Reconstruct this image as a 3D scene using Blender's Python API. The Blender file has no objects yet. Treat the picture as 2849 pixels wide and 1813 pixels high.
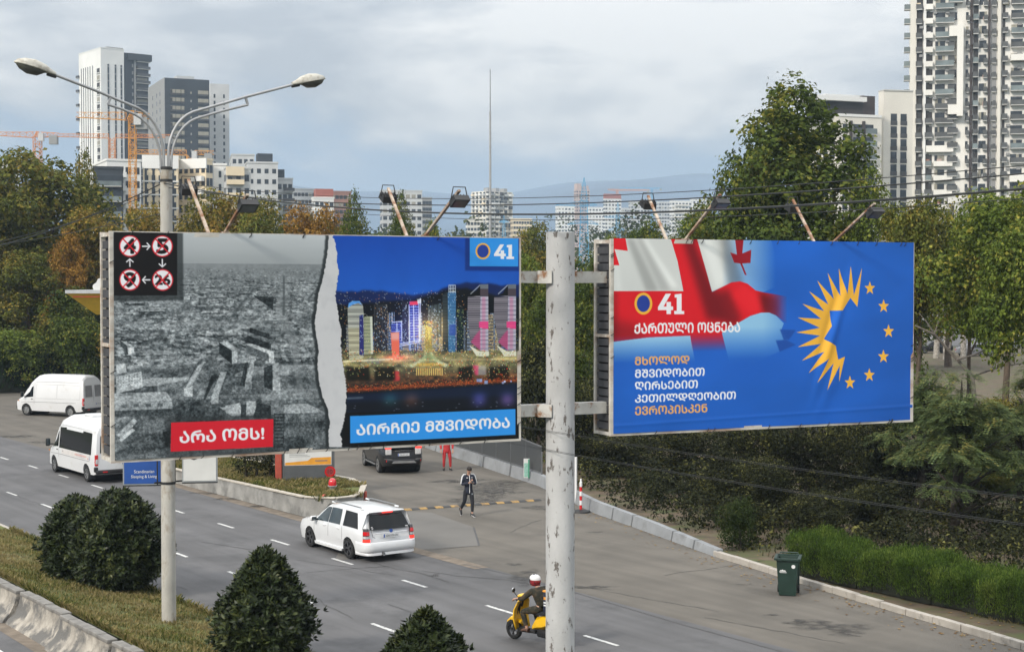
import bpy, bmesh, math, random
import numpy as np
from mathutils import Vector, Matrix
random.seed(41); RNG = np.random.default_rng(41)
scene = bpy.context.scene
COL = scene.collection
R_ = math.radians

# ------------------------------------------------------------------ camera
F_PX, CX, CY, HZ, CAM_Z = 4200.0, 1424.5, 906.5, 790.0, 8.24      # focal length etc. in pixels of a 2849 px wide frame
PITCH = math.atan((CY - HZ) / F_PX)
cam_d = bpy.data.cameras.new('camera'); cam = bpy.data.objects.new('camera', cam_d); COL.objects.link(cam)
cam.location = (0, 0, CAM_Z); cam.rotation_euler = (math.pi/2 - PITCH, 0, 0)
cam_d.sensor_width = 36; cam_d.lens = 36 * F_PX / 2849; cam_d.clip_start = .5; cam_d.clip_end = 30000
scene.camera = cam

# ------------------------------------------------------------------ sky, sun, exposure
SUN_EL, SUN_AZ = R_(34), R_(222)        # azimuth the light comes from, clockwise from +Y (behind and to the left of the camera)
world = bpy.data.worlds.new('World'); scene.world = world; world.use_nodes = True
wn, wl = world.node_tree.nodes, world.node_tree.links
wn.clear()
def wnode(t, **k):
    n = wn.new(t)
    for a, b in k.items(): setattr(n, a, b)
    return n
bg = wnode('ShaderNodeBackground'); out = wnode('ShaderNodeOutputWorld'); wl.new(bg.outputs[0], out.inputs[0])
bg.inputs[1].default_value = .1
sky = wnode('ShaderNodeTexSky', sky_type='NISHITA', sun_disc=False, sun_elevation=SUN_EL, sun_rotation=SUN_AZ)
tc = wnode('ShaderNodeTexCoord')
sep = wnode('ShaderNodeSeparateXYZ'); wl.new(tc.outputs['Generated'], sep.inputs[0])
# stretched noise: long flat cloud banks
mp = wnode('ShaderNodeMapping'); mp.inputs['Scale'].default_value = (3.2, 3.2, 9.5); wl.new(tc.outputs['Generated'], mp.inputs[0])
nz = wnode('ShaderNodeTexNoise'); nz.inputs['Scale'].default_value = 1.35; nz.inputs['Detail'].default_value = 7; nz.inputs['Roughness'].default_value = .55; nz.inputs['Distortion'].default_value = .3
wl.new(mp.outputs[0], nz.inputs['Vector'])
nz2 = wnode('ShaderNodeTexNoise'); nz2.inputs['Scale'].default_value = 4.2; nz2.inputs['Detail'].default_value = 6; wl.new(mp.outputs[0], nz2.inputs['Vector'])
def wmath(op, a, b, clamp=False):
    n = wnode('ShaderNodeMath', operation=op, use_clamp=clamp)
    for i, v in enumerate((a, b)):
        if isinstance(v, (int, float)): n.inputs[i].default_value = v
        else: wl.new(v, n.inputs[i])
    return n.outputs[0]
# ragged lower edge of the cloud deck above a clear blue band near the horizon
edge = wmath('ADD', sep.outputs['Z'], wmath('MULTIPLY', wmath('SUBTRACT', nz.outputs[0], .5), .17))
deck = wnode('ShaderNodeMapRange', interpolation_type='SMOOTHERSTEP'); wl.new(edge, deck.inputs[0])
deck.inputs[1].default_value = .066; deck.inputs[2].default_value = .122
shade = wmath('ADD', wmath('MULTIPLY', nz.outputs[0], .7), wmath('MULTIPLY', nz2.outputs[0], .3))
cr = wnode('ShaderNodeValToRGB'); wl.new(shade, cr.inputs[0])
E_ = cr.color_ramp.elements
E_[0].position = .42; E_[0].color = (2.85, 3.02, 3.2, 1); E_[1].position = .585; E_[1].color = (5.1, 5.05, 4.9, 1)
m = E_.new(.5); m.color = (3.9, 3.98, 4.02, 1)
lowc = wnode('ShaderNodeMix', data_type='RGBA'); lowc.inputs[0].default_value = .93
wl.new(sky.outputs[0], lowc.inputs['A']); lowc.inputs['B'].default_value = (2.1, 2.85, 3.75, 1)
hi = wnode('ShaderNodeMix', data_type='RGBA'); hi.inputs[0].default_value = .93
wl.new(sky.outputs[0], hi.inputs['A']); wl.new(cr.outputs[0], hi.inputs['B'])
fin = wnode('ShaderNodeMix', data_type='RGBA'); wl.new(deck.outputs[0], fin.inputs[0])
wl.new(lowc.outputs['Result'], fin.inputs['A']); wl.new(hi.outputs['Result'], fin.inputs['B'])
# an overcast sky is about three times brighter overhead than at the horizon
cie = wmath('ADD', 1., wmath('MULTIPLY', wmath('MAXIMUM', sep.outputs['Z'], 0.), 4.4))
fx = wnode('ShaderNodeMix', data_type='RGBA', blend_type='MULTIPLY'); fx.inputs[0].default_value = 1
wl.new(fin.outputs['Result'], fx.inputs['A']); wl.new(cie, fx.inputs['B']); wl.new(fx.outputs['Result'], bg.inputs[0])

sun_d = bpy.data.lights.new('sun', 'SUN'); sun = bpy.data.objects.new('sun', sun_d); COL.objects.link(sun)
sun_d.energy = 2.8; sun_d.angle = R_(9); sun_d.color = (1, .93, .82)
_sd = Vector((math.sin(SUN_AZ)*math.cos(SUN_EL), math.cos(SUN_AZ)*math.cos(SUN_EL), math.sin(SUN_EL)))
sun.rotation_euler = _sd.to_track_quat('Z', 'Y').to_euler(); sun.location = (-30, -30, 60)
vs = scene.view_settings; scene.display_settings.display_device = 'sRGB'
vs.view_transform = 'Standard'; vs.look = 'None'; vs.gamma = 1; vs.use_curve_mapping = False; vs.exposure = 0.12
scene.render.engine = 'CYCLES'
cy = scene.cycles
cy.max_bounces = 6; cy.diffuse_bounces = 3; cy.glossy_bounces = 3; cy.transmission_bounces = 4; cy.volume_bounces = 0; cy.transparent_max_bounces = 8
cy.use_denoising = True; cy.use_adaptive_sampling = True; cy.adaptive_threshold = .01
cy.caustics_reflective = False; cy.caustics_refractive = False

# ------------------------------------------------------------------ pixel rays -> places in the world
_F = Vector((0, math.cos(PITCH), -math.sin(PITCH))); _U = Vector((0, math.sin(PITCH), math.cos(PITCH)))
CAM = Vector((0, 0, CAM_Z))
def ray(px, py): return _F + Vector(((px-CX)/F_PX, 0, 0)) + _U*((CY-py)/F_PX)
def at(px, py, d):
    r = ray(px, py); return CAM + r*(d/r.y)
def G(px, py, z=0.):
    r = ray(px, py); return CAM + r*((z-CAM_Z)/r.z)
ES, EN = Vector((-.581, .814, 0)), Vector((.814, .581, 0))       # along the road (away) and across it (to the right)
def RD(s, n, z=0.): return ES*s + EN*n + Vector((0, 0, z))

# ------------------------------------------------------------------ materials
MATS = {}
def mat(name, col, rough=.6, metal=0., var=.12, scale=3., bump=0., bscale=40., spec=.5, col2=None, t=(.5, .6), s2=2., emit=0., detail=5., coat=0., trans=0., vec=(1, 1, 1), blo=None):
    """procedural Principled: colour broken up by noise, an optional second colour in patches (wear, rust, stains), bump"""
    if name in MATS: return MATS[name]
    m = bpy.data.materials.new(name); m.use_nodes = True; MATS[name] = m
    n, l = m.node_tree.nodes, m.node_tree.links
    b = n['Principled BSDF']
    b.inputs['Roughness'].default_value = rough; b.inputs['Metallic'].default_value = metal
    b.inputs['Specular IOR Level'].default_value = spec; b.inputs['Coat Weight'].default_value = coat; b.inputs['Coat Roughness'].default_value = .06
    tcn = n.new('ShaderNodeTexCoord'); mpn = n.new('ShaderNodeMapping'); mpn.inputs['Scale'].default_value = vec
    l.new(tcn.outputs['Object'], mpn.inputs[0])
    no = n.new('ShaderNodeTexNoise'); no.inputs['Scale'].default_value = scale; no.inputs['Detail'].default_value = detail
    l.new(mpn.outputs[0], no.inputs['Vector'])
    mr = n.new('ShaderNodeMapRange'); l.new(no.outputs[0], mr.inputs[0])
    mr.inputs[1].default_value = .3; mr.inputs[2].default_value = .7; mr.inputs[3].default_value = 1-var; mr.inputs[4].default_value = 1+var
    mx = n.new('ShaderNodeMix'); mx.data_type = 'RGBA'; mx.blend_type = 'MULTIPLY'; mx.inputs[0].default_value = 1
    mx.inputs['A'].default_value = (*col, 1); l.new(mr.outputs[0], mx.inputs['B'])
    res = mx.outputs['Result']
    if col2 is not None:
        n2 = n.new('ShaderNodeTexNoise'); n2.inputs['Scale'].default_value = s2; n2.inputs['Detail'].default_value = 8; n2.inputs['Roughness'].default_value = .65
        l.new(mpn.outputs[0], n2.inputs['Vector'])
        r2 = n.new('ShaderNodeMapRange'); l.new(n2.outputs[0], r2.inputs[0]); r2.inputs[1].default_value = t[0]; r2.inputs[2].default_value = t[1]
        m2 = n.new('ShaderNodeMix'); m2.data_type = 'RGBA'; l.new(r2.outputs[0], m2.inputs[0]); l.new(res, m2.inputs['A']); m2.inputs['B'].default_value = (*col2, 1)
        res = m2.outputs['Result']
    l.new(res, b.inputs['Base Color'])
    if bump:
        n3 = n.new('ShaderNodeTexNoise'); n3.inputs['Scale'].default_value = bscale; n3.inputs['Detail'].default_value = 4; l.new(tcn.outputs['Object'], n3.inputs['Vector'])
        bp = n.new('ShaderNodeBump'); bp.inputs['Strength'].default_value = bump; bp.inputs['Distance'].default_value = .02
        l.new(n3.outputs[0], bp.inputs['Height']); l.new(bp.outputs[0], b.inputs['Normal'])
    if emit:
        l.new(res, b.inputs['Emission Color']); b.inputs['Emission Strength'].default_value = emit
    if trans:
        b.inputs['Transmission Weight'].default_value = trans
    return m
def road_wear(m, ang, amt=.22):
    """long faint wheel tracks and polish along the road"""
    n, l = m.node_tree.nodes, m.node_tree.links; b = n['Principled BSDF']; src = b.inputs['Base Color'].links[0].from_socket
    tcn = n.new('ShaderNodeTexCoord'); mp_ = n.new('ShaderNodeMapping'); mp_.vector_type = 'TEXTURE'; mp_.inputs['Rotation'].default_value = (0, 0, ang); mp_.inputs['Scale'].default_value = (26, .62, 1); l.new(tcn.outputs['Object'], mp_.inputs[0])
    no = n.new('ShaderNodeTexNoise'); no.inputs['Scale'].default_value = 1; no.inputs['Detail'].default_value = 5; l.new(mp_.outputs[0], no.inputs['Vector'])
    mr = n.new('ShaderNodeMapRange'); l.new(no.outputs[0], mr.inputs[0]); mr.inputs[1].default_value = .3; mr.inputs[2].default_value = .7; mr.inputs[3].default_value = 1-amt; mr.inputs[4].default_value = 1+amt*.7
    g = n.new('ShaderNodeTexNoise'); g.inputs['Scale'].default_value = 55; g.inputs['Detail'].default_value = 2; l.new(tcn.outputs['Object'], g.inputs['Vector'])
    mg = n.new('ShaderNodeMapRange'); l.new(g.outputs[0], mg.inputs[0]); mg.inputs[1].default_value = .25; mg.inputs[2].default_value = .75; mg.inputs[3].default_value = .72; mg.inputs[4].default_value = 1.28
    mu = n.new('ShaderNodeMath'); mu.operation = 'MULTIPLY'; l.new(mr.outputs[0], mu.inputs[0]); l.new(mg.outputs[0], mu.inputs[1])
    mx = n.new('ShaderNodeMix'); mx.data_type = 'RGBA'; mx.blend_type = 'MULTIPLY'; mx.inputs[0].default_value = 1; l.new(src, mx.inputs['A']); l.new(mu.outputs[0], mx.inputs['B']); l.new(mx.outputs['Result'], b.inputs['Base Color'])
def leaf_mat(name, c1, c2, c3, p3=.75, scale=.45, rough=.7, tl=.28, spec=.10):
    """foliage: random tone per leaf, two greens mixed in clumps by noise, a third (turning) colour in patches; light passes through"""
    if name in MATS: return MATS[name]
    m = bpy.data.materials.new(name); m.use_nodes = True; MATS[name] = m
    n, l = m.node_tree.nodes, m.node_tree.links; b = n['Principled BSDF']
    b.inputs['Roughness'].default_value = rough; b.inputs['Specular IOR Level'].default_value = spec
    geo = n.new('ShaderNodeNewGeometry'); tcn = n.new('ShaderNodeTexCoord')
    no = n.new('ShaderNodeTexNoise'); no.inputs['Scale'].default_value = scale; no.inputs['Detail'].default_value = 4; l.new(tcn.outputs['Object'], no.inputs['Vector'])
    ad = n.new('ShaderNodeMath'); ad.operation = 'MULTIPLY_ADD'; l.new(geo.outputs['Random Per Island'], ad.inputs[0]); ad.inputs[1].default_value = .35; l.new(no.outputs[0], ad.inputs[2])
    cr = n.new('ShaderNodeValToRGB'); l.new(ad.outputs[0], cr.inputs[0])
    e = cr.color_ramp.elements; e[0].position = .45; e[0].color = (*c1, 1); e[1].position = p3+.14; e[1].color = (*c3, 1)
    mm = e.new(p3-.04); mm.color = (*c2, 1)
    rv = n.new('ShaderNodeMapRange'); l.new(geo.outputs['Random Per Island'], rv.inputs[0]); rv.inputs[3].default_value = .68; rv.inputs[4].default_value = 1.3
    mx = n.new('ShaderNodeMix'); mx.data_type = 'RGBA'; mx.blend_type = 'MULTIPLY'; mx.inputs[0].default_value = 1
    l.new(cr.outputs[0], mx.inputs['A']); l.new(rv.outputs[0], mx.inputs['B'])
    l.new(mx.outputs['Result'], b.inputs['Base Color'])
    tr = n.new('ShaderNodeBsdfTranslucent'); l.new(mx.outputs['Result'], tr.inputs[0])
    ms = n.new('ShaderNodeMixShader'); ms.inputs[0].default_value = tl
    l.new(b.outputs[0], ms.inputs[1]); l.new(tr.outputs[0], ms.inputs[2]); l.new(ms.outputs[0], n['Material Output'].inputs[0])
    return m

# ------------------------------------------------------------------ mesh building
class MB:
    def __init__(s): s.v = []; s.f = []; s.mi = []
    def add(s, vs, fs, mi=0):
        o = len(s.v); s.v += [tuple(p) for p in vs]; s.f += [tuple(i+o for i in q) for q in fs]; s.mi += [mi]*len(fs); return s
    def box(s, c, d, rz=0., mi=0, M=None, bev=0.):
        hx, hy, hz = d[0]/2, d[1]/2, d[2]/2
        if bev:
            b = min(bev, hx*.9, hy*.9, hz*.9)
            bm = bmesh.new(); bmesh.ops.create_cube(bm, size=1)
            for v in bm.verts: v.co = Vector((v.co.x*2*hx, v.co.y*2*hy, v.co.z*2*hz))
            bmesh.ops.bevel(bm, geom=bm.edges[:], offset=b, segments=2, affect='EDGES', profile=.5)
            vs = [v.co.copy() for v in bm.verts]; bm.verts.index_update(); fs = [[v.index for v in f.verts] for f in bm.faces]; bm.free()
        else:
            vs = [Vector((x*hx, y*hy, z*hz)) for z in (-1, 1) for y in (-1, 1) for x in (-1, 1)]
            fs = [(0, 2, 3, 1), (4, 5, 7, 6), (0, 1, 5, 4), (2, 6, 7, 3), (0, 4, 6, 2), (1, 3, 7, 5)]
        T = Matrix.Translation(Vector(c)) @ Matrix.Rotation(rz, 4, 'Z')
        if M is not None: T = Matrix.Translation(Vector(c)) @ M.to_4x4()
        return s.add([T @ v for v in vs], fs, mi)
    def span(s, a, b, mi=0, bev=0.):      # box from corner to corner
        return s.box([(a[i]+b[i])/2 for i in range(3)], [abs(b[i]-a[i]) for i in range(3)], mi=mi, bev=bev)
    def tube(s, pts, r, n=8, mi=0, caps=True):
        pts = [Vector(p) for p in pts]; k = len(pts)
        rs = [r]*k if isinstance(r, (int, float)) else list(r)
        vs, fs = [], []
        up = None
        for i, p in enumerate(pts):
            t = (pts[min(i+1, k-1)] - pts[max(i-1, 0)])
            t = t.normalized() if t.length > 1e-9 else Vector((0, 0, 1))
            if up is None: up = t.orthogonal().normalized()
            up = (up - t*up.dot(t)); up = up.normalized() if up.length > 1e-6 else t.orthogonal().normalized()
            w = t.cross(up)
            for j in range(n):
                a = 2*math.pi*j/n; vs.append(p + (up*math.cos(a) + w*math.sin(a))*rs[i])
        for i in range(k-1):
            for j in range(n):
                a, b = i*n+j, i*n+(j+1) % n; fs.append((a, b, b+n, a+n))
        if caps: fs.append(tuple(range(n-1, -1, -1))); fs.append(tuple(range((k-1)*n, k*n)))
        return s.add(vs, fs, mi)
    def bar(s, a, b, w, h=None, mi=0):     # rectangular bar between two points
        a, b = Vector(a), Vector(b); t = b-a; L = t.length; t.normalize()
        q = t.to_track_quat('X', 'Z').to_matrix()
        return s.box((a+b)/2, (L, w, h or w), M=q, mi=mi)
    def lathe(s, prof, n=20, axis='Z', c=(0, 0, 0), mi=0, caps=True):
        vs, fs = [], []
        for (r, z) in prof:
            for j in range(n):
                a = 2*math.pi*j/n; x, y = r*math.cos(a), r*math.sin(a)
                p = {'Z': (x, y, z), 'Y': (x, z, y), 'X': (z, x, y)}[axis]
                vs.append((p[0]+c[0], p[1]+c[1], p[2]+c[2]))
        for i in range(len(prof)-1):
            for j in range(n):
                a, b = i*n+j, i*n+(j+1) % n; fs.append((a, b, b+n, a+n))
        if caps: fs.append(tuple(range(n-1, -1, -1))); fs.append(tuple(range((len(prof)-1)*n, len(prof)*n)))
        return s.add(vs, fs, mi)
    def prism(s, poly, a, b, plane='XZ', mi=0):
        """outline poly (2-D) extruded from a to b along the missing axis"""
        def P(u, v, w): return {'XZ': (u, w, v), 'XY': (u, v, w), 'YZ': (w, u, v)}[plane]
        n = len(poly); vs = [P(u, v, a) for u, v in poly] + [P(u, v, b) for u, v in poly]
        fs = [tuple(range(n-1, -1, -1)), tuple(range(n, 2*n))] + [(i, (i+1) % n, (i+1) % n+n, i+n) for i in range(n)]
        return s.add(vs, fs, mi)
    def quad(s, a, b, c, d, mi=0): return s.add([a, b, c, d], [(0, 1, 2, 3)], mi)
    def xform(s, M): s.v = [tuple(M @ Vector(p)) for p in s.v]; return s
    def build(s, name, mats, parent=None, smooth=None, fixn=True):
        me = bpy.data.meshes.new(name); me.from_pydata(s.v, [], s.f)
        mats = mats if isinstance(mats, (list, tuple)) else [mats]
        for m_ in mats: me.materials.append(m_)
        if len(mats) > 1: me.polygons.foreach_set('material_index', s.mi)
        if fixn:
            bm = bmesh.new(); bm.from_mesh(me); bmesh.ops.recalc_face_normals(bm, faces=bm.faces[:]); bm.to_mesh(me); bm.free()
        if smooth is not None:
            me.shade_smooth(); me.set_sharp_from_angle(angle=R_(smooth))
        me.update()
        o = bpy.data.objects.new(name, me); COL.objects.link(o)
        if parent is not None: o.parent = parent
        return o
def link_mesh(name, me, parent=None):
    o = bpy.data.objects.new(name, me); COL.objects.link(o)
    if parent is not None: o.parent = parent
    return o
def tag(o, label=None, cat=None, group=None, kind=None):
    if label: o['label'] = label
    if cat: o['category'] = cat
    if group: o['group'] = group
    if kind: o['kind'] = kind
    return o
def empty(name, loc=(0, 0, 0), rz=0., label=None, cat=None, group=None):
    o = bpy.data.objects.new(name, None); COL.objects.link(o); o.location = loc; o.rotation_euler = (0, 0, rz); o.empty_display_size = .2
    return tag(o, label, cat, group)
def dup(o, parent=None):
    c = o.copy(); COL.objects.link(c)
    if parent is not None: c.parent = parent
    for ch in list(o.children): dup(ch, c)
    return c
def np_mesh(name, verts, faces_n, mats, smooth=False):
    """verts (N,3); faces_n (M,k) int array, all faces of k corners"""
    me = bpy.data.meshes.new(name)
    nv, (nf, k) = len(verts), faces_n.shape
    me.vertices.add(nv); me.vertices.foreach_set('co', np.asarray(verts, np.float32).ravel())
    me.loops.add(nf*k); me.loops.foreach_set('vertex_index', faces_n.astype(np.int32).ravel())
    me.polygons.add(nf); me.polygons.foreach_set('loop_start', np.arange(0, nf*k, k, dtype=np.int32))
    me.polygons.foreach_set('loop_total', np.full(nf, k, np.int32))
    if smooth: me.polygons.foreach_set('use_smooth', np.ones(nf, bool))
    for m_ in (mats if isinstance(mats, (list, tuple)) else [mats]): me.materials.append(m_)
    me.update(calc_edges=True); return me
def text_mesh(body, weight=0., spacing=1.):
    c = bpy.data.curves.new('lettering', 'FONT'); c.body = body; c.offset = weight; c.space_character = spacing; c.resolution_u = 4; c.fill_mode = 'FRONT'
    o = bpy.data.objects.new('lettering', c); COL.objects.link(o); bpy.context.view_layer.update()
    me = bpy.data.meshes.new_from_object(o.evaluated_get(bpy.context.evaluated_depsgraph_get()))
    bpy.data.objects.remove(o); bpy.data.curves.remove(c)
    return me
def evaluated_mesh(o, name):
    bpy.context.view_layer.update()
    me = bpy.data.meshes.new_from_object(o.evaluated_get(bpy.context.evaluated_depsgraph_get())); me.name = name
    return me
# ------------------------------------------------------------------ ground, road, verges
asphalt = mat('asphalt', (.098, .096, .098), rough=.9, var=.16, scale=.35, bump=.35, bscale=60, col2=(.072, .071, .073), t=(.52, .66), s2=.5, detail=9)
asphalt2 = mat('asphalt_forecourt', (.112, .100, .084), rough=.92, var=.18, scale=.45, bump=.35, bscale=50, col2=(.080, .072, .062), t=(.55, .72), s2=.35, detail=9)
road_wear(asphalt, math.atan2(ES.y, ES.x)); road_wear(asphalt2, math.atan2(ES.y, ES.x), .16)
concrete = mat('concrete', (.27, .265, .25), rough=.9, var=.25, scale=1.6, bump=.5, bscale=14, col2=(.13, .13, .125), t=(.5, .7), s2=1.1)
kerb_m = mat('kerb_stone', (.36, .33, .29), rough=.9, var=.2, scale=2, bump=.5, bscale=12, col2=(.2, .19, .17), t=(.55, .7), s2=2)
soil = mat('soil', (.095, .070, .045), rough=1, var=.35, scale=1.4, bump=.8, bscale=9, col2=(.075, .085, .03), t=(.48, .62), s2=.6)
turf_m = mat('turf', (.085, .095, .022), rough=1, var=.35, scale=1.2, bump=.9, bscale=22, col2=(.17, .135, .06), t=(.5, .68), s2=.55)
paint_w = mat('road_paint', (.55, .55, .53), rough=.7, var=.15, scale=5, col2=(.17, .17, .17), t=(.52, .64), s2=10)
far_m = mat('far_ground', (.06, .07, .035), rough=1, var=.4, scale=.03)

def sheet(name, pts, m, z, sub=0):
    mb = MB(); mb.add([(p[0], p[1], z) for p in pts], [tuple(range(len(pts)))])
    o = mb.build(name, m); tag(o, kind='structure')
    if o.data.polygons[0].normal.z < 0: o.data.flip_normals()
    return o
sheet('ground', [(-4400, -150), (4400, -150), (4400, 3900), (-4400, 3900)], far_m, -.03)
# asphalt: main carriageway, near carriageway, forecourt of the filling station beyond it
sheet('road', [RD(-60, 15.3), RD(160, 15.3), RD(160, 24.8), RD(-60, 24.8)], asphalt, 0)
sheet('near_road', [RD(-60, 2), RD(160, 2), RD(160, 11.25), RD(-60, 11.25)], asphalt, 0)
edge_r = [(20.6, 15.2), (14.6, 28), (11.5, 33.9), (8.95, 39.15), (6.1, 45.6), (2.95, 54.2), (1.07, 61.5), (-2.5, 71.), (-7, 84), (-12, 100)]
fc = [RD(0, 24.8), *[Vector((x, y, 0)) for x, y in edge_r], RD(140, 60), RD(140, 24.8)]
sheet('forecourt', fc, asphalt2, 0.0)
# far car park seen between the trees on the right
sheet('side_road', [(40, 205), (120, 190), (140, 262), (52, 272)], asphalt, 0.0)
verge_pts = [Vector((x, y, 0)) for x, y in edge_r] + [Vector((60, 200, 0)), Vector((120, 160, 0)), Vector((60, 8, 0))]
sheet('verge', verge_pts, soil, -.004)
# patched asphalt by the estate car, dark damp stains, a long seam
pm = mat('asphalt_patch', (.125, .118, .108), rough=.9, var=.12, scale=.6, bump=.3, bscale=60)
sheet('road_patch', [G(930, 1560), G(1185, 1527), G(1332, 1517), G(1318, 1466), G(1200, 1425), G(1000, 1418)], pm, .004)
stain = mat('damp_stain', (.036, .033, .030), rough=.7, var=.25, scale=1.5)
_n, _l = stain.node_tree.nodes, stain.node_tree.links; _a = _n.new('ShaderNodeAttribute'); _a.attribute_name = 'fade'; _t = _n.new('ShaderNodeBsdfTransparent'); _m = _n.new('ShaderNodeMixShader')
_tc = _n.new('ShaderNodeTexCoord'); _no = _n.new('ShaderNodeTexNoise'); _no.inputs['Scale'].default_value = 3.5; _no.inputs['Detail'].default_value = 6; _l.new(_tc.outputs['Object'], _no.inputs['Vector'])
_x = _n.new('ShaderNodeMath'); _x.operation = 'MULTIPLY_ADD'; _l.new(_no.outputs[0], _x.inputs[0]); _x.inputs[1].default_value = 2.2; _x.inputs[2].default_value = -.75
_y = _n.new('ShaderNodeMath'); _y.operation = 'MULTIPLY'; _y.use_clamp = True; _l.new(_a.outputs['Fac'], _y.inputs[0]); _l.new(_x.outputs[0], _y.inputs[1])
_l.new(_y.outputs[0], _m.inputs[0]); _l.new(_t.outputs[0], _m.inputs[1]); _l.new(_n['Principled BSDF'].outputs[0], _m.inputs[2]); _l.new(_m.outputs[0], _n['Material Output'].inputs[0])
def blotch(name, c, rx, ry, seed, m, z=.008):
    """a damp patch: dark in the middle, its ragged rim fading into the tarmac"""
    r = random.Random(seed); n = 40; mb = MB(); ph = [r.uniform(0, 6.3) for _ in range(5)]; al = [1.]; mb.v = [(c[0], c[1], z)]
    for k_, f_ in ((.6, 1.), (.95, .75), (1.3, 0.)):
        for i in range(n):
            a = 2*math.pi*i/n; k = k_*(1 + .22*math.sin(2*a+ph[0]) + .18*math.sin(3*a+ph[1]) + .14*math.sin(5*a+ph[2]) + .1*math.sin(8*a+ph[3]) + .07*math.sin(13*a+ph[4])); mb.v.append((c[0]+rx*k*math.cos(a), c[1]+ry*k*math.sin(a), z)); al.append(f_)
    for i in range(n):
        j = (i+1) % n; mb.f.append((0, 1+i, 1+j)); mb.mi.append(0)
        for q in (0, 1): mb.f.append((1+q*n+i, 1+(q+1)*n+i, 1+(q+1)*n+j, 1+q*n+j)); mb.mi.append(0)
    o = mb.build(name, m); at_ = o.data.attributes.new('fade', 'FLOAT', 'POINT'); at_.data.foreach_set('value', al); tag(o, kind='structure'); return o
for i, (px, py, rx, ry) in enumerate([(1370, 1352, 1.35, 1.3), (1330, 1392, .75, 1.5), (1300, 1337, .8, .6), (1237, 1339, .45, .5), (1360, 1370, .9, .9), (1500, 1412, .55, .42), (1455, 1605, .4, .85), (1430, 1570, .18, .2), (1640, 1633, .5, .22), (2290, 1740, .75, .5), (2230, 1727, .2, .15), (2360, 1757, .3, .17), (2350, 1765, .25, .15), (2150, 1710, .15, .12), (2075, 1625, .16, .12), (720, 1408, .45, .3), (640, 1388, .5, .35), (580, 1372, .6, .3), (40, 1214, .9, .7), (110, 1230, .6, .4), (1210, 1600, .12, .2), (1660, 1480, .2, .15)]):
    blotch('road_stain', G(px, py), rx, ry, i, stain, .005 + .0003*i)
def strip(name, a, b, w, m, z=.006):
    a, b = Vector(a), Vector(b); t = (b-a); p = Vector((-t.y, t.x, 0)).normalized()*w/2
    o = MB().add([a+p+Vector((0, 0, z)), b+p+Vector((0, 0, z)), b-p+Vector((0, 0, z)), a-p+Vector((0, 0, z))], [(0, 1, 2, 3)]).build(name, m); tag(o, kind='structure')
    return o
seam = mat('seam_tar', (.06, .058, .058), rough=.7)
for a, b, w in (((1288, 1568), (1480, 1612), .05), ((1480, 1612), (1900, 1737), .035), ((1900, 1737), (2180, 1813), .045), ((1318, 1466), (1333, 1517), .06), ((1333, 1517), (1190, 1530), .03), ((560, 1506), (800, 1545), .07), ((1080, 1680), (1230, 1730), .05)):
    strip('road_seam', G(*a), G(*b), w, seam, .0065)
crk = mat('tar_crack', (.045, .043, .042), rough=.8)
for i, (px, py, ang_, L_) in enumerate(((300, 1480, 2.0, 5), (520, 1640, 2.4, 6), (760, 1600, .4, 3.5), (980, 1720, 2.1, 5), (1250, 1620, 2.3, 4), (1700, 1640, 2.6, 6), (1850, 1600, .6, 4), (2000, 1700, 2.5, 5), (2350, 1790, 2.4, 4), (150, 1420, 2.2, 6), (430, 1450, .5, 3), (1420, 1480, 1.2, 3), (1100, 1600, 2.5, 4))):
    r_c = random.Random(i); P_ = G(px, py); pts_ = [P_]; a_ = ang_
    for k_ in range(14): a_ = ang_+r_c.uniform(-.28, .28); P_ = P_+Vector((math.cos(a_), math.sin(a_), 0))*L_/14; pts_.append(P_)
    mb = MB()
    for k_ in range(14):
        u_, v_ = pts_[k_], pts_[k_+1]; n_c = Vector((-(v_-u_).y, (v_-u_).x, 0)).normalized(); w0_, w1_ = .013*r_c.uniform(.4, 1.4), .013*r_c.uniform(.4, 1.4); mb.add([u_+n_c*w0_, v_+n_c*w1_, v_-n_c*w1_, u_-n_c*w0_], [(0, 1, 2, 3)])
    mb.v = [(x, y, .0062) for x, y, z in mb.v]; tag(mb.build('road_crack', crk), kind='structure')
# lane markings: one sheet object, every dash a quad
mb = MB()
for s0, n, cnt, ph in ((0, 21.85, 34, 27.07), (0, 18.4, 26, 31.05)):
    for i in range(-6, cnt):
        s = ph + i*4.08; c = RD(s, n)
        hw, hl = .055, .62
        j = RNG.uniform(-.03, .03)
        mb.add([c + ES*hl*a + EN*(hw*b+j) + Vector((0, 0, .005)) for a, b in ((-1, -1), (-1, 1), (1, 1), (1, -1))], [(0, 1, 2, 3)])
for s0, s1, n in ((-60, 160, 10.2),):
    mb.add([RD(s0, n-.06, .005), RD(s0, n+.06, .005), RD(s1, n+.06, .005), RD(s1, n-.06, .005)], [(0, 1, 2, 3)])
tag(mb.build('road_markings', paint_w), kind='structure')
# forecourt damp joint by the wall foot (dirt line)
dirt = mat('gutter_dirt', (.16, .13, .1), rough=1, var=.3, scale=3, bump=.5, bscale=20)
strip('gutter', RD(36, 24.62), RD(66, 24.62), .5, dirt, .0055)
strip('gutter', RD(-20, 11.1), RD(60, 11.1), .55, dirt, .0055)

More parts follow.
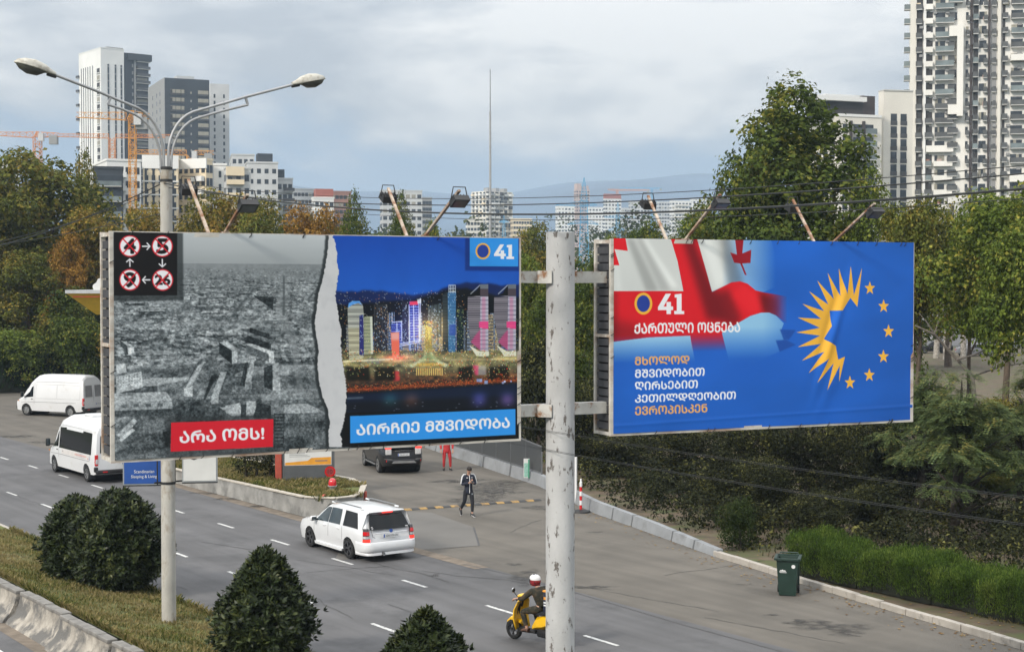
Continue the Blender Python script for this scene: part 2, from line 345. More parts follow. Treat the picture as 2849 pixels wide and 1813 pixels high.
# median: grass bank between the carriageways, lower on the far side
mb = MB(); NS, NN = 150, 12
def med_z(s, n):
    t = (n-11.9)/(15.35-11.9)
    return .62*(1-t)**1.1*1 + .14*t + .05*math.sin(s*.7+n) * math.sin(math.pi*max(0, min(1, t)))
for i in range(NS+1):
    for j in range(NN+1):
        s = -10 + i*90/NS; n = 11.9 + j*(15.35-11.9)/NN; mb.v.append(tuple(RD(s, n, med_z(s, n))))
for i in range(NS):
    for j in range(NN):
        a = i*(NN+1)+j; mb.f.append((a, a+1, a+NN+2, a+NN+1)); mb.mi.append(0)
tag(mb.build('median', turf_m, smooth=60), kind='structure')
# far kerb of the median: low stones
mb = MB()
for i in range(60):
    s = -8 + i*1.0
    c = RD(s+.5, 15.42, .07); mb.box(c - Vector((0, 0, .015)), (.985, .13, .2), rz=math.atan2(ES.y, ES.x), bev=.02)
tag(mb.build('median_kerb', kerb_m), kind='structure')
# stone kerb on the right, stretches of separate stones
mb = MB()
def along(poly, step):
    out_, k = [], 0
    for (a, b) in zip(poly[:-1], poly[1:]):
        a, b = Vector((*a, 0)), Vector((*b, 0)); L = (b-a).length; n = max(1, round(L/step))
        for i in range(n): out_.append((a+(b-a)*i/n, a+(b-a)*(i+1)/n))
    return out_
rk = random.Random(3)
for a, b in along(edge_r[:5], 1.0):
    t = b-a; jz = rk.uniform(-.015, .015)
    mb.box((a+b)/2 + Vector((0, 0, .07+jz)) + Vector((t.y, -t.x, 0)).normalized()*(.08+rk.uniform(-.012, .012)), (t.length-.02, .17, .19), rz=math.atan2(t.y, t.x)+rk.uniform(-.01, .01), bev=.018)
tag(mb.build('kerb', kerb_m), kind='structure')
# grass blades on the median and the island are made with the plants below
# mountain ridge far behind the town
mb = MB(); NX = 160
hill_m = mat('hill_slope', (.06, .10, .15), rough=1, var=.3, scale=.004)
rows = [(1760, 0), (1950, 26), (2180, 70), (2420, 122), (2680, 178), (2920, 212), (3200, 180)]
for r_i, (y, h) in enumerate(rows):
    for i in range(NX+1):
        u = i/NX; x = (u-.5)*5200
        k = 1 + .10*math.sin(u*9+1) + .05*math.sin(u*23+.4) + .03*math.sin(u*51+r_i) + .02*math.sin(u*117+2*r_i)
        k *= 1.0 - .12*(u-.5)
        mb.v.append((x, y + 50*math.sin(u*14+r_i), h*k - (3 if h == 0 else 0)))
for r_i in range(len(rows)-1):
    for i in range(NX):
        a = r_i*(NX+1)+i; mb.f.append((a, a+1, a+NX+2, a+NX+1)); mb.mi.append(0)
tag(mb.build('hills', hill_m, smooth=60), kind='structure')
# ------------------------------------------------------------------ billboards on one steel pole
rust_w = mat('rusty_white_paint', (.50, .485, .45), rough=.65, var=.16, scale=5, col2=(.24, .115, .05), t=(.52, .62), s2=3.2, bump=.25, bscale=30, detail=8)
rust_h = mat('rusty_frame_paint', (.52, .49, .44), rough=.75, var=.2, scale=6, col2=(.27, .14, .07), t=(.50, .66), s2=2.2, bump=.35, bscale=30, vec=(.35, 1, 1))
pole_p = mat('flaking_pole_paint', (.43, .43, .43), rough=.7, var=.16, scale=2.5, col2=(.12, .105, .095), t=(.58, .62), s2=9, bump=.3, bscale=22, vec=(1, 1, .45))
dark_slat = mat('dark_slats', (.045, .045, .05), rough=.8, var=.3, scale=5)
rust_arm = mat('rusty_arm_paint', (.42, .35, .28), rough=.75, var=.2, scale=6, col2=(.20, .095, .045), t=(.44, .58), s2=4, bump=.3, bscale=30)
black_p = mat('black_plastic', (.012, .012, .013), rough=.4, var=.1)
black_m = mat('black_metal', (.02, .02, .021), rough=.5, var=.2)
glass_lamp = mat('lamp_glass', (.10, .105, .11), rough=.15, spec=.7)

def srgb2lin(a): return np.where(a <= .04045, a/12.92, ((a+.055)/1.055)**2.4)
def C(*c): return np.array(c, float)/255.
def hash2(ix, iy, seed):
    n = (ix.astype(np.int64)*374761393 + iy.astype(np.int64)*668265263 + seed*1442695041) & 0x7fffffff
    n = ((n ^ (n >> 13))*1274126177) & 0x7fffffff
    return ((n ^ (n >> 16)) & 0xffff)/65535.
def vnoise(x, y, seed=0):
    ix, iy = np.floor(x), np.floor(y); fx, fy = x-ix, y-iy; fx = fx*fx*(3-2*fx); fy = fy*fy*(3-2*fy)
    a = hash2(ix, iy, seed); b = hash2(ix+1, iy, seed); c = hash2(ix, iy+1, seed); d = hash2(ix+1, iy+1, seed)
    return (a*(1-fx)+b*fx)*(1-fy) + (c*(1-fx)+d*fx)*fy
def fbm(x, y, o=5, seed=0, g=.55):
    s, a, t = 0, 1., 0.
    for i in range(o): s = s + a*vnoise(x*2**i, y*2**i, seed+i*17); t += a; a *= g
    return s/t
def blur(mk, r):
    for _ in range(2):
        for ax in (0, 1):
            p = [(0, 0), (0, 0)]; p[ax] = (r, r); q = np.pad(mk, p, mode='edge'); c = np.cumsum(q, axis=ax)
            z_ = np.zeros_like(np.take(c, [0], axis=ax)); c = np.concatenate([z_, c], axis=ax); n = mk.shape[ax]; k = 2*r+1
            mk = (np.take(c, range(k, k+n), axis=ax) - np.take(c, range(0, n), axis=ax))/k
    return mk
class Print:
    """the printed sheet: a colour per mesh vertex, laid out in the board's own metres (x from its left edge, z down from its top)"""
    def __init__(s, board, w, h, res, col): s.b, s.w, s.h, s.res = board, w, h, res; s.W, s.H = int(w*res), int(h*res); s.a = np.zeros((s.H, s.W, 3)) + col; s.yy, s.xx = np.mgrid[0:s.H, 0:s.W]
    def q(s, p): x, z = s.b.local(*p); return ((x-s.b.px0)*s.res, (s.b.pz1-z)*s.res)
    def mask(s, pts, soft=0, raw=False, part=False):
        P = np.array(pts if raw else [s.q(p) for p in pts]); mk = None if part else np.zeros((s.H, s.W))
        x0, y0 = np.floor(P.min(0)).astype(int)-1; x1, y1 = np.ceil(P.max(0)).astype(int)+2
        x0, y0, x1, y1 = max(0, x0), max(0, y0), min(s.W, x1), min(s.H, y1)
        if x1 <= x0 or y1 <= y0: return None if part else mk
        S = 3; gx = (np.arange(x0*S, x1*S)+.5)/S; gy = (np.arange(y0*S, y1*S)+.5)/S; X, Y = np.meshgrid(gx, gy); ins = np.zeros(X.shape, bool)
        for (ax, ay), (bx, by) in zip(P, np.roll(P, -1, 0)):
            if ay == by: continue
            c = ((ay > Y) != (by > Y)) & (X < (bx-ax)*(Y-ay)/(by-ay)+ax); ins ^= c
        sm = ins.reshape(y1-y0, S, x1-x0, S).mean((1, 3))
        if part: return sm, slice(y0, y1), slice(x0, x1)
        mk[y0:y1, x0:x1] = sm
        return blur(mk, soft) if soft else mk
    def put(s, mk, col, al=1.): m_ = (mk*al)[..., None]; s.a = s.a*(1-m_) + col*m_
    def poly(s, pts, col, al=1., soft=0, raw=False):
        if soft: return s.put(s.mask(pts, soft, raw), col, al)
        r = s.mask(pts, 0, raw, True)
        if r is not None: sm, sy, sx = r; m_ = (sm*al)[..., None]; s.a[sy, sx] = s.a[sy, sx]*(1-m_) + col*m_
    def polys(s, L, col, al=1.):
        for P in L: s.poly(P, col, al)
    def text(s, body, x0p, x1p, zb, zt, col, weight=.03):
        """lettering fitted between two pixel columns, baseline at zb (left end), cap height to zt (right end)"""
        me = text_mesh(body); co = np.array([v.co[:2] for v in me.vertices]); lo, hi = co.min(0), co.max(0)
        (xa, ya), (xb, _) = s.q((x0p, zb)), s.q((x1p, zt)); yb = s.q((x1p, zt))[1]; ya = s.q((x0p, zb))[1]
        P = np.stack([xa+(co[:, 0]-lo[0])/(hi[0]-lo[0])*(xb-xa), ya+(co[:, 1]-lo[1])/(hi[1]-lo[1])*(yb-ya)], -1); S = 4
        X0, Y0 = int(P[:, 0].min())-3, int(P[:, 1].min())-3; X1, Y1 = int(P[:, 0].max())+4, int(P[:, 1].max())+4; ins = np.zeros(((Y1-Y0)*S, (X1-X0)*S), bool)
        me.calc_loop_triangles()
        for t in me.loop_triangles:
            T = (P[list(t.vertices)]-(X0, Y0))*S; a, b = np.floor(T.min(0)).astype(int), np.ceil(T.max(0)).astype(int)+1
            gx, gy = np.meshgrid(np.arange(a[0], b[0])+.5, np.arange(a[1], b[1])+.5); e = []
            for i in range(3): p, q_ = T[i], T[(i+1) % 3]; e.append((q_[0]-p[0])*(gy-p[1])-(q_[1]-p[1])*(gx-p[0]))
            ins[a[1]:b[1], a[0]:b[0]] |= ((e[0] >= -1e-6) & (e[1] >= -1e-6) & (e[2] >= -1e-6)) | ((e[0] <= 1e-6) & (e[1] <= 1e-6) & (e[2] <= 1e-6))
        bpy.data.meshes.remove(me)
        rx = weight*(xb-xa)/(hi[0]-lo[0])*S; ry = weight*abs(yb-ya)/(hi[1]-lo[1])*S; base = ins.copy(); ri, rj = int(rx+.5), int(ry+.5)   # heavier strokes
        for dx in range(-ri, ri+1):
            for dy in range(-rj, rj+1):
                if (dx/max(rx, .5))**2+(dy/max(ry, .5))**2 <= 1.05: ins |= np.roll(base, (dy, dx), (0, 1))
        m_ = ins.reshape(Y1-Y0, S, X1-X0, S).mean((1, 3))[..., None]; s.a[Y0:Y1, X0:X1] = s.a[Y0:Y1, X0:X1]*(1-m_) + col*m_
    def add(s, mk, col): s.a = s.a + mk[..., None]*col
    def glow(s, p, r, col, k=1., sy=1.):
        cx, cy_ = s.q(p); s.add(np.exp(-(((s.xx-cx)/(r*s.res))**2 + ((s.yy-cy_)/(r*s.res*sy))**2))*k, col)
    def ellipse(s, p, rx, ry, col): cx, cy_ = s.q(p); s.poly([(cx+rx*s.res*math.cos(t), cy_+ry*s.res*math.sin(t)) for t in np.linspace(0, 2*math.pi, 48, endpoint=False)], col, raw=True)
    def line(s, a, b, w, col, al=1., soft=0):
        a, b = np.array(s.q(a)), np.array(s.q(b)); t = b-a; t = t/np.linalg.norm(t); n = np.array((-t[1], t[0]))*w*s.res/2
        s.poly([a+n, b+n, b-n, a-n], col, al, soft, raw=True)

class Board:
    def __init__(s, TLx, TLy, TRx, TRy, dL, dR, z0, z1, poster, label, name='billboard'):
        A = at(TLx, TLy, dL); B = at(TRx, TRy, dR); s.A = Vector((A.x, A.y, z0)); s.Bv = Vector((B.x, B.y, z0))
        t = s.Bv - s.A; s.L = t.length; s.t = t.normalized(); s.nb = Vector((-s.t.y, s.t.x, 0)); s.H = z1-z0
        s.e = empty(name, s.A, math.atan2(t.y, t.x), label, 'billboard', 'advertising boards on the steel pole')
        c = [s.local(*p) for p in poster]; s.px0 = (c[0][0]+c[3][0])/2; s.px1 = (c[1][0]+c[2][0])/2; s.pz1 = (c[0][1]+c[1][1])/2; s.pz0 = (c[2][1]+c[3][1])/2
    def local(s, px, py):
        r = ray(px, py); k = (s.A-CAM).dot(s.nb)/r.dot(s.nb); P = CAM + r*k - s.A; return P.dot(s.t), P.z
    def to_local(s, P): P = Vector(P)-s.A; return Vector((P.dot(s.t), P.dot(s.nb), P.z))
    def disp(s, x, z): return -.035 - .005*np.sin(x*1.7+z*.8) - .003*np.sin(x*4.1-z*2.3) - s.fold(x, z)
    fold = staticmethod(lambda x, z: 0*x)
    def poster(s, pr, mt):
        u = np.linspace(s.px0, s.px1, pr.W+1); w = np.linspace(s.pz1, s.pz0, pr.H+1); X, Z = np.meshgrid(u, w)
        V = np.stack([X, s.disp(X, Z), Z], -1).reshape(-1, 3)
        i = np.arange(pr.H)[:, None]*(pr.W+1) + np.arange(pr.W)[None, :]
        Fq = np.stack([i, i+pr.W+1, i+pr.W+2, i+1], -1).reshape(-1, 4)
        me = np_mesh('poster', V, Fq, mt, smooth=True)
        col = srgb2lin(np.clip(pr.a, 0, 1)); pad = np.pad(col, ((0, 1), (0, 1), (0, 0)), mode='edge')
        at_ = me.color_attributes.new('print', 'FLOAT_COLOR', 'POINT'); rgba = np.ones((pad.shape[0]*pad.shape[1], 4), np.float32); rgba[:, :3] = pad.reshape(-1, 3)
        at_.data.foreach_set('color', rgba.ravel()); s.po = link_mesh('poster', me, s.e); return s.po
    def frame(s):
        L, H, D = s.L, s.H, .52; f = MB()
        w = .065
        for y in (0, D):
            f.span((0, y-.03, 0), (w, y+.03, H)); f.span((L-w, y-.03, 0), (L, y+.03, H))
            f.span((w, y-.028, 0), (L-w, y+.028, w)); f.span((w, y-.028, H-w), (L-w, y+.028, H))
        for x in (.002, L-w+.002):
            for z in (.005, H*.5, H-w-.005): f.span((x, .03, z), (x+w-.004, D-.03, z+.05))
        for x in np.linspace(.9, L-.9, 5):
            for z in (.004, H-.05): f.span((x, .028, z), (x+.045, D-.028, z+.045))
        f.build('frame', rust_h, s.e)
        b = MB()
        for y in (.035, D-.035): b.span((w+.002, y-.004, w+.002), (L-w-.002, y+.004, H-w-.002))
        nsl = 22
        for i in range(nsl):
            z = .1+(H-.2)*i/nsl; b.span((.012, .07, z), (.035, D-.07, z+(H-.2)/nsl-.025))
        b.build('backing_panel', dark_slat, s.e)
        # wire ties that lash the sheet to the frame
        r = random.Random(int(L*1000)); W = []
        for i in range(22): x = r.uniform(.2, L-.2); z = r.choice((H-.03, .03)); W.append([(x-.02, -.034, z-.03), (x+r.uniform(-.02, .02), -.045, z), (x+.02, -.034, z+.035)])
        for i in range(10): z = r.uniform(.2, H-.2); x = r.choice((.03, L-.03)); W.append([(x-.035, -.034, z-.02), (x, -.046, z), (x+.035, -.034, z+.02)])
        for P in W: MB().tube(P, .006, 4).build('wire_tie', black_m, s.e)
    def lamps(s, vees):
        for (bpx, fwd, bck) in vees:
            x0, _ = s.local(bpx, s.A.z)
            for tip, side in ((fwd, -1), (bck, 1)):
                (tx, ty, reach) = tip
                y1 = .26 + side*reach
                # the tip's place: on the ray through the pixel where it reaches the wanted distance off the board
                r = ray(tx, ty); P0 = s.A + s.nb*y1; k = (P0-CAM).dot(s.nb)/r.dot(s.nb); T = s.to_local(CAM + r*k)
                a = MB(); base = Vector((x0 + (-.06 if side > 0 else .06), .26 + side*.2, s.H+.005))
                a.bar(base, T, .042, .034); a.span((base.x-.05, base.y-.05, s.H+.001), (base.x+.05, base.y+.05, s.H+.02))
                a.build('lamp_arm', rust_arm, s.e)
                fl = MB()   # flood light: trough-shaped housing hung below a U bracket
                hw = .12
                fl.prism([(-.11, -.06), (.11, -.06), (.08, .04), (-.08, .04)], -hw, hw, 'YZ')
                for i in range(5): fl.span((-hw+.02+i*.052, -.06, .04), (-hw+.03+i*.052, .06, .066))
                fl.xform(Matrix.Translation(T + Vector((0, 0, -.14))) @ Matrix.Rotation(side*.5, 4, 'X'))
                o = fl.build('floodlight', black_m, s.e)
                g = MB().span((-hw+.02, -.09, -.067), (hw-.02, .09, -.0625)).xform(Matrix.Translation(T + Vector((0, 0, -.14))) @ Matrix.Rotation(side*.5, 4, 'X')); g.build('glass', glass_lamp, o)
                u = MB(); c = T + Vector((0, 0, -.13))
                u.tube([c+Vector((-hw-.015, 0, 0)), T+Vector((-hw*.8, 0, .05)), T+Vector((hw*.8, 0, .05)), c+Vector((hw+.015, 0, 0))], .009, 6)
                u.build('bracket', black_m, o)
def print_mat(name, rough=.45):
    m = mat(name, (1, 1, 1), rough=rough, var=.0, spec=.3); n, l = m.node_tree.nodes, m.node_tree.links
    a = n.new('ShaderNodeAttribute'); a.attribute_name = 'print'; mx = n.new('ShaderNodeMix'); mx.data_type = 'RGBA'; mx.blend_type = 'MULTIPLY'; mx.inputs[0].default_value = 1
    b = n['Principled BSDF']; src = b.inputs['Base Color'].links[0].from_socket
    l.new(a.outputs['Color'], mx.inputs['A']); l.new(src, mx.inputs['B']); l.new(mx.outputs['Result'], b.inputs['Base Color'])
    return m
p_mat = print_mat('printed_vinyl')
vee_t = 1.15
# ---- left board: torn print, ruined town in grey on one side, lit night skyline on the other
LB = Board(303, 643, 1447, 662, 20.5, 23.46, 5.805, 8.958, [(314, 645), (1441, 664), (1441, 1221), (317, 1277)], 'billboard with a torn print, grey ruined town beside a lit night skyline')
PR = Print(LB, LB.px1-LB.px0, LB.pz1-LB.pz0, 140, C(120, 128, 130)); W_, H_ = PR.W, PR.H
U, V = PR.xx/W_, PR.yy/H_
_hz = .135
dep = np.maximum(V-_hz, .004); Xp = (U-.42)/dep*.22; Yp = .22/dep
n1 = fbm(Xp*15, Yp*8, 5, 3, .62); n2 = fbm(Xp*60+9, Yp*26, 4, 31, .7); n3 = fbm(U*130, V*80, 3, 77, .7)
fw = np.clip(dep/.45, .12, 1); iso = fbm(U*150+V*20, V*75, 4, 61, .75); iso2 = fbm(U*44, V*30, 4, 62, .6); tone = .42 + fw*(.9*(n1-.5) + .5*(n2-.5)) + .35*(n3-.5) + (1-fw)*(1.15*(iso-.5) + .55*(iso2-.5))
bands = fw*np.clip((vnoise(Yp*22, Yp*0, 5)-.62)*4, 0, 1)*np.clip((vnoise(Xp*2, Yp*2, 8)-.35)*3, 0, 1); tone = tone + .25*bands
fog = np.exp(-((V-_hz)/.14)**2*.8); tone = tone*(1-.75*fog) + (.52 - .1*(fbm(U*9, V*14, 4, 2)-.5))*.75*fog
skyt = .93 - .14*np.clip(V/_hz, 0, 1) + .05*(fbm(U*5, V*30, 4, 9)-.5)
tone = np.where(V < _hz, skyt, tone); tone = tone*(1-.5*np.exp(-((V-_hz)/.05)**2)) + .36*np.exp(-((V-_hz)/.05)**2)
def grey(t): t = np.clip(t, 0.03, .98)[..., None]; return (C(20, 27, 30)*(1-t) + C(198, 204, 207)*t)
PR.a = grey(tone)
rb = random.Random(8)
def gv(k): return grey(np.array(k))
# rows of flats on a street grid, drawn from far to near in the print's own perspective
def town(X, Y, z=0.): d = .22/Y; return ((.42+X*d/.22)*W_, (_hz+d-z*d)*H_)
ys = [.30]
while ys[-1] < 3.0: ys.append(ys[-1]*1.085+.014)
for Y in ys[::-1]:
    d = .22/Y; x0 = -.44/d*.22; x1 = .16/d*.22; X = x0; st = .07
    while X < x1:
        w = rb.uniform(.018, .075); dp = rb.uniform(.02, .045)*(.5+Y*.5); hh = rb.choice((.012, .02, .03, .055))
        if rb.random() < .52 and abs(X-.07) > .012:
            Y2 = Y+dp; fr_ = gv(rb.choice((.06, .14, .30, .62))); rf = gv(rb.uniform(.48, .92))
            sk = rb.choice((.008, .014, .03, -.012))
            PR.poly([town(X, Y), town(X+w, Y), town(X+w+.012, Y-dp*.6), town(X+.012, Y-dp*.6)], gv(.04), .5, raw=True)
            PR.poly([town(X, Y), town(X+w, Y), town(X+w, Y, hh), town(X, Y, hh)], fr_, .85, raw=True)
            PR.poly([town(X, Y, hh), town(X+w, Y, hh), town(X+w+sk, Y2, hh), town(X+sk, Y2, hh)], rf, .85, raw=True)
            if d > .3 and w > .035:
                for k in range(int(w/.009)): a = X+.003+k*.009; PR.poly([town(a, Y, hh*.35), town(a+.004, Y, hh*.35), town(a+.004, Y, hh*.75), town(a, Y, hh*.75)], gv(.05 if fr_.mean() > .35 else .55), .6, raw=True)
        X += w+rb.choice((.012, .03, .07))
for i in range(2600):     # the far quarter: specks of roofs, gaps and yards that shrink towards the skyline
    v_ = _hz+.025+.42*rb.random()**1.25; k_ = (v_-_hz); s_ = (1.2+13*k_)*rb.uniform(.5, 1.4); x, y = rb.uniform(0, .56)*W_, v_*H_
    PR.poly([(x, y), (x+s_*rb.uniform(.8, 2.2), y+rb.uniform(-.4, .4)), (x+s_*rb.uniform(1, 2.2), y+s_*.55), (x+s_*.15, y+s_*.6)], gv(rb.choice((.05, .12, .3, .62, .78, .92))), .62, raw=True)
for Y in (.36, .52, .78, 1.15, 1.7, 2.6): PR.poly([town(-3, Y), town(1.2, Y), town(1.2, Y*1.022), town(-3, Y*1.022)], grey(np.array(.66)), .4, raw=True)
def Q(L, o=(290, 640), s=2.357): return [(o[0]+x/s, o[1]+y/s) for x, y in L]
for i in range(70):     # smoke and dust patches
    x, y = rb.uniform(0, .55)*W_, rb.uniform(.3, 1)*H_
    mk = np.exp(-(((PR.xx-x)/(rb.uniform(8, 34)))**2 + ((PR.yy-y)/(rb.uniform(5, 16)))**2)); PR.put(mk, gv(rb.choice((.15, .25, .6, .7))), .35)
for roof, side, rt, st in (([(750, 735), (835, 790), (870, 775), (800, 728)], [(750, 735), (835, 790), (835, 878), (750, 810)], .8, .03), ([(835, 790), (870, 775), (870, 868), (835, 878)], None, .75, 0),
        ([(925, 750), (1075, 812), (1108, 800), (960, 742)], [(925, 750), (1075, 812), (1078, 865), (930, 805)], .85, .3), ([(1075, 812), (1108, 800), (1110, 852), (1078, 865)], None, .95, 0),
        ([(950, 640), (1080, 680), (1130, 672), (1000, 630)], [(950, 640), (1080, 680), (1080, 715), (950, 672)], .35, .05), ([(940, 690), (1090, 745), (1140, 740), (985, 688)], [(940, 690), (1090, 745), (1090, 785), (900, 725)], .35, .04),
        ([(525, 1040), (610, 890), (660, 860), (575, 1010)], [(520, 1040), (575, 1020), (575, 1090), (522, 1090)], .75, .9), ([(520, 1035), (600, 880), (580, 930), (505, 1060)], None, .05, 0),
        ([(700, 1090), (760, 930), (800, 930), (745, 1085)], [(697, 1090), (748, 1085), (745, 1135), (697, 1140)], .7, .75), ([(660, 1110), (740, 940), (700, 950), (645, 1110)], None, .03, 0),
        ([(885, 1020), (920, 870), (940, 865), (920, 1025)], None, .03, 0), ([(920, 1000), (960, 850), (985, 850), (960, 1000)], [(920, 1000), (965, 1000), (965, 1040), (920, 1040)], .7, .5),
        ([(1045, 900), (1100, 880), (1100, 1050), (1045, 1030)], None, .03, 0), ([(1100, 1000), (1110, 870), (1140, 870), (1150, 1000)], [(1100, 1000), (1150, 1000), (1152, 1050), (1103, 1050)], .65, .8),
        ([(75, 880), (135, 870), (145, 930), (78, 945)], None, .85, 0), ([(75, 960), (240, 925), (250, 1030), (78, 1070)], None, .82, 0), ([(105, 725), (150, 760), (190, 765), (140, 728)], [(105, 725), (150, 765), (155, 820), (100, 750)], .8, .2),
        ([(150, 765), (192, 765), (192, 805), (155, 820)], None, .9, 0), ([(790, 1150), (890, 1130), (890, 1200), (795, 1200)], None, .75, 0), ([(895, 1145), (930, 1140), (925, 1225), (890, 1230)], None, .03, 0), ([(930, 1120), (990, 1120), (985, 1200), (928, 1200)], None, .7, 0),
        ([(1000, 1130), (1090, 1150), (1090, 1230), (970, 1230)], None, .02, 0), ([(1090, 1110), (1170, 1110), (1178, 1198), (1090, 1200)], None, .45, 0), ([(1108, 1200), (1180, 1200), (1172, 1420), (1108, 1430)], None, .08, 0),
        ([(975, 430), (1110, 440), (1100, 520), (985, 440)], None, .04, 0), ([(520, 440), (560, 430), (560, 455), (520, 460)], None, .8, 0),
        ([(80, 1340), (190, 1230), (215, 1250), (110, 1370)], None, .75, 0), ([(215, 1330), (250, 1240), (400, 1240), (370, 1330)], None, .4, 0), ([(95, 1370), (180, 1295), (200, 1310), (110, 1385)], None, .9, 0), ([(380, 1320), (430, 1310), (430, 1420), (400, 1420)], None, .02, 0)):
    PR.poly(Q(roof), gv(rt), .92)
    if side is not None: PR.poly(Q(side), gv(st), .92)
for i in range(9):      # rows of dark windows on the pale slabs
    for j in range(5): PR.poly(Q([(85+i*18, 950+j*18-i*4), (92+i*18, 948+j*18-i*4), (92+i*18, 956+j*18-i*4), (85+i*18, 958+j*18-i*4)]), gv(.45), .8)
    PR.line(Q([(1112+0*i, 1215+i*22)])[0], Q([(1170, 1215+i*22)])[0], .012, gv(.45), .9)
nf = fbm(U*230+3*n2, V*115, 4, 51, .75); nb = fbm(U*52, V*34, 4, 66, .65)
kk = np.clip((V-_hz)*9, 0, 1)[..., None]; PR.a = PR.a*(1-kk) + kk*np.clip(PR.a*(.68+.48*nf+.30*nb)[..., None] + ((nf-.5)*.40)[..., None] + ((n2-.5)*.16)[..., None] + .02, .05, .9)
PR.poly(Q([(1150, 290), (1195, 290), (1200, 560), (1215, 760), (1160, 620), (1120, 580)]), gv(.62), .45, 1); PR.poly(Q([(1168, 300), (1180, 300), (1182, 560), (1165, 560)]), gv(.25), .6)
PR.poly(Q([(1200, 640), (1240, 640), (1300, 1060), (1260, 1060)]), gv(.65), .45, 2); PR.line(Q([(830, 570)])[0], Q([(1020, 330)])[0], .03, gv(.22), .6, 1); PR.line(Q([(70, 610)])[0], Q([(1130, 600)])[0], .03, gv(.6), .45, 1)
PR.line(Q([(1280, 650)])[0], Q([(1400, 980)])[0], .015, gv(.7), .6)
# the night half, right of the tear
O2 = (870, 640); S2 = 2.358
def N2(L): return Q(L, O2, S2)
tear_l = [(100, 36), (92, 150), (75, 250), (60, 330), (30, 430), (20, 520), (8, 590), (15, 680), (35, 780), (25, 880), (40, 1010), (60, 1090), (95, 1170), (108, 1260), (100, 1330), (104, 1420)]
tear_r = [(122, 36), (143, 90), (153, 180), (165, 290), (150, 360), (140, 430), (155, 520), (168, 600), (182, 660), (178, 760), (190, 860), (200, 920), (213, 1000), (218, 1060), (212, 1150), (205, 1230), (190, 1290), (178, 1340), (185, 1390), (188, 1420)]
def ragged(L, amp, seed, n=9):
    r = random.Random(seed); o = []
    for a, b in zip(L[:-1], L[1:]):
        for i in range(n): k = i/n; o.append((a[0]+(b[0]-a[0])*k+r.uniform(-amp, amp), a[1]+(b[1]-a[1])*k))
    return o+[L[-1]]
tl, tr = ragged(tear_l, 3, 1), ragged(tear_r, 5, 2)
nm = PR.mask(N2(tr + [(1400, 1450), (1400, 20)]))
A0 = PR.a.copy(); x0, y0 = PR.q(N2([(160, 45)])[0]); x1, y1 = PR.q(N2([(1340, 1170)])[0])
un, vn = (PR.xx-x0)/(x1-x0), (PR.yy-y0)/(y1-y0)
ridge = .285 + .03*np.sin(un*5+.2) + .015*np.sin(un*13+2) + .012*(vnoise(un*30, un*0, 4)-.5); ridge2 = ridge + .045 + .03*np.sin(un*7+1) 
night = np.zeros_like(PR.a); skyb = np.clip(vn/.3, 0, 1)[..., None]; night[:] = C(16, 72, 172)*(1-skyb) + C(26, 90, 190)*skyb
night = night*(1 + .1*(fbm(un*7, vn*4, 3, 5)-.5))[..., None]
dk = 1/(1+np.exp(-(vn-ridge)*320)); night = night*(1-dk[..., None]) + C(13, 34, 84)*dk[..., None]; dk = 1/(1+np.exp(-(vn-ridge2)*260)); night = night*(1-dk[..., None]) + C(6, 13, 22)*dk[..., None]
PR.a = night
rl = random.Random(5)
def dots(n, xr, yr, cols, rr=(.006, .014), pw=1.):
    for i in range(n):
        x, y = rl.uniform(*xr), yr[0]+(yr[1]-yr[0])*rl.random()**pw; c = rl.choice(cols); cx_, cy_ = PR.q(N2([(x, y)])[0]); r = rl.uniform(*rr)*PR.res
        PR.poly([(cx_-r, cy_-r), (cx_+r, cy_-r), (cx_+r, cy_+r*.8), (cx_-r, cy_+r*.8)], C(*c)*rl.uniform(.6, 1.1), raw=True)
warm = ((255, 214, 140), (255, 170, 80), (240, 240, 220), (255, 235, 180)); cool = ((190, 220, 255), (235, 240, 245), (150, 190, 240)); green = ((190, 210, 120), (140, 170, 90), (230, 225, 150))
dots(260, (165, 1000), (400, 560), warm+cool, (.003, .006)); dots(700, (180, 1340), (560, 790), cool+warm+green, (.003, .007))
def tower(P, base, stripe=None, n=30, vert=False, w=.5, lit=0, litc=cool):
    """a tower of the printed skyline: outline, then floor bands or window columns clipped to it"""
    mk = PR.mask(N2(P)); PR.put(mk, C(*base)); P_ = np.array(P); (ax, ay), (bx, by) = P_.min(0), P_.max(0); X0, Y0 = PR.q(N2([(ax, ay)])[0]); X1, Y1 = PR.q(N2([(bx, by)])[0])
    if stripe is not None:
        ph = ((PR.xx-X0)/(X1-X0) if vert else (PR.yy-Y0)/(Y1-Y0))*n; b = np.clip((np.sin(ph*2*math.pi)+w-.2)*1.5+.1, 0, 1); PR.put(mk*b, C(*stripe))
    if lit:
        for i in range(lit):
            x, y = rl.uniform(X0, X1), rl.uniform(Y0, Y1); c = rl.choice(litc); m2 = PR.mask([(x, y), (x+1.6, y), (x+1.6, y+1.4), (x, y+1.4)], raw=True); PR.put(m2*mk, C(*c), .9)
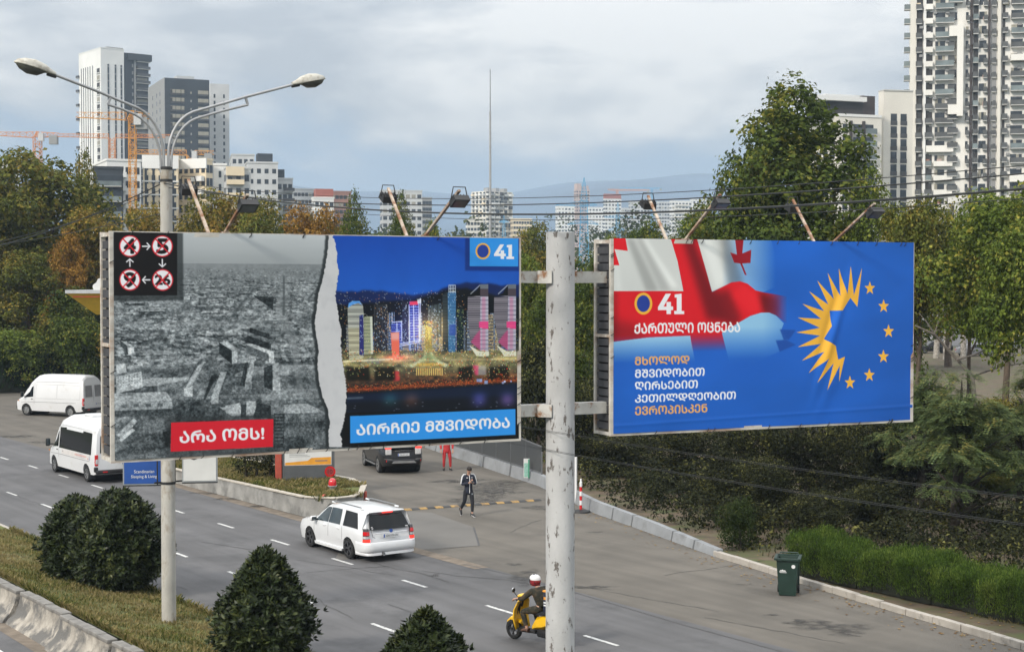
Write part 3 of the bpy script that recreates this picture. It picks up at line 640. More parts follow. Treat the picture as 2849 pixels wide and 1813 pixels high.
# ground glow under the skyline
gl = np.exp(-((vn-.70)/.075)**2); PR.add(gl*(.25+.95*fbm(un*22, vn*40, 3, 12)), C(190, 170, 100)*1.0)
gl2 = np.exp(-((vn-.80)/.03)**2); PR.add(gl2*fbm(un*40, vn*60, 3, 14), C(220, 120, 50)*.6)
for i in range(64):
    x = rl.uniform(185, 1335); w = rl.uniform(16, 44); y = rl.uniform(520, 690); c = rl.choice(((34, 46, 66), (48, 56, 74), (56, 58, 62), (36, 54, 66))); tower([(x, y), (x+w, y-rl.uniform(0, 6)), (x+w, 790), (x, 790)], c, rl.choice(((130, 150, 180), (170, 170, 150), (110, 130, 190), (190, 170, 120))), int((790-y)/7), rl.random() < .3, rl.choice((-.1, .0, .15)), int((790-y)/6), warm+cool)
tower([(395, 490), (485, 490), (485, 790), (395, 790)], (22, 26, 34), (60, 62, 66), 22, True, .1, 110, warm+cool)
tower([(580, 470), (620, 470), (620, 740), (580, 740)], (26, 30, 42), lit=40); tower([(750, 500), (840, 480), (840, 700), (750, 720)], (24, 34, 42), (70, 90, 96), 14, True, .1, 70)
tower([(223, 530), (228, 490), (250, 468), (300, 466), (322, 490), (330, 560), (328, 840), (235, 855), (228, 700)], (52, 56, 62), (215, 218, 205), 44); PR.poly(N2([(225, 510), (230, 480), (255, 466), (300, 466), (320, 495), (295, 478), (255, 490)]), C(90, 160, 235)); PR.poly(N2([(228, 640), (328, 640), (328, 845), (235, 855)]), C(225, 200, 110), .22)
tower([(300, 560), (325, 555), (330, 820), (300, 820)], (40, 44, 110), lit=20); tower([(330, 570), (385, 565), (390, 810), (330, 815)], (60, 70, 62), (205, 210, 175), 34, False, .3, 30, green); PR.poly(N2([(370, 570), (385, 566), (390, 810), (376, 812)]), C(225, 230, 215), .8)
tower([(508, 620), (580, 600), (580, 740), (508, 745)], (22, 30, 88), (110, 130, 235), 10, False, -.1, 30); tower([(625, 470), (690, 465), (692, 740), (630, 742)], (30, 40, 118), (120, 140, 240), 16, False, -.1, 40)
for l in ([(625, 490), (630, 742)], [(690, 470), (692, 740)], [(655, 490), (658, 740)], [(700, 450), (697, 730)], [(515, 605), (580, 600)], [(545, 610), (548, 740)], [(575, 600), (578, 730)], [(560, 760), (690, 735)], [(570, 745), (690, 722)]): PR.line(*N2(l), .016, C(200, 210, 255), .85)
PR.poly(N2([(630, 470), (685, 466), (685, 490), (630, 494)]), C(225, 60, 90)); PR.poly(N2([(680, 455), (705, 450), (705, 480), (680, 482)]), C(230, 235, 240), .8)
PR.glow(N2([(640, 660)])[0], .35, C(50, 60, 190), .35, 1.)
tower([(505, 672), (560, 670), (562, 836), (515, 838)], (238, 112, 92)); PR.poly(N2([(508, 672), (560, 670), (560, 720), (508, 722)]), C(235, 190, 190), .7, 2); PR.glow(N2([(540, 838)])[0], .2, C(230, 40, 40), .7, .25)
tower([(845, 420), (880, 410), (895, 800), (850, 790)], (18, 26, 36), (64, 80, 88), 40, False, .1); tower([(880, 410), (935, 405), (930, 800), (885, 800)], (24, 66, 118), (96, 160, 205), 44, False, .0, 60); PR.poly(N2([(890, 620), (930, 615), (930, 690), (890, 690)]), C(30, 60, 170), .6)
for x in (888, 900, 915, 930): PR.line(*N2([(x, 362), (x, 415)]), .012, C(200, 210, 220), .9)
for y in (363, 385, 405): PR.line(*N2([(886, y), (932, y-1)]), .012, C(200, 210, 220), .9)
tower([(940, 520), (985, 515), (985, 800), (940, 800)], (16, 34, 44), (50, 90, 96), 16, True, .0, 50, green)
for dx in (0, 180):
    tower([(1012+dx-8*(dx > 0), 440), (1095+dx, 432), (1095+dx, 790), (1030+dx, 735), (1010+dx-8*(dx > 0), 560)], (44, 44, 56), (178, 172, 182), 46, False, .0); tower([(1095+dx, 435), (1146+dx, 435), (1146+dx, 795), (1090+dx, 790)], (70, 74, 108), (226, 224, 236), 44, False, .35)
    PR.poly(N2([(1015+dx, 432), (1060+dx, 415), (1092+dx, 360), (1096+dx, 432)]), C(10, 12, 16)); PR.line(*N2([(1030+dx, 420), (1092+dx, 362)]), .014, C(210, 215, 220), .7); PR.poly(N2([(1094+dx, 358), (1146+dx, 356), (1146+dx, 432), (1094+dx, 432)]), C(104, 112, 122)); PR.poly(N2([(1094+dx, 385), (1146+dx, 385), (1146+dx, 432), (1094+dx, 432)]), C(72, 64, 72))
    PR.poly(N2([(1085+dx, 600), (1146+dx, 600), (1146+dx, 650), (1085+dx, 640)]), C(232, 60, 130), .85); PR.poly(N2([(1060+dx, 690), (1095+dx, 650), (1095+dx, 790), (1030+dx, 735)]), C(226, 62, 130), .55, 1); PR.poly(N2([(1104+dx, 440), (1128+dx, 440), (1128+dx, 780), (1104+dx, 780)]), C(230, 70, 120), .28, 1)
    PR.poly(N2([(1020+dx, 755), (1090+dx, 795), (1150+dx, 795), (1150+dx, 826), (1070+dx, 828)]), C(216, 216, 196))
PR.poly(N2([(1060, 880), (1130, 892), (1132, 950), (1070, 950)]), C(210, 205, 210), .5, 1); PR.poly(N2([(1040, 880), (1080, 890), (1080, 950), (1060, 950)]), C(225, 60, 110), .7, 1); PR.poly(N2([(512, 920), (560, 925), (566, 985), (520, 990)]), C(225, 60, 70), .75, 1)
# avenue, square and waterfront
for i in range(260):
    k = rl.random(); y = 590 + 230*k; x = 750 + rl.gauss(0, 1)*(16+60*k); c = rl.choice(((255, 190, 110), (235, 120, 90), (250, 225, 160), (200, 200, 90))); PR.poly(N2([(x, y), (x+5, y), (x+5, y+6), (x, y+6)]), C(*c)*rl.uniform(.6, 1), .85)
PR.poly(N2([(735, 640), (768, 640), (785, 800), (725, 800)]), C(210, 190, 80), .45, 2); PR.glow(N2([(755, 640)])[0], .3, C(255, 190, 90), .5, .8)
for l in ([(630, 890), (720, 850)], [(720, 850), (740, 800)], [(880, 885), (790, 850)], [(790, 850), (770, 800)], [(640, 895), (700, 870)], [(870, 895), (810, 865)]): PR.line(*N2(l), .03, C(225, 235, 195), .8, 1)
PR.poly(N2([(690, 860), (740, 810), (775, 810), (830, 860)]), C(150, 175, 120), .7, 2); PR.poly(N2([(660, 890), (690, 872), (825, 872), (860, 890)]), C(225, 180, 80), .8, 1); PR.poly(N2([(670, 905), (850, 905), (845, 950), (680, 952)]), C(130, 105, 60), .8, 1)
for x in range(675, 850, 14): PR.line(*N2([(x, 905), (x, 952)]), .014, C(250, 215, 130), .9)
PR.poly(N2([(315, 862), (360, 838), (470, 845), (420, 880)]), C(110, 116, 124), .8, 1); PR.line(*N2([(190, 862), (520, 845)]), .02, C(245, 240, 215), .8); PR.line(*N2([(190, 858), (1340, 845)]), .02, C(240, 220, 170), .5, 1)
for x0_, x1_ in ((215, 365), (400, 530), (950, 1040), (1150, 1280)): PR.poly(N2([(x0_, 900), (x1_, 895), (x1_+5, 985), (x0_, 990)]), C(8, 10, 8), .85, 2)
dots(900, (190, 1340), (785, 890), warm+green+((255, 120, 60),), (.003, .008)); dots(260, (200, 1340), (880, 960), warm+green+((255, 140, 60), (240, 80, 50)), (.003, .008))
sh = .0
for i in range(900):
    x = rl.uniform(215, 1340); y = 1035 - (x-215)*.055 + rl.gauss(0, 13); c = rl.choice(((255, 120, 40), (255, 90, 40), (255, 170, 80), (235, 80, 30), (230, 190, 130))); PR.poly(N2([(x, y), (x+6, y-.5), (x+6, y+3), (x, y+3)]), C(*c)*rl.uniform(.45, 1), .8)
PR.poly(N2([(215, 1040), (1340, 978), (1340, 992), (215, 1062)]), C(235, 96, 40), .5, 2); PR.poly(N2([(215, 1078), (1400, 1000), (1400, 1200), (215, 1200)]), C(10, 24, 48), 1, 2); PR.poly(N2([(215, 1130), (1400, 1080), (1400, 1190), (215, 1190)]), C(6, 10, 18), .8, 4)
PR.poly(N2([(215, 1098), (325, 1092), (325, 1102), (215, 1108)]), C(110, 120, 130), .8, 1)
for x, c in ((1085, (110, 100, 200)), (1270, (150, 110, 190)), (500, (40, 90, 80)), (640, (120, 70, 40))): PR.glow(N2([(x, 1110)])[0], .13, C(*c), .5, .8)
for i in range(26): x, y = rl.uniform(230, 1300), rl.uniform(1120, 1185); PR.poly(N2([(x, y), (x+12, y-1), (x+12, y+3), (x, y+3)]), C(150, 160, 180), .6)
dots(7, (1000, 1300), (985, 1005), ((180, 200, 255),), (.01, .03))
# frame shade printed round the number box, black foot of the print
PR.poly(N2([(994, 30), (1400, 30), (1400, 270), (994, 268)]), C(10, 40, 110), .75, 1); PR.poly(N2([(205, 1195), (1400, 1160), (1400, 1440), (180, 1440)]), C(6, 7, 9), 1)
nightp = PR.a.copy(); PR.a = A0*(1-nm[..., None]) + nightp*nm[..., None]
ts = PR.mask(N2([(x-22, y) for x, y in tl] + [(x+3, y) for x, y in tl][::-1]), 1); PR.put(ts, C(30, 36, 38), .85)
strip_m = PR.mask(N2(tl + tr[::-1])); PR.put(strip_m, C(198, 199, 201)); PR.put(strip_m*np.clip((fbm(U*60, V*30, 3, 21)-.5)*2, 0, 1), C(178, 180, 184), .5)
bx = PR.mask(Q([(60, -20), (514, -20), (516, 463), (60, 466)]), 1); PR.put(bx, C(40, 46, 48), .75); PR.poly(Q([(60, -20), (476, -20), (476, 429), (60, 431)]), C(14, 13, 15))
PR.poly(Q([(400, 1225), (1120, 1210), (1120, 1445), (400, 1500)]), C(30, 34, 36), .5, 3)
def block41(x0, x1, y0, y1):
    w, h = x1-x0, y1-y0
    def P(L): return [(x0+a*w, y0+b*h) for a, b in L]
    return [P([(0, .66), (.30, 0), (.50, 0), (.22, .62), (.33, .62), (.33, .40), (.50, .40), (.50, .62), (.58, .62), (.58, .80), (.50, .80), (.50, 1), (.33, 1), (.33, .80), (0, .80)]),
            P([(.64, .04), (.90, 0), (.90, .84), (1, .84), (1, 1), (.62, 1), (.62, .84), (.72, .84), (.72, .19), (.64, .19)])]
def ell(cx, cy_, rx, ry, n=40): return [(cx+rx*math.cos(2*math.pi*i/n), cy_+ry*math.sin(2*math.pi*i/n)) for i in range(n)]
def seg(a, b, w): t = Vector((b[0]-a[0], b[1]-a[1])).normalized(); n = Vector((-t.y, t.x))*w/2; return [(a[0]+n.x, a[1]+n.y), (b[0]+n.x, b[1]+n.y), (b[0]-n.x, b[1]-n.y), (a[0]-n.x, a[1]-n.y)]
iw, ir, ib, iy, iv, ik, io = C(232, 232, 236), C(206, 30, 46), C(46, 144, 226), C(236, 178, 62), C(36, 62, 150), C(14, 13, 15), C(228, 168, 92)
PR.poly(Q([(435, 1260), (1105, 1237), (1103, 1418), (432, 1450)]), ir); PR.poly(N2([(240, 1218), (1323, 1172), (1323, 1340), (240, 1395)]), ib); PR.poly(N2([(1024, 30), (1342, 30), (1340, 240), (1024, 238)]), ib)
PR.text('ᲐᲠᲐ ᲝᲛᲡ!', 499, 732, 1231, 1188, iw, .028); PR.text('ᲐᲘᲠᲩᲘᲔ ᲛᲨᲕᲘᲓᲝᲑᲐ', 990, 1415, 1209.5, 1160.5, iw, .028)
PR.polys(block41(1372, 1427, 681, 721), iw); PR.poly(ell(1341, 699.4, 20.5, 22.5), iy); PR.poly(ell(1341, 699.4, 16, 18), iv)
cir = [(360, 685.4), (450.4, 685.8), (360, 778.8), (451.2, 779.2)]
for (x, y), d in zip(cir, ('4', '5', '9', '26')):
    PR.poly(ell(x, y, 29.5, 30), ir); PR.poly(ell(x, y, 26.3, 26.8), iw)
    w, hh = (14, 19) if len(d) == 1 else (20, 13); PR.text(d, x-w, x+w, y+hh, y-hh, ik, .045)
    for k in (-1, 1): PR.poly(seg((x-19, y-k*20), (x+19, y+k*20), 3.6), ir)
for c, a in (((405, 686), 0), ((450.5, 732), 90), ((406, 779), 180), ((360, 732), 270)):
    ca, sa = math.cos(R_(a)), math.sin(R_(a)); rot = lambda p: (c[0]+p[0]*ca-p[1]*sa, c[1]+p[0]*sa+p[1]*ca)
    for sg in (((-11, 0), (8, 0)), ((2, -10), (11.5, 1)), ((2, 10), (11.5, -1))): PR.poly([rot(p) for p in seg(*sg, 3.2)], iw)
LB.frame(); LB.poster(PR, p_mat)
LB.lamps([(615, (689, 541, vee_t), (524, 500, 1.5)), (1176, (1278, 530, 1.3), (1080, 524, 1.5))])

# ---- right board: waving flag, lettering, half sun with a ring of stars
RB = Board(1697, 666, 2541, 674, 24.2, 26.75, 5.80, 8.965, [(1706, 664), (2538, 674), (2536, 1167), (1702, 1205)], 'blue billboard with a waving red and white flag, half sun and stars')
RB.fold = staticmethod(lambda x, z: .03*np.exp(-((x-4.35-.35*(z-1.6))/.09)**2)*np.exp(-((z-1.55)/.85)**2) - .02*np.exp(-((x-4.2-.35*(z-1.6))/.08)**2)*np.exp(-((z-1.7)/.7)**2) + .004*np.exp(-((z-.16-.02*x)/.03)**2) + .012*np.exp(-((x-.5*z-3.95)/.12)**2)*np.exp(-((z-.6)/.5)**2))
PR = Print(RB, RB.px1-RB.px0, RB.pz1-RB.pz0, 140, C(30, 98, 196)); W_, H_ = PR.W, PR.H; U, V = PR.xx/W_, PR.yy/H_
def N3(L): return Q(L, (1690, 650), 2.688)
PR.a = PR.a*(.93+.16*(fbm(U*3+V*2, V*3-U, 3, 4)-.5)[..., None]*1.6 + .10*np.exp(-((U-.55)/.3)**2-((V-.05)/.3)**2)[..., None])
PR.put(blur(PR.mask(N3([(30, 700), (1500, 500), (1500, 1100), (30, 1100)])), 12), C(32, 96, 194), .5)
white = C(206, 209, 206); redc = C(214, 24, 36); lb = C(116, 178, 232)
fr = lambda x0_, x1_: np.clip((PR.xx/W_*(2538-1706)+1706-(1690+x0_/2.688))/((x1_-x0_)/2.688), 0, 1)
fy = lambda y0_, y1_: np.clip((PR.yy/H_*(1200-664)+664-(650+y0_/2.688))/((y1_-y0_)/2.688), 0, 1)
mk = PR.mask(N3([(20, 20), (470, 20), (520, 210), (562, 432), (20, 432)])); PR.put(mk, white); 
for a, b, w_, k in (((160, 40), (330, 430), 26, -.20), ((270, 40), (500, 400), 12, .13), ((230, 40), (430, 430), 20, -.14), ((40, 60), (80, 430), 10, .05)):
    st = PR.mask(N3([(a[0]-w_, a[1]), (a[0]+w_, a[1]), (b[0]+w_*1.8, b[1]), (b[0]-w_*1.8, b[1])]), 5)*mk; PR.a = PR.a*(1+k*st[..., None])
mk = PR.mask(N3([(655, 20), (1210, 20), (1300, 380), (1150, 440), (1100, 425), (1040, 375), (985, 357), (920, 365), (850, 400), (775, 435), (720, 240)]), 0)
PR.put(mk*(1-fr(800, 1190)), white); PR.put(mk*fr(800, 1000)*(1-fr(980, 1200)), lb, .5)
st = PR.mask(N3([(830, 30), (900, 30), (1010, 380), (900, 400)]), 8)*mk; PR.a = PR.a*(1-.28*st[..., None])
st = PR.mask(N3([(690, 60), (760, 40), (900, 360), (800, 420)]), 8)*mk; PR.a = PR.a*(1+.1*st[..., None])
mk = PR.mask(N3([(20, 810), (300, 775), (612, 760), (650, 960), (20, 960)])); PR.put(mk*(1-fy(780, 960)), C(150, 196, 226), .95)
mk = PR.mask(N3([(850, 740), (975, 665), (1060, 615), (1140, 590), (1200, 590), (1250, 612), (1310, 670), (1290, 720), (1340, 790), (1260, 800), (1280, 880), (1100, 960), (905, 960)])); PR.put(mk*(1-fy(700, 950)*.98)*(1-.55*fr(1100, 1350)), C(148, 196, 226), .95)
mk = PR.mask(N3([(20, 430), (562, 430), (520, 210), (462, 20), (658, 20), (720, 240), (775, 437), (850, 400), (920, 365), (985, 357), (1040, 375), (1100, 425), (1160, 440), (1330, 470), (1330, 670), (1250, 610), (1200, 590), (1140, 590), (1060, 615), (975, 665), (850, 742), (905, 960), (640, 960), (612, 762), (300, 775), (20, 810)]))
fade = (1-fr(1110, 1290))*(1-fy(745, 885)); PR.put(mk*fade, redc)
for P_, k, sf in (([(555, 30), (625, 30), (800, 440), (900, 660), (740, 640), (660, 380)], .62, 9), ([(780, 440), (900, 420), (1000, 660), (900, 700)], .55, 9), ([(30, 640), (250, 700), (250, 800), (30, 800)], .4, 12), ([(1120, 430), (1280, 480), (1280, 640), (1150, 590)], .7, 8), ([(30, 430), (70, 430), (70, 800), (30, 800)], .3, 6)):
    PR.put(PR.mask(N3(P_), sf)*mk*fade, C(60, 6, 16), k)
PR.put(PR.mask(N3([(1000, 380), (1100, 440), (1150, 580), (1060, 600), (920, 460)]), 8)*mk*fade, C(235, 36, 46), .6)
for P_ in ([(20, 20), (125, 20), (145, 131), (46, 118), (20, 116)], [(20, 116), (46, 118), (82, 238), (20, 236)]): PR.poly(N3(P_), redc)
PR.poly(N3([(945, 40), (1010, 40), (1000, 150), (1067, 122), (1062, 220), (1000, 225), (1034, 312), (1020, 308), (985, 225), (940, 218), (910, 142), (960, 158)]), C(150, 18, 34))
for P_ in ([(1280, 715), (1400, 720), (1350, 790), (1310, 795)], [(1250, 797), (1330, 795), (1400, 830), (1280, 882)]): PR.poly(N3(P_), C(26, 74, 158), .9, 1)
PR.polys(block41(1828, 1901, 817, 874), iw)
PR.poly(ell(1787.5, 844.6, 25, 30.5), iy); PR.poly(ell(1787.5, 844.6, 18.3, 23), iv)
PR.text('ᲥᲐᲠᲗᲣᲚᲘ ᲝᲪᲜᲔᲑᲐ', 1763, 2056, 927.5, 896, iw, .03)
for body, x1_, zb, zt, m_ in (('ᲛᲮᲝᲚᲝᲓ', 1915, 1015, 989, io), ('ᲛᲨᲕᲘᲓᲝᲑᲘᲗ', 1957.5, 1050, 1022.5, iw), ('ᲦᲘᲠᲡᲔᲑᲘᲗ', 1938.5, 1084, 1056.5, iw), ('ᲙᲔᲗᲘᲚᲓᲦᲔᲝᲑᲘᲗ', 2044, 1119, 1088, iw), ('ᲔᲕᲠᲝᲞᲘᲡᲙᲔᲜ', 1964.5, 1153.5, 1122.5, io)): PR.text(body, 1764.5, x1_, zb, zt, m_, .028)
def N4(L): return Q(L, (2140, 650), 2.688)
PR.polys([N4([(650, 548), (685, 255), (624, 460), (600, 243), (573, 452), (512, 258), (523, 465), (428, 292), (475, 490), (350, 350), (432, 530), (288, 430), (400, 578), (237, 523), (378, 637), (203, 627), (368, 703), (193, 738), (370, 762), (203, 847), (380, 823), (233, 950), (400, 882), (283, 1042), (433, 932), (345, 1115), (470, 968), (421, 1170), (515, 985), (512, 1110), (556, 918), (505, 940), (487, 838), (402, 787), (457, 690), (445, 576), (535, 574), (597, 480)])], iy)
PR.polys([N4([(cx+(43 if i % 2 == 0 else 17.5)*math.sin(i*math.pi/5), cy_+6-(54 if i % 2 == 0 else 22)*math.cos(i*math.pi/5)) for i in range(10)]) for cx, cy_ in ((744, 403), (848, 537), (884, 724), (845, 912), (739, 1050), (594, 1106))], iy)
RB.frame(); RB.poster(PR, p_mat)
RB.lamps([(1906, (2004, 541, 1.3), (1803, 545, 1.4)), (2322, (2434, 566, 1.4), (2206, 556, 1.4))])

# ---- the pole that carries both boards
pl = empty('billboard_pole', (.765, 23.87, 0), 0, 'thick grey steel pole with flaking paint between the two billboards', 'pole')
MB().lathe([(.232, -.02), (.226, 9.055), (.215, 9.06)], 40).build('post', pole_p, pl, smooth=40)
bm_ = MB(); tdir = (RB.Bv-LB.A).normalized(); P0 = Vector((.765, 23.87, 0))
lo_, hi_ = LB.Bv, RB.A
for z in (8.35, 6.25):
    bm_ = MB()
    a = Vector((lo_.x, lo_.y, z)) + LB.nb*.22 - LB.t*.25 - P0; b = Vector((hi_.x, hi_.y, z)) + RB.nb*.22 + RB.t*.25 - P0
    c1 = (a+(b-a)*.5); 
    bm_.bar(a, b, .16, .185); bm_.build('crossbeam', rust_w, pl)
    bb = MB(); bb.bar(Vector((-.36, -.16, z)), Vector((-.14, -.21, z)), .03, .20); bb.build('bracket', rust_w, pl)
# ------------------------------------------------------------------ vehicles: lofted bodies with glass, lamps, wheels as parts
white_paint = mat('white_paint', (.66, .67, .68), rough=.28, var=.025, scale=1.2, coat=.6, col2=(.62, .61, .59), t=(.62, .85), s2=2.2)
van_paint = mat('van_white_paint', (.63, .635, .64), rough=.42, var=.03, scale=1.2, coat=.2, col2=(.5, .48, .44), t=(.6, .85), s2=1.8)
black_paint = mat('black_paint', (.012, .012, .013), rough=.25, var=.1, spec=.35, coat=.25)
tyre_m = mat('tyre_rubber', (.009, .009, .009), rough=.85, var=.25, scale=12)
rim_m = mat('rim_grey', (.10, .10, .105), rough=.35, metal=.7, var=.1); rim_l = mat('rim_silver', (.42, .42, .42), rough=.35, metal=.8, var=.12)
car_glass = mat('car_glass', (.004, .005, .006), rough=.05, var=.2, spec=.3)
side_glass = mat('side_glass', (.022, .034, .04), rough=.04, var=.4, scale=1.5, spec=.7)
trim_b = mat('black_trim', (.010, .010, .011), rough=.6, var=.15); grey_trim = mat('grey_trim', (.16, .165, .17), rough=.5, var=.1); chrome = mat('chrome', (.6, .6, .6), rough=.15, metal=1, var=.05)
lamp_red = mat('tail_lamp_red', (.55, .012, .016), rough=.12, var=.12, scale=20, coat=.8); lamp_clear = mat('lamp_clear', (.55, .55, .55), rough=.1, var=.25, scale=25, coat=.8); lamp_dark = mat('lamp_smoked', (.09, .085, .09), rough=.15, var=.3, scale=18, coat=.6)
lamp_lit = mat('brake_light_lit', (1, .03, .02), rough=.2, var=.05, emit=1.6)
plate_m = mat('plate_white', (.62, .63, .64), rough=.5, var=.05); plate_b = mat('plate_blue', (.03, .09, .35), rough=.5, var=.05); amber = mat('amber_lens', (.6, .2, .02), rough=.2)
def lerp_station(st, x):
    for a, b in zip(st[:-1], st[1:]):
        if a[0] <= x <= b[0]: k = (x-a[0])/(b[0]-a[0]+1e-9); return [a[i]+(b[i]-a[i])*k for i in range(len(a))]
    return list(st[0] if x < st[0][0] else st[-1])
# station: x, z_bottom, w_sill, z_sill, w_mid, z_mid, w_belt, z_belt, w_top, z_top, z_roof
class Body:
    def __init__(s, st): s.st = st
    def ring(s, t, dx=(0,)*7):
        x, zb, w0, z0, w1, z1, w2, z2, w3, z3, z4 = t
        half = [(w0*.7, zb), (w0, z0), (w1, z1), (w1*.6+w2*.4+.006, z1*.45+z2*.55), (w2, z2), (w3, z3), (w3*.86, z3+(z4-z3)*.55), (w3*.45, z4-.004)]
        return half
    def side(s, x, k, sgn, off=.004):
        """point on the body side: k 0..1 belt->window top, negative below the belt down to -1 = mid line"""
        x_, zb, w0, z0, w1, z1, w2, z2, w3, z3, z4 = lerp_station(s.st, x)
        if k >= 0: y, z = w2+(w3-w2)*k, z2+(z3-z2)*k
        else:
            mw, mz = w1*.6+w2*.4+.006, z1*.45+z2*.55
            if k > -.5: q = -k/.5; y, z = w2+(mw-w2)*q, z2+(mz-z2)*q
            else: q = (-k-.5)/.5; y, z = mw+(w1-mw)*q, mz+(z1-mz)*q
        return Vector((x, sgn*(y+off), z))
    def mesh(s, rear=0., bulge=.05, front=.05):
        """loft; rear: list of x offsets per level for the tail face"""
        mb = MB(); H = 8; rows = []
        for i, t in enumerate(s.st):
            h = s.ring(t); xs = [t[0]]*H
            if i == 0 and rear: xs = [t[0]+d for d in rear]
            if i == len(s.st)-1 and s.fr: xs = [t[0]+d for d in s.fr]
            row = [(xs[j], h[j][0], h[j][1]) for j in range(H)]
            full = [(p[0], -p[1], p[2]) for p in row] + [(xs[-1], 0, t[10])] + row[::-1]
            rows.append(full)
        n = len(rows[0])
        for r in rows: mb.v += r
        for i in range(len(rows)-1):
            for j in range(n):
                a, b = i*n+j, i*n+(j+1) % n; mb.f.append((a, b, b+n, a+n)); mb.mi.append(0)
        for ri, bl in ((0, -bulge), (len(rows)-1, front)):     # end caps with a bowed middle column
            o = ri*n; mid = []
            for j in range(H):
                p, q = rows[ri][j], rows[ri][n-1-j]; mid.append(len(mb.v)); mb.v.append(((p[0]+q[0])/2+bl, 0, (p[2]+q[2])/2))
            for j in range(H-1):
                mb.f.append((o+j, mid[j], mid[j+1], o+j+1)); mb.f.append((mid[j], o+n-1-j, o+n-2-j, mid[j+1])); mb.mi += [0, 0]
            mb.f.append((o+H-1, mid[H-1], o+H)); mb.f.append((mid[H-1], o+n-H, o+H)); mb.f.append((o, o+n-1, mid[0])); mb.mi += [0, 0, 0]
        return mb
    fr = None
def patch(name, pts, m, parent, off=Vector((0, 0, 0)), thick=.0, n=1):
    """a panel from a closed outline of 3-D points"""
    mb = MB(); P = [Vector(p)+off for p in pts]; mb.add(P, [tuple(range(len(P)))]); return mb.build(name, m, parent, fixn=False)
def strip_patch(name, lo, hi, m, parent):
    mb = MB(); n = len(lo); mb.v = [tuple(p) for p in lo]+[tuple(p) for p in hi]
    for i in range(n-1): mb.f.append((i, i+1, n+i+1, n+i)); mb.mi.append(0)
    return mb.build(name, m, parent, fixn=False, smooth=40)
def boolean_cut(o, cutters):
    bm = bmesh.new(); bm.from_mesh(o.data); bmesh.ops.triangulate(bm, faces=bm.faces[:]); bm.to_mesh(o.data); bm.free()     # planar faces cut cleanly
    for c in cutters:
        c.parent = o.parent; md = o.modifiers.new('cut', 'BOOLEAN'); md.operation = 'DIFFERENCE'; md.object = c; md.solver = 'EXACT'
    me = evaluated_mesh(o, o.name); o.modifiers.clear(); o.data = me
    for c in cutters: bpy.data.objects.remove(c)
WHEELS = {}
def wheel(parent, x, y, r, w, rim, spokes=5, rim_r=.68, style='spoke'):
    k = (r, w, rim.name, spokes, style); sg = 1 if y > 0 else -1
    if k not in WHEELS:
        prof = [(r*rim_r, -w/2), (r*.94, -w/2), (r, -w*.36), (r, w*.36), (r*.94, w/2), (r*rim_r, w/2)]
        ty = MB().lathe(prof, 32, 'Y', caps=False); R2 = r*rim_r
        for i in range(32): pass
        rm = MB(); rm.lathe([(R2, w*.5), (R2*.93, w*.5-.004), (R2*.92, w*.22), (R2*.9, 0), (.02, -.01)], 32, 'Y', caps=False, mi=1)
        rm.lathe([(R2*1.0, w*.502), (R2*.9, w*.505), (R2*.9, w*.4)], 32, 'Y', caps=False)
        rm.lathe([(R2*.22, w*.2), (R2*.22, w*.44), (R2*.12, w*.46), (.003, w*.46)], 16, 'Y', caps=False)
        for i in range(spokes):
            a = 2*math.pi*i/spokes; c, s_ = math.cos(a), math.sin(a)
            for da in ((-.12, .12) if style == 'twin' else (0,)):
                c, s_ = math.cos(a+da), math.sin(a+da); rm.bar((R2*.18*c, w*.38, R2*.18*s_), (R2*.94*c, w*.45, R2*.94*s_), w*.14 if style == 'twin' else R2*.22, .03)
        if style == 'steel':
            rm.lathe([(R2*.92, w*.3), (R2*.6, w*.42), (R2*.3, w*.36), (.003, w*.36)], 24, 'Y', caps=False)
        WHEELS[k] = (ty, rm)
    ty, rm = WHEELS[k]
    import copy
    t2, r2 = copy.deepcopy(ty), copy.deepcopy(rm)
    if sg < 0: t2.v = [(a, -b, c) for a, b, c in t2.v]; r2.v = [(a, -b, c) for a, b, c in r2.v]
    o = t2.build('wheel', tyre_m, parent, smooth=50); o.location = (x, y, r)
    r2.build('rim', [rim, trim_b], o, smooth=40)
    return o
def number_plate(parent, text, c, w, h, rz, tilt=0., blue=True):
    """plate on the tail: faces -x"""
    mb = MB(); mb.box((0, 0, 0), (.012, w, h), bev=.004); o = mb.build('number_plate', plate_m, parent); o.location = c; o.rotation_euler = (0, tilt, 0)
    if blue: MB().span((-.0085, w/2-.045, -h/2+.004), (-.0062, w/2-.004, h/2-.004)).build('blue_band', plate_b, o)
    me = text_mesh(text); co = np.array([v.co[:] for v in me.vertices]); lo, hi = co.min(0), co.max(0); tw, th = w*.74, h*.56
    nx = np.full(len(co), -.009); ny = (tw/2-.02) - (co[:, 0]-lo[0])/(hi[0]-lo[0])*tw; nz = (co[:, 1]-lo[1])/(hi[1]-lo[1])*th-th/2
    me.vertices.foreach_set('co', np.stack([nx, ny, nz], -1).astype(np.float32).ravel()); me.materials.clear(); me.materials.append(trim_b); me.update(); me.name = 'lettering'; link_mesh('lettering', me, o)
    return o
def cyl_cutter(x, r, y0, y1):
    o = MB().lathe([(r, y0), (r, y1)], 28, 'Y', c=(x, 0, r*.93)).build('cutter', trim_b); return o
class Seams:
    """each gap between two panels is a thin part of its own"""
    def __init__(s): s.L = []
    def build(s, name, m, par): [x.build(name, m, par) for x in s.L]
def shut_line(sm, pts, w=.009):
    mb = MB(); mb.tube([Vector(p) for p in pts], w*.62, 4); sm.L.append(mb)

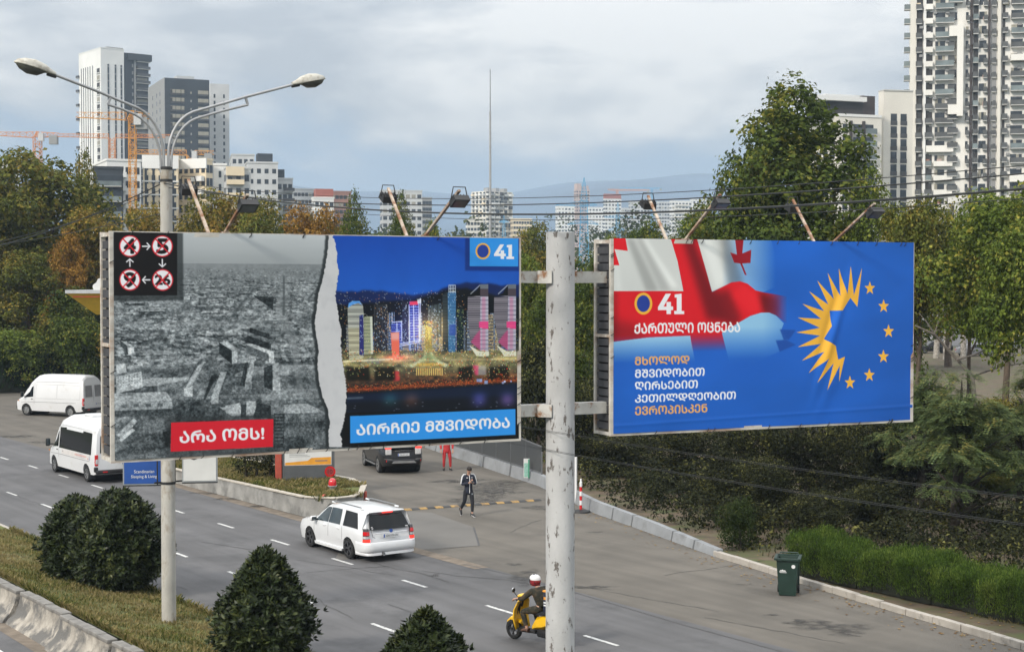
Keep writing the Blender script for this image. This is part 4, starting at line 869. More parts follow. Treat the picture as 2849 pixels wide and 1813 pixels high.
def glazing(B, parent, spans, sgn, m=None, k0=.06, k1=.93, name='side_window', off=.005):
    for (xa, xb, sa, sb) in spans:      # xa..xb at the belt; sa, sb: lean of the two ends (m at the top)
        n = 8; lo, hi = [], []
        for i in range(n+1):
            x = xa+(xb-xa)*i/n; lo.append(B.side(x, k0, sgn, off)); xt = (xa+sa)+((xb+sb)-(xa+sa))*i/n; hi.append(B.side(xt, k1, sgn, off))
        strip_patch(name, lo, hi, m or side_glass, parent)

seam_dark = mat('panel_gap', (.05, .05, .052), rough=.8); van_crease = mat('van_panel_gap', (.22, .22, .225), rough=.7)
def bump_loft(name, plan, prof, m, par):
    """wrap-round bumper: plan (x, y) on the left side from the middle outwards, prof (z, x offset)"""
    mb = MB(); pl_ = [(plan[0][0], 0)]+plan; P = [(x, -y) for x, y in pl_[::-1]]+pl_[1:]; n = len(P)
    for (z, d) in prof:
        for i, (x, y) in enumerate(P): k = 1-min(1, abs(y)/1.2)**3; mb.v.append((x+d*k, y*(1-(d*.25 if abs(y) > .5 else 0)), z))
    for j in range(len(prof)-1):
        for i in range(n-1): a = j*n+i; mb.f.append((a, a+1, a+n+1, a+n)); mb.mi.append(0)
    return mb.build(name, m, par, smooth=50)
# ---------------- white estate car, driving away
def estate(loc, rz, label):
    e = empty('estate_car', loc, rz, label, 'car')
    # x, zb, w0,z0, w1,z1, w2,z2, w3,z3, z4
    st = [(-2.18, .36, .70, .38, .80, .62, .765, .93, .60, 1.40, 1.46),
          (-2.02, .30, .80, .32, .858, .60, .835, .95, .645, 1.46, 1.52),
          (-1.55, .26, .815, .26, .868, .58, .855, .97, .67, 1.475, 1.555),
          (-1.0, .24, .815, .24, .868, .56, .858, .965, .68, 1.49, 1.57),
          (-.2, .22, .815, .22, .868, .55, .858, .95, .68, 1.485, 1.57),
          (.30, .22, .815, .22, .868, .55, .856, .94, .665, 1.45, 1.53),
          (.62, .22, .815, .22, .868, .55, .852, .935, .70, 1.25, 1.33),
          (.98, .22, .815, .22, .868, .55, .845, .93, .76, .985, 1.02),
          (1.35, .22, .815, .22, .866, .55, .83, .90, .76, .925, .975),
          (1.9, .24, .80, .24, .84, .55, .79, .83, .70, .85, .89),
          (2.16, .28, .70, .28, .74, .52, .69, .73, .60, .75, .77)]
    B = Body(st); B.fr = None
    mb = B.mesh(rear=[.02, -.03, -.04, .03, .05, .30, .36, .38], bulge=.05, front=.07)
    bo = mb.build('body', white_paint, e, smooth=32)
    boolean_cut(bo, [cyl_cutter(x, .355, y0, y1) for x in (-1.2625, 1.2625) for y0, y1 in ((.52, 1.2), (-1.2, -.52))])
    bo.data.shade_smooth(); bo.data.set_sharp_from_angle(angle=R_(32))
    # dark wheel wells
    for x in (-1.2625, 1.2625):
        MB().lathe([(.352, -.62), (.352, .62)], 24, 'Y', c=(x, 0, .33)).build('wheel_well', trim_b, e)
        for y in (-.76, .76): wheel(e, x, y, .325, .21, rim_m, 5, .70, 'twin')
    for sg in (-1, 1):
        glazing(B, e, [(-.72, .02, .10, .02), (.05, .88, .02, -.46)], sg)
        glazing(B, e, [(-1.82, -.90, .28, .06)], sg, car_glass)
        # door handles, sill strip, arch lips, mirror, rail
        for x in (-.62, .25):
            p = B.side(x, -.24, sg, .012); MB().box(p, (.16, .03, .03), bev=.01).build('door_handle', white_paint, e)
        sl = Seams()
        for xx in ((-.86, -.86), (.02, .02), (.95, .93)): shut_line(sl, [B.side(xx[0], -k, sg, .0005) for k in (0, .25, .5, .75, 1)], .008)
        sl.build('panel_seam', seam_dark, e)
        mo = MB().box((.80, sg*.965, 1.0), (.13, .20, .15), bev=.045).build('mirror', white_paint, e, smooth=50); MB().box((.737, sg*.965, 1.0), (.012, .165, .115), bev=.003).build('mirror_glass', side_glass, mo)
        MB().bar((.82, sg*.83, .96), (.8, sg*.92, .97), .05, .06).build('mirror_stalk', trim_b, mo)
        rl_ = MB(); rl_.tube([(-1.62, sg*.57, 1.555), (-1.5, sg*.57, 1.595), (-.2, sg*.575, 1.605), (.12, sg*.57, 1.59), (.26, sg*.57, 1.54)], .022, 8); rl_.build('roof_rail', grey_trim, e, smooth=50)
        for x in (-1.6, .2): MB().box((x, sg*.57, 1.56), (.2, .055, .05), bev=.015).build('rail_foot', white_paint, e)
        # side skirt
        MB().prism([(-.86, .19), (.86, .19), (.90, .27), (-.90, .27)], sg*.80, sg*.878, 'XZ').build('side_skirt', white_paint, e)
        # tail lamp: tapered cluster wrapping the corner
        def tl(z0, z1, m, nm, par, o):
            w0_, w1_ = .155-.05*(z0-.62)/.36, .155-.05*(z1-.62)/.36
            mb = MB()
            for z, w in ((z0, w0_), (z1, w1_)):
                xr = -2.235+max(0, (z-.9))*.35; yo = .815-(z-.6)*.07
                mb.v += [(xr-o, sg*(yo-w), z), (xr-o, sg*(yo-.02), z), (xr+.10, sg*(yo+.035+o), z), (xr+.10, sg*(yo-w), z)]
            mb.f += [(0, 1, 5, 4), (1, 2, 6, 5), (2, 3, 7, 6), (3, 0, 4, 7), (0, 3, 2, 1), (4, 5, 6, 7)]; mb.mi += [0]*6
            return mb.build(nm, m, par)
        t_ = tl(.625, 1.04, lamp_dark, 'tail_lamp', e, 0); tl(.635, .715, lamp_lit, 'brake_light', t_, .006); tl(.74, .81, lamp_clear, 'reversing_light', t_, .006); tl(.84, .95, lamp_red, 'lens', t_, .006)
    # tail: window, spoiler brake light, number plate garnish, bumper, exhaust
    def tailpt(y, z):     # rear face
        x = -2.235 + (0 if z < .93 else (z-.93)*.565) + .02
        return Vector((x-.05*(1-(abs(y)/.75)**2)-.006, y, z))
    lo = [tailpt(y, .99) for y in np.linspace(-.66, .66, 9)]; hi = [tailpt(y, 1.42) for y in np.linspace(-.54, .54, 9)]
    md_ = [tailpt(y, 1.2) for y in np.linspace(-.615, .615, 9)]
    g = strip_patch('rear_window', lo, md_, car_glass, e); strip_patch('rear_window_top', md_, hi, car_glass, g)
    for y, z in ((.56, 1.03), (.57, 1.07)): MB().box(tailpt(y, z)+Vector((-.004, 0, 0)), (.006, .05, .03)).build('sticker', ink_p, g)
    MB().box(tailpt(-.56, 1.02)+Vector((-.004, 0, 0)), (.006, .09, .05)).build('sticker', plate_m, g)
    sp = MB(); sp.box((-1.93, 0, 1.505), (.26, 1.12, .05), bev=.02); sp.build('spoiler', white_paint, e, smooth=50)
    MB().box((-2.058, 0, 1.48), (.03, .34, .03), bev=.006).build('high_brake_light', lamp_lit, e)
    bump_loft('rear_bumper', [(-2.36, .55), (-2.345, .68), (-2.29, .78), (-2.18, .845), (-1.98, .875), (-1.75, .88)], [(.33, .02), (.36, -.012), (.46, -.03), (.56, -.02), (.61, .0), (.625, .05)], white_paint, e)
    bump_loft('bumper_lip', [(-2.34, .5), (-2.32, .66), (-2.26, .76), (-2.15, .82), (-1.96, .85), (-1.72, .87)], [(.215, .03), (.23, -.02), (.29, -.015), (.315, .03)], white_paint, e)
    MB().box((-2.275, 0, .885), (.03, 1.06, .03), bev=.01).build('tailgate_strip', white_paint, e)
    sl = Seams(); shut_line(sl, [(-2.272, -.64, 1.0), (-2.275, -.60, .80), (-2.362, -.56, .772)], .01); shut_line(sl, [(-2.272, .64, 1.0), (-2.275, .60, .80), (-2.362, .56, .772)], .01); sl.build('panel_seam', seam_dark, e)
    number_plate(e, 'GN-533-GN', (-2.30, 0, .80), .52, .115, 0)
    MB().lathe([(.055, -.008), (.055, .008)], 20, 'X', c=(-2.285, 0, .94)).build('badge', plate_b, e)
    ex = MB(); ex.tube([(-2.0, .30, .27), (-2.40, .30, .26)], .05, 14, caps=False); ex.tube([(-2.0, .30, .27), (-2.36, .30, .26)], .042, 14, caps=True); ex.build('exhaust', chrome, e, smooth=50)
    # windscreen and front lamps (away from the view)
    patch('windscreen', [(.93, -.70, 1.0), (.93, .70, 1.0), (.42, .60, 1.45), (.42, -.60, 1.45)], car_glass, e, Vector((.03, 0, .02)))
    for sg in (-1, 1): MB().box((2.12, sg*.58, .66), (.12, .22, .13), bev=.04).build('headlight', lamp_clear, e)
    return e
ink_p = mat('sticker_white', (.7, .7, .72), rough=.5, var=.05)
_car = estate(Vector((-4.9, 46.67, 0)), math.atan2(.823, -.568), 'white estate car with roof rails and lit brake lights driving away on the road'); _car.scale = (1, 1.04, .97)

# ---------------- black crossover at the forecourt
def crossover(loc, rz, label):
    e = empty('crossover_car', loc, rz, label, 'car')
    st = [(-2.20, .40, .72, .42, .82, .66, .80, 1.02, .60, 1.44, 1.50), (-2.0, .32, .84, .34, .92, .62, .87, 1.05, .65, 1.54, 1.60), (-1.3, .28, .86, .28, .93, .60, .90, 1.06, .68, 1.57, 1.65), (-.3, .26, .86, .26, .93, .58, .90, 1.03, .69, 1.58, 1.66),
          (.35, .26, .86, .26, .93, .58, .895, 1.01, .68, 1.53, 1.61), (.75, .26, .86, .26, .93, .58, .89, 1.0, .72, 1.28, 1.36), (1.1, .26, .86, .26, .93, .58, .88, .99, .8, 1.05, 1.1), (1.75, .28, .85, .28, .9, .58, .84, .92, .75, .94, 1.0), (2.2, .32, .74, .32, .78, .56, .72, .80, .64, .82, .85)]
    B = Body(st); bo = B.mesh(rear=[.02, -.03, -.05, 0, .02, .35, .42, .44], bulge=.05, front=.08).build('body', black_paint, e, smooth=32)
    boolean_cut(bo, [cyl_cutter(x, .385, y0, y1) for x in (-1.34, 1.34) for y0, y1 in ((.55, 1.3), (-1.3, -.55))]); bo.data.shade_smooth(); bo.data.set_sharp_from_angle(angle=R_(32))
    for x in (-1.34, 1.34):
        MB().lathe([(.38, -.66), (.38, .66)], 24, 'Y', c=(x, 0, .36)).build('wheel_well', trim_b, e)
        for y in (-.81, .81): wheel(e, x, y, .36, .23, rim_l, 5, .70, 'twin')
    for sg in (-1, 1):
        glazing(B, e, [(-1.0, -.1, .1, .02), (-.06, .95, .02, -.45)], sg, car_glass); MB().prism([(-.92, .30), (.92, .30), (.96, .36), (-.96, .36)], sg*.915, sg*.945, 'XZ').build('sill_trim', grey_trim, e)
        MB().box((.88, sg*1.02, 1.08), (.14, .2, .16), bev=.05).build('mirror', black_paint, e, smooth=50)
        t_ = MB().box((-2.235, sg*.66, .99), (.1, .26, .26), bev=.03).build('tail_lamp', lamp_clear, e); MB().box((-2.25, sg*.68, 1.16), (.1, .26, .07), bev=.015).build('brake_light', lamp_lit, t_)
        MB().box((-2.27, sg*.70, .60), (.06, .16, .09), bev=.015).build('fog_lamp', lamp_red, e)
        v_ = MB(); v_.bar((-2.30, sg*.86, .69), (-2.325, sg*.52, .67), .025); v_.bar((-2.325, sg*.52, .67), (-2.325, sg*.68, .53), .025); v_.build('chrome_trim', chrome, e)
    MB().box((-2.29, 0, .56), (.12, 1.5, .22), bev=.05).build('rear_bumper', black_paint, e, smooth=50); MB().prism([(-.55, .50), (.55, .50), (.45, .60), (-.45, .60)], -2.37, -2.30, 'YZ').build('skid_plate', rim_l, e)
    patch('rear_window', [(-2.20, -.60, 1.12), (-2.20, .60, 1.12), (-1.93, .5, 1.48), (-1.93, -.5, 1.48)], car_glass, e, Vector((-.03, 0, .02))); number_plate(e, 'YG-257-GV', (-2.30, 0, .86), .52, .115, 0)
    MB().box((-2.28, .28, 1.03), (.012, .22, .03)).build('badge', chrome, e); MB().box((-1.98, 0, 1.60), (.3, 1.1, .05), bev=.02).build('spoiler', black_paint, e, smooth=50)
    patch('windscreen', [(1.0, -.75, 1.06), (1.0, .75, 1.06), (.48, .62, 1.52), (.48, -.62, 1.52)], car_glass, e, Vector((.03, 0, .02)))
    return e
crossover(Vector((-5.43, 67.4, 0)), math.atan2(.947, -.32), 'black crossover car with lit brake lights stopped on the filling station forecourt')

# ---------------- white vans: a glazed minibus on the road, a panel van on the far side
def van(name, loc, rz, label, cat, L=5.6, wb=4.02, glazed=True, steel=False):
    e = empty(name, loc, rz, label, cat); xr, xf = -wb/2-1.02, wb/2+.88
    P = van_paint
    st = [(xr, .42, .86, .44, .90, .80, .90, 1.18, .82, 2.06, 2.46), (xr+.25, .34, .92, .36, .955, .78, .955, 1.18, .86, 2.12, 2.56), (xr+1.2, .32, .93, .32, .965, .76, .965, 1.18, .87, 2.14, 2.60), (wb/2-1.0, .32, .93, .32, .965, .76, .965, 1.17, .87, 2.14, 2.58), (wb/2-.62, .32, .93, .32, .965, .76, .962, 1.16, .86, 2.08, 2.50),
          (wb/2-.30, .32, .93, .32, .965, .76, .955, 1.14, .84, 1.86, 2.24), (wb/2+.02, .32, .93, .32, .96, .76, .945, 1.12, .80, 1.62, 1.80), (wb/2+.34, .32, .93, .32, .95, .74, .92, 1.09, .78, 1.24, 1.34), (wb/2+.66, .34, .9, .34, .91, .70, .86, 1.0, .72, 1.06, 1.10), (xf, .38, .78, .38, .80, .64, .74, .84, .6, .88, .9)]
    B = Body(st); bo = B.mesh(rear=[0, -.02, -.03, -.02, -.01, .06, .14, .17], bulge=.02, front=.07).build('body', P, e, smooth=30)
    boolean_cut(bo, [cyl_cutter(x, .40, y0, y1) for x in (-wb/2, wb/2) for y0, y1 in ((.58, 1.4), (-1.4, -.58))]); bo.data.shade_smooth(); bo.data.set_sharp_from_angle(angle=R_(30))
    for x in (-wb/2, wb/2):
        MB().lathe([(.395, -.68), (.395, .68)], 24, 'Y', c=(x, 0, .37)).build('wheel_well', trim_b, e)
        for y in (-.83, .83): wheel(e, x, y, .345, .22, rim_l, 6, .62, 'steel' if steel else 'twin')
        for y in (-.83, .83): MB().box((x-.43, y, .30), (.02, .24, .26)).build('mud_flap', trim_b, e)
    for sg in (-1, 1):
        # cab window with a slanted front edge
        lo = [B.side(x, .05, sg, .006) for x in np.linspace(wb/2-.60, wb/2+.22, 6)]; hi = [B.side(x, .80 if i < 3 else .80-.14*(i-2), sg, .006) for i, x in enumerate(np.linspace(wb/2-.58, wb/2-.20, 6))]
        strip_patch('cab_window', lo, hi, car_glass, e)
        if glazed:
            lo = [B.side(x, -.02, sg, .008) for x in np.linspace(xr+.42, wb/2-.74, 10)]; hi = [B.side(x, .86, sg, .008) for x in np.linspace(xr+.46, wb/2-.72, 10)]
            w_ = strip_patch('side_window', lo, hi, car_glass, e)
            for xa, xb in ((xr+.46, xr+1.5), (wb/2-1.5, wb/2-.72)):
                strip_patch('sun_strip', [B.side(xa, .855, sg, .012), B.side(xb, .855, sg, .012)], [B.side(xa, .94, sg, .012), B.side(xb, .94, sg, .012)], car_glass, w_)
            # printed panel under the windows: pale ground, faded red word, a blue and red flash
            pn = strip_patch('side_print', [B.side(x, -.62, sg, .006) for x in np.linspace(xr+.5, wb/2-1.05, 8)], [B.side(x, -.10, sg, .006) for x in np.linspace(xr+.5, wb/2-1.05, 8)], van_print, e)
            for (a, b, k0, k1, m_) in ((xr+.95, xr+2.35, -.42, -.26, print_red), (xr+1.3, xr+2.0, -.20, -.13, print_blue), (xr+1.2, xr+2.1, -.54, -.49, print_blue), (xr+.52, xr+.66, -.60, -.14, print_blue), (xr+.70, xr+.80, -.58, -.40, print_red2), (wb/2-1.3, wb/2-1.18, -.42, -.22, grey_trim)):
                me_n = 9
                if m_ is print_red or (m_ is print_blue and b-a > .3):   # illegible word: a run of small letter-like strokes
                    q = MB(); nn = int((b-a)/.075)
                    for i in range(nn):
                        xa = a+(b-a)*i/nn; p = [B.side(xa, k0, sg, .009), B.side(xa+.05, k0, sg, .009), B.side(xa+.05, k1, sg, .009), B.side(xa, k1-(.03 if i % 3 else 0), sg, .009)]; q.add(p, [(0, 1, 2, 3)])
                    q.build('lettering', m_, pn, fixn=False)
                else: patch('flash', [B.side(a, k0, sg, .009), B.side(b, k0, sg, .009), B.side(b-.03, k1, sg, .009), B.side(a+.08, k1, sg, .009)], m_, pn)
        else:
            sl = Seams()
            for (xa, xb) in ((xr+.25, xr+2.05), (xr+2.1, wb/2-.8)):
                shut_line(sl, [B.side(xa, -.15, sg, 0), B.side(xb, -.15, sg, 0), B.side(xb, .85, sg, 0), B.side(xa, .85, sg, 0), B.side(xa, -.15, sg, 0)], .012)
            sl.build('panel_crease', van_crease, e)
        sl = Seams(); shut_line(sl, [B.side(wb/2-.68, k, sg, 0) for k in (.9, .5, 0, -.5, -1)], .012); shut_line(sl, [B.side(x, -.72, sg, 0) for x in np.linspace(xr+.1, wb/2+.4, 9)], .02); sl.build('panel_seam', van_crease, e)
        gt = MB(); gt.tube([B.side(x, 1.02, sg, .0)+Vector((0, 0, .02)) for x in np.linspace(xr+.15, wb/2-.4, 8)], .018, 6); gt.build('gutter_rail', P, e)
        MB().box(B.side(wb/2-.5, -.25, sg, .015), (.14, .03, .04), bev=.01).build('door_handle', trim_b, e)
        m_ = MB().box((wb/2+.12, sg*1.17, 1.33), (.10, .20, .34), bev=.05).build('mirror', trim_b, e, smooth=50); MB().bar((wb/2+.1, sg*.93, 1.24), (wb/2+.12, sg*1.12, 1.25), .05).build('mirror_stalk', trim_b, m_)
        MB().box((wb/2+.065, sg*1.17, 1.35), (.01, .16, .24), bev=.003).build('mirror_glass', side_glass, m_)
        t_ = MB().box((xr+.005, sg*.885, .98), (.09, .135, .46), bev=.02).build('tail_lamp', lamp_red, e); MB().box((xr-.012, sg*.885, .93), (.07, .105, .2), bev=.015).build('lens', lamp_clear, t_)
        MB().box((xr+.02, sg*.90, .60), (.14, .16, .22), bev=.04).build('bumper_corner', trim_b, e)
        patch('rear_door_window', [(xr-.045, sg*.12, 1.28), (xr-.045, sg*.74, 1.28), (xr+.015, sg*.70, 1.98), (xr+.015, sg*.12, 1.98)], car_glass if glazed else van_crease, e)
        MB().box((xf+.02, sg*.62, .78), (.12, .26, .2), bev=.05).build('headlight', lamp_clear, e); MB().box((wb/2+.62, sg*.945, .93), (.10, .03, .05), bev=.01).build('indicator', amber, e)
    MB().box((xr-.03, 0, .50), (.16, 1.84, .16), bev=.04).build('rear_bumper', trim_b, e, smooth=50); MB().box((xf-.02, 0, .52), (.2, 1.6, .26), bev=.06).build('front_bumper', trim_b if steel else P, e, smooth=50)
    MB().box((xr-.115, .55, .50), (.012, .2, .05)).build('reflector', lamp_red, e)
    number_plate(e, 'MB-714-TB' if False else 'TT-281-AT', (xr-.045, -.45, .82), .52, .115, 0)
    sl = Seams(); shut_line(sl, [(xr-.035, 0, .62), (xr-.035, 0, 1.2), (xr+.06, 0, 2.1)], .014); sl.build('panel_seam', van_crease, e)
    patch('windscreen', [(wb/2+.30, -.76, 1.30), (wb/2+.30, .76, 1.30), (wb/2-.26, .72, 2.02), (wb/2-.26, -.72, 2.02)], car_glass, e, Vector((.06, 0, .06)))
    if glazed: MB().box((-.6, 0, 2.64), (.9, .7, .12), bev=.04).build('roof_vent', P, e, smooth=50)
    return e
van_print = mat('van_side_print', (.60, .57, .55), rough=.5, var=.08); print_red = mat('faded_red_print', (.62, .30, .27), rough=.5, var=.1); print_red2 = mat('red_print', (.5, .1, .12), rough=.5); print_blue = mat('faded_blue_print', (.32, .34, .45), rough=.5, var=.1); 
van('minibus', Vector((-18.15, 64.95, 0)), math.atan2(.814, -.581), 'white high roof minibus with dark side windows and faded lettering along its side', 'minibus')
van('panel_van', Vector((-28.5, 94.7, 0)), math.atan2(.43, -.9), 'plain white windowless panel van parked beside the hedge across the road', 'van', wb=3.55, glazed=False, steel=True)

# ---------------- cars parked beyond the trees on the right (glimpsed between trunks)
def parked(loc, rz, paint, label):
    e = empty('parked_car', loc, rz, label, 'car', 'cars parked beyond the trees')
    st = [(-2.1, .35, .7, .38, .8, .6, .78, .88, .6, .95, 1.0), (-1.5, .26, .82, .26, .87, .56, .85, .92, .66, 1.30, 1.36), (-.6, .24, .82, .24, .87, .55, .85, .92, .68, 1.40, 1.46), (.4, .24, .82, .24, .87, .55, .85, .9, .66, 1.36, 1.43), (1.0, .24, .82, .24, .87, .55, .84, .88, .74, .95, .99), (1.8, .26, .8, .26, .84, .52, .78, .78, .68, .8, .83), (2.15, .3, .68, .3, .72, .5, .66, .66, .6, .68, .7)]
    B = Body(st); B.mesh(rear=[0, -.03, -.03, 0, 0, .02, .04, .05], front=.06).build('body', paint, e, smooth=32)
    for x in (-1.3, 1.3):
        for y in (-.78, .78): wheel(e, x, y, .32, .2, rim_l, 5, .66)
    for sg in (-1, 1):
        glazing(B, e, [(-1.35, -.3, .2, .02), (-.25, .85, .02, -.42)], sg, car_glass); MB().box((-2.1, sg*.62, .74), (.08, .25, .12), bev=.03).build('tail_lamp', lamp_red, e)
    patch('rear_window', [(-1.98, -.62, .98), (-1.98, .62, .98), (-1.5, .55, 1.33), (-1.5, -.55, 1.33)], car_glass, e, Vector((-.04, 0, .03)))
    return e
grey_paint = mat('grey_paint', (.2, .2, .21), rough=.3, coat=.5); red_paint = mat('dark_red_paint', (.2, .02, .025), rough=.3, coat=.5)
for (px, py, rz, pt_, lb) in ((2552, 950, 2.9, white_paint, 'white car parked under trees beside the right hand end of the blue billboard'), (2597, 982, 3.2, black_paint, 'black car with red tail lamps parked beyond the pale tree trunks'), (2712, 990, .3, grey_paint, 'grey car parked beyond the dead branches'), (2835, 962, 2.8, white_paint, 'white car half hidden by leaves at the right hand picture edge'), (2800, 925, .1, grey_paint, 'grey car in the back row of the tree shaded car park')):
    p = G(px, py); parked(Vector((p.x, p.y, 0)), rz, pt_, lb)
# ------------------------------------------------------------------ people: skinned bodies, clothes as children
skin_m = mat('skin', (.42, .24, .17), rough=.55, var=.06, scale=8); hair_m = mat('dark_hair', (.018, .013, .011), rough=.7, var=.3, scale=30)
navy_cloth = mat('navy_track_suit', (.013, .017, .033), rough=.8, var=.2, scale=9, bump=.25, bscale=40); white_cloth = mat('white_stripe_cloth', (.68, .68, .68), rough=.8, var=.06); black_cloth = mat('black_trousers', (.012, .013, .018), rough=.85, var=.25, scale=9, bump=.25, bscale=35)
red_cloth = mat('red_work_suit', (.42, .022, .025), rough=.8, var=.15, scale=8, bump=.2, bscale=30); shoe_w = mat('white_shoe', (.62, .62, .62), rough=.6, var=.1); shoe_b = mat('black_shoe', (.02, .02, .022), rough=.6)
camo = mat('camouflage_cloth', (.020, .019, .011), rough=.9, var=.4, scale=6, col2=(.056, .040, .022), t=(.50, .54), s2=9, detail=2, bump=.2, bscale=30)
def skinned(name, nodes, edges, m, parent, root=0, sub=2, smooth=None):
    """nodes: list of (co, radius or (rx, ry)); grows one surface round the edges"""
    me = bpy.data.meshes.new(name); me.from_pydata([tuple(n[0]) for n in nodes], edges, []); me.update()
    o = bpy.data.objects.new(name, me); COL.objects.link(o)
    md = o.modifiers.new('skin', 'SKIN'); md.use_smooth_shade = True; md.branch_smoothing = .3
    sv = me.skin_vertices[0].data
    for i, n in enumerate(nodes): r = n[1]; sv[i].radius = (r, r) if isinstance(r, (int, float)) else r; sv[i].use_root = (i == root)
    ss = o.modifiers.new('sub', 'SUBSURF'); ss.levels = sub; ss.render_levels = sub
    m2 = evaluated_mesh(o, name); o.modifiers.clear(); o.data = m2; m2.materials.clear(); m2.materials.append(m); m2.shade_smooth()
    bpy.data.meshes.remove(me)
    if parent is not None: o.parent = parent
    return o
def hand(N, Eg, w, d, side, k=1., curl=.5, nrm=None):
    """palm and five bent fingers from wrist index w along direction d"""
    p = Vector(N[w][0]); d = Vector(d).normalized(); up = (nrm or Vector((0, 0, 1))); s_ = d.cross(up).normalized(); up = s_.cross(d).normalized()
    pc = p + d*.07*k; N.append((pc, (.036*k, .018*k))); ip = len(N)-1; Eg.append((w, ip))
    for f, (o, L) in enumerate(((-.030, .065), (-.010, .078), (.010, .074), (.029, .056))):
        a = pc + d*.035*k + s_*o*k; b = a + d*L*.55*k - up*curl*.02*k; c = b + (d*(1-curl) - up*curl).normalized()*L*.5*k
        i = len(N); N += [(a, .011*k), (b, .0095*k), (c, .008*k)]; Eg += [(ip, i), (i, i+1), (i+1, i+2)]
    a = p + d*.035*k - s_*.032*side*k; b = a + (d*.6 - s_*.7*side - up*.3).normalized()*.045*k; c = b + (d - up*.5).normalized()*.032*k
    i = len(N); N += [(a, .012*k), (b, .0105*k), (c, .009*k)]; Eg += [(ip, i), (i, i+1), (i+1, i+2)]
def figure(J, loc, rz, label, jacket, trousers, shoe, sole=None, hair=True, name='person', fat=1.):
    """J: named joints; front is -y, the person's left is +x"""
    V = Vector; e_body = None
    order = ['pelvis', 'waist', 'chest', 'neckb', 'neck', 'skull', 'crown']
    rad = {'pelvis': (.11, .09), 'waist': (.105, .078), 'chest': (.125, .08), 'neckb': (.06, .055), 'neck': (.052, .055), 'skull': (.076, .095), 'crown': (.060, .07)}
    N, Eg = [], []; ix = {}
    for k in order: ix[k] = len(N); N.append((V(J[k]), rad[k]))
    for a, b in zip(order[:-1], order[1:]): Eg.append((ix[a], ix[b]))
    hd = V(J['face']).normalized(); sk = V(J['skull']); lft = V((0, 0, 1)).cross(hd).normalized(); hup = hd.cross(lft).normalized()
    def nd(nm, co, r, frm): ix[nm] = len(N); N.append((V(co), r)); Eg.append((ix[frm], ix[nm]))
    nd('jaw', sk + hd*.050 - hup*.062, (.040, .042), 'skull'); nd('nose', sk + hd*.103 - hup*.012, .013, 'skull')
    for s, n in ((1, 'L'), (-1, 'R')):
        nd('ear'+n, sk + lft*s*.082 - hup*.005, (.012, .024), 'skull')
        nd('sh'+n, J['sh'+n], .052, 'chest'); nd('el'+n, J['el'+n], .044, 'sh'+n); nd('fa'+n, (V(J['el'+n])*.6+V(J['wr'+n])*.4), .041, 'el'+n); nd('wr'+n, J['wr'+n], (.026, .024), 'fa'+n)
        nd('hip'+n, J['hip'+n], .076, 'pelvis'); nd('th'+n, (V(J['hip'+n])*.55+V(J['kn'+n])*.45), .068, 'hip'+n); nd('kn'+n, J['kn'+n], .054, 'th'+n); nd('ca'+n, V(J['kn'+n])*.66+V(J['an'+n])*.34+V((0, .012, 0)), .055, 'kn'+n); nd('an'+n, J['an'+n], .036, 'ca'+n); nd('to'+n, J['to'+n], (.035, .026), 'an'+n)
    for s, n in ((1, 'L'), (-1, 'R')):
        d = V(J.get('hd'+n, tuple(V(J['wr'+n])-V(J['el'+n])))); hand(N, Eg, ix['wr'+n], d, s, 1., J.get('curl', .6), V(J['hn'+n]) if 'hn'+n in J else None)
    o = skinned(name, N, Eg, skin_m, None); o.location = loc; o.rotation_euler = (0, 0, rz); tag(o, label, 'person')
    # eyes, brows, mouth
    for s in (1, -1):
        MB().lathe([(.001, -.009), (.009, -.004), (.011, 0), (.009, .004), (.001, .009)], 10).xform(Matrix.Translation(sk+hd*.083+lft*s*.031+hup*.012)).build('eye', hair_m, o, smooth=60)
        MB().box(sk+hd*.089+lft*s*.032+hup*.034, (.036, .012, .007)).build('eyebrow', hair_m, o)
    MB().box(sk+hd*.088-hup*.058, (.042, .012, .008), bev=.003).build('mouth', mat('lips', (.28, .1, .09), rough=.6), o)
    g = .016
    def sub(names, rr, edges, root, m, nm, extra=()):
        M2 = [(N[ix[k]][0], r) for k, r in zip(names, rr)]; return skinned(nm, M2, edges, m, o, root)
    jn = ['pelvis', 'waist', 'chest', 'neckb', 'shL', 'elL', 'faL', 'wrL', 'shR', 'elR', 'faR', 'wrR']
    jr = [(.168*fat, .135*fat), (.155*fat, .118*fat), (.175, .132), (.092, .085), .088, .064, .058, .042, .088, .064, .058, .042]
    M2 = [(N[ix[k]][0], r) for k, r in zip(jn, jr)]; M2[0] = (V(J['pelvis'])+(V(J['pelvis'])-V(J['waist'])).normalized()*J.get('hem', .20), jr[0])
    for q, w in ((7, 'L'), (11, 'R')): M2[q] = (V(J['wr'+w])*.93+V(J['el'+w])*.07, jr[q])
    jk = skinned('jacket', M2, [(0, 1), (1, 2), (2, 3), (2, 4), (4, 5), (5, 6), (6, 7), (2, 8), (8, 9), (9, 10), (10, 11)], jacket, o)
    tn = ['pelvis', 'hipL', 'thL', 'knL', 'caL', 'anL', 'hipR', 'thR', 'knR', 'caR', 'anR']; tr_ = [(.10, .085), .096, .092, .070, .068, .052, .098, .092, .070, .068, .052]
    M2 = [(N[ix[k]][0], r) for k, r in zip(tn, tr_)]
    for q, w in ((5, 'L'), (10, 'R')): M2[q] = (V(J['an'+w])*.88+V(J['kn'+w])*.12, tr_[q])
    skinned('trousers', M2, [(0, 1), (1, 2), (2, 3), (3, 4), (4, 5), (0, 6), (6, 7), (7, 8), (8, 9), (9, 10)], trousers, o)
